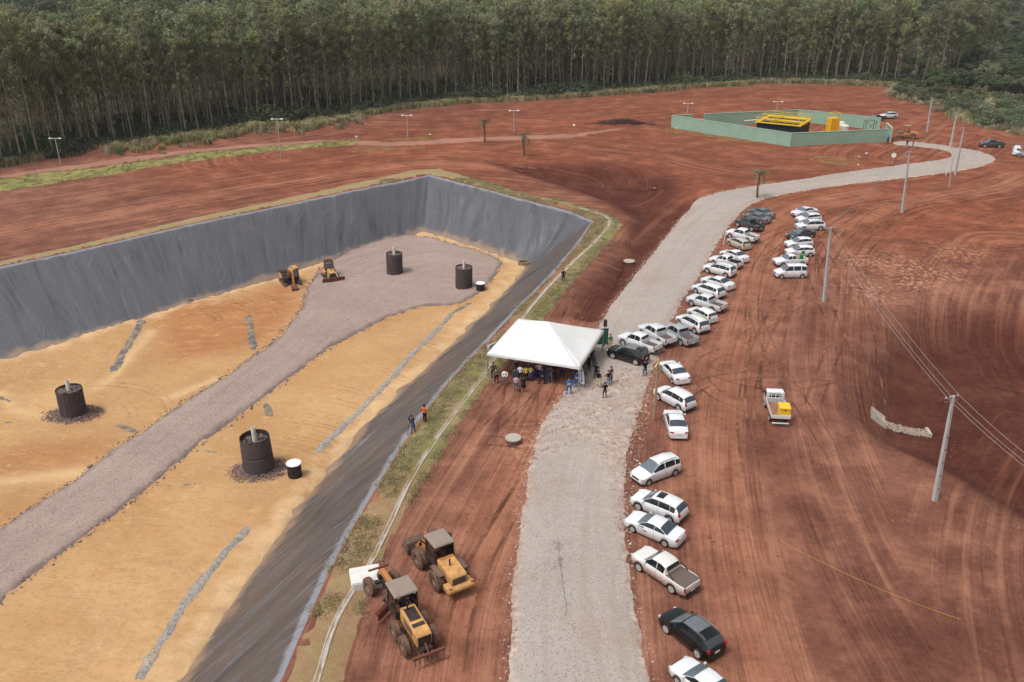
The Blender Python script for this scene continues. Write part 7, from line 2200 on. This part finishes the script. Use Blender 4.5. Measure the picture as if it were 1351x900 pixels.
def pose_mesh(key):
    if key in POSES: return POSES[key]
    J, Rr, B = skeleton(*key)
    me = bpy.data.meshes.new('pose'); me.from_pydata([tuple(p) for p in J], [(a, b) for a, b, _ in B], [])
    o = bpy.data.objects.new('pose', me); COL.objects.link(o)
    md = o.modifiers.new('skin', 'SKIN'); md.use_smooth_shade = True
    for i, r in enumerate(Rr): me.skin_vertices[0].data[i].radius = r
    me.skin_vertices[0].data[0].use_root = True
    sb = o.modifiers.new('sub', 'SUBSURF'); sb.levels = 1; sb.render_levels = 1
    dg = bpy.context.evaluated_depsgraph_get(); dg.update()
    out = bpy.data.meshes.new_from_object(o.evaluated_get(dg))
    COL.objects.unlink(o); bpy.data.objects.remove(o)
    nv = len(out.polygons); cen = np.zeros(nv * 3); out.polygons.foreach_get('center', cen); cen = cen.reshape(-1, 3)
    best = np.full(nv, 1e9); reg = np.zeros(nv, int); names = ['head', 'torso', 'upper_arm', 'forearm', 'hand', 'hip', 'thigh', 'calf', 'foot']
    for a, b, r in B:
        pa, pb = np.array(J[a]), np.array(J[b]); d = pb - pa; L = d @ d + 1e-9
        t = np.clip((cen - pa) @ d / L, 0, 1); q = np.linalg.norm(cen - (pa + t[:, None] * d), axis=1)
        rad = (1 - t) * max(Rr[a]) + t * max(Rr[b]); q = q / (rad + .01)
        m = q < best; best[m] = q[m]; reg[m] = names.index(r)
    reg[(reg == 1) & (cen[:, 2] < 1.0)] = 5
    zlow = out.vertices
    co = np.zeros(len(zlow) * 3); zlow.foreach_get('co', co); z0 = co.reshape(-1, 3)[:, 2].min()
    out.transform(Matrix.Translation((0, 0, -z0)))
    POSES[key] = (out, reg, J[5])
    return POSES[key]
def person(label, px, py, face, shirt, legs, pose=('down',), h_=1.72, short=True, hair=HAIR, shoes=SHOE, skirt=None, bare=False, cap=None, bands=None, at=None, name='person', legcut=False, holds=None):
    p = at if at is not None else G(px, py)
    if at is None and float(sdist(ROADS, np.array([p.x]), np.array([p.y]))[0]) > 0: p.z += .12
    src, reg, hj = pose_mesh(pose)
    me = src.copy(); me.name = 'person'
    me.materials.clear()
    for m in (SKIN, shirt, legs, shoes): me.materials.append(m)
    mi = np.zeros(len(reg), np.int32)
    mi[np.isin(reg, (1, 2))] = 1
    if not short: mi[reg == 3] = 1
    mi[np.isin(reg, (5, 6, 7))] = 2
    if bare: mi[reg == 7] = 0
    mi[reg == 8] = 3
    me.polygons.foreach_set('material_index', mi)
    o = put(name, me); o.location = p; s_ = h_ / 1.78 * 1.08; o.scale = (s_ * 1.12, s_ * 1.12, s_)
    o.rotation_euler = (0, 0, face)
    tag(o, label, 'person', 'people at the gathering' if at is None else 'people under the tent')
    hm = MB(); V_, F_ = [], []
    for i in range(6):
        for k in range(12):
            th = i / 5 * 1.9; a = 2 * PI * k / 12
            lim = th * (1 if math.sin(a) > -.2 else .62)
            V_.append((hj.x + math.sin(lim) * math.cos(a) * .098, hj.y + .008 + math.sin(lim) * math.sin(a) * .118, hj.z + .02 + math.cos(lim) * .118))
    for i in range(5):
        for k in range(12): F_.append((i * 12 + k, i * 12 + (k + 1) % 12, (i + 1) * 12 + (k + 1) % 12, (i + 1) * 12 + k))
    part('hair' if cap is None else 'cap', hm.add(V_, F_), cap or hair, o, smooth=True)
    if skirt:
        part('skirt', MB().lathe([(.15, 1.06), (.19, .92), (.235, .56), (.22, .555)], 20), skirt, o, smooth=True)
    if bands:
        for z, r_ in ((1.2, .165), (1.06, .17)): part('reflective_band', MB().lathe([(r_, z - .03), (r_ + .004, z), (r_, z + .03)], 20), bands, o, smooth=True)
        for z in (.32,):
            for s2 in (-1, 1): part('reflective_band', MB().lathe([(.078, z - .025), (.08, z), (.078, z + .025)], 12, 'z', (s2 * .14, 0, 0)), bands, o, smooth=True)
    return o
NAVYC = cloth('navy', 34, 40, 66); BLKC = cloth('black', 24, 24, 27); WHTC = cloth('white', 214, 212, 212); GRYC = cloth('grey', 108, 108, 114); BLUC = cloth('blue', 48, 92, 148)
LBLUE = cloth('light_blue', 118, 140, 176); JEAN = cloth('jeans', 70, 86, 118); LJEAN = cloth('pale_jeans', 122, 138, 164); CREAM = cloth('cream', 196, 184, 138); YELC = cloth('yellow', 206, 186, 70)
TEALC = cloth('teal', 46, 74, 84); PINK = cloth('lilac', 176, 158, 184); SLATE = cloth('slate', 66, 68, 84); GREENC = cloth('green', 64, 128, 78); ORNC = cloth('orange', 190, 96, 40); BROWN = cloth('brown', 92, 66, 54)
BAND = plain('reflective_tape', srgb(196, 200, 206), .4); WSHOE = plain('white_shoe', srgb(210, 208, 206), .7); KHAKI = cloth('khaki', 150, 128, 96)
U = PI   # facing away from the camera (into the tent)
P_ = person
P_('person in a grey striped shirt, black trousers and white shoes by the left tent pole', 655, 506, U + .3, GRYC, BLKC, ('down', .1), shoes=WSHOE)
P_('person in a faded brown shirt half hidden behind the white-shoed person', 651, 499, U + .2, BROWN, BLKC, ('fold', .1))
P_('person in a white shirt and grey trousers, second from the left tent pole', 666, 508, U, WHTC, GRYC, ('back', .12), short=False)
P_('person in a lilac top and jeans in front of the tent', 681, 516, U - .2, PINK, JEAN, ('down', .1), 1.65)
P_('person in a teal shirt behind the lilac-topped person', 679.5, 506, U, TEALC, NAVYC, ('fold', .1))
P_('person in a white shirt and navy trousers standing beside the yellow-topped person', 686.5, 503, U, WHTC, NAVYC, ('down', .1), 1.78, short=False)
P_('person in a short black dress in front of the yellow-topped person', 690.5, 517, U, BLKC, BLKC, ('fold', .08), 1.64, bare=True, skirt=BLKC)
P_('person in a yellow top before the purple-draped table', 694, 503, U + .1, YELC, BLKC, ('hold', .1), 1.68)
P_('person in a cream top and purple skirt before the draped table', 700, 503, U - .2, CREAM, PUR, ('hold', .1), 1.68, skirt=PUR)
P_('person in a white shirt and black trousers at the middle of the tent front', 711.5, 499, U - .3, WHTC, BLKC, ('hips', .12), short=False)
P_('person in a dark suit standing with legs apart before the tent', 715, 507, U, NAVYC, NAVYC, ('back', .3), 1.8, short=False)
P_('person in a slate shirt and jeans right of the dark-suited person', 722, 505, U, SLATE, JEAN, ('fold', .12), 1.76)
P_('person in a grey shirt and pale jeans next to the slate-shirted person', 726, 504, U + .3, GRYC, LJEAN, ('hips', .12))
P_('person in black deep under the right half of the tent front', 731, 501, U, BLKC, BLKC, ('fold', .12))
P_('worker in blue overalls with reflective bands beside the feather flag', 750.5, 522, U, BLUC, BLUC, ('down', .18), 1.82, short=False, bands=BAND)
P_('worker in a blue uniform half behind the feather flag', 760.5, 513, U - .2, BLUC, BLUC, ('fold', .12), 1.76, short=False, bands=BAND)
P_('person in pale jeans right behind the feather flag', 771, 508, U + .4, SLATE, LJEAN, ('down', .12))
P_('person in a black jacket at the right corner of the tent, nearest the flag', 770, 492, U - .7, BLKC, GRYC, ('fold', .1))
P_('person in all black standing at the right side of the tent', 776.5, 491, U - .9, BLKC, BLKC, ('down', .1), 1.8)
P_('person in grey further back along the right side of the tent', 783.5, 485, U - 1.0, GRYC, JEAN, ('down', .1))
P_('person in black beside the grey-clad person at the right side of the tent', 780.5, 482, U - .8, BLKC, NAVYC, ('hips', .1))
P_('person in a black shirt talking beside the person in cream trousers', 786, 501, U - .6, BLKC, BLKC, ('fold', .12))
P_('person in a black jacket and cream trousers on the gravel', 789, 511.5, U - .5, BLKC, CREAM, ('down', .1), 1.7, short=False)
P_('person in a dark patterned shirt and jeans on the gravel', 805.5, 507, .9, SLATE, JEAN, ('fold', .1), 1.8)
P_('person in a black top and pale jeans beside the dark patterned shirt', 802, 511, .6, BLKC, LJEAN, ('hips', .1), 1.68)
P_('person in black standing alone on the gravel, nearest the camera', 797.5, 527, U + .2, BLKC, BROWN, ('hold', .08), 1.68)
P_('person in dark clothes and jeans standing behind the black SUV by the tent', 850.5, 498, U + .5, BLKC, JEAN, ('hold', .12), 1.76)
P_('person in a green shirt in front of the black SUV by the tent', 804.5, 462, .4, GREENC, CREAM, ('down', .1))
P_('camera operator in a blue shirt bending to a tripod on the verge', 545.5, 572, U + .9, SLATE, JEAN, ('hold', .15, 0.0, .12), 1.75)
P_('person in an orange vest walking on the verge beside the camera operator', 560.5, 557, U - .4, ORNC, BLKC, ('hips', .1, .14), 1.75)
P_('person in black standing alone on the verge at the far corner of the pit', 743, 372.5, .3, BLKC, NAVYC, ('down', .08), 1.78)
P_('distant person in blue at the wall end of the compound', 1171, 189.5, U, BLUC, NAVYC, ('down', .1), 1.8)
for i, (px, py, nm) in enumerate(((1196, 193, 'nearer the wall'), (1204, 194, 'nearer the pole'))):
    P_('distant person in dark clothes on the gravel by the compound gate, %s' % nm, px, py, U + i, BROWN, BLKC, ('down', .1), 1.75)
rgp = random.Random(21)
SH = [(BLKC, 'black'), (WHTC, 'white'), (GRYC, 'grey'), (NAVYC, 'navy'), (SLATE, 'slate'), (LBLUE, 'light blue'), (BROWN, 'brown'), (TEALC, 'teal')]
for i, (a, b) in enumerate(((-.75, .25), (-.55, -.45), (.15, -.3), (.3, -.62), (.5, -.5), (.62, -.1), (.82, -.5), (.85, -.15), (.8, .25), (.45, .1))):
    s_, nm = SH[i % 8]
    P_('person in a %s shirt in the shade under the tent%s' % (nm, ', towards its right side' if i >= 8 else ''), 0, 0, U + rgp.uniform(-.6, .6), s_, (BLKC, NAVYC, JEAN)[i % 3], (('fold', 'back', 'hips', 'down')[i % 4], .1), rgp.uniform(1.66, 1.82), at=on_tent(a, b))
p = G(541, 571)
t = thing('camera_tripod', 'dark camera tripod set up on the verge beside the pit', 'tripod', p)
for i in range(3):
    a = i * 2 * PI / 3; part('leg', MB().tube([(0, 0, 1.35), (.42 * math.cos(a), .42 * math.sin(a), 0)], .022, 5), DARKM, t)
part('camera', MB().box((0, 0, 1.5), (.16, .34, .22)).cyl((0, .17, 1.5), (0, .36, 1.5), .07, n=10), BLK, t, .02)

# ------------------------------------------------------------------ air
hb = MB().box((60, 420, 27), (1500, 940, 66))
k = N('thin_haze'); k.t.nodes.remove(k.b)
vp = k.n('ShaderNodeVolumePrincipled'); vp.inputs['Color'].default_value = (.86, .9, .95, 1); vp.inputs['Density'].default_value = .00011; vp.inputs['Anisotropy'].default_value = 0.0
k.l(vp.outputs[0], k.t.nodes['Material Output'].inputs['Volume'])
tag(part('haze', hb, k.m), 'thin pale haze over the site', None, None, 'stuff')
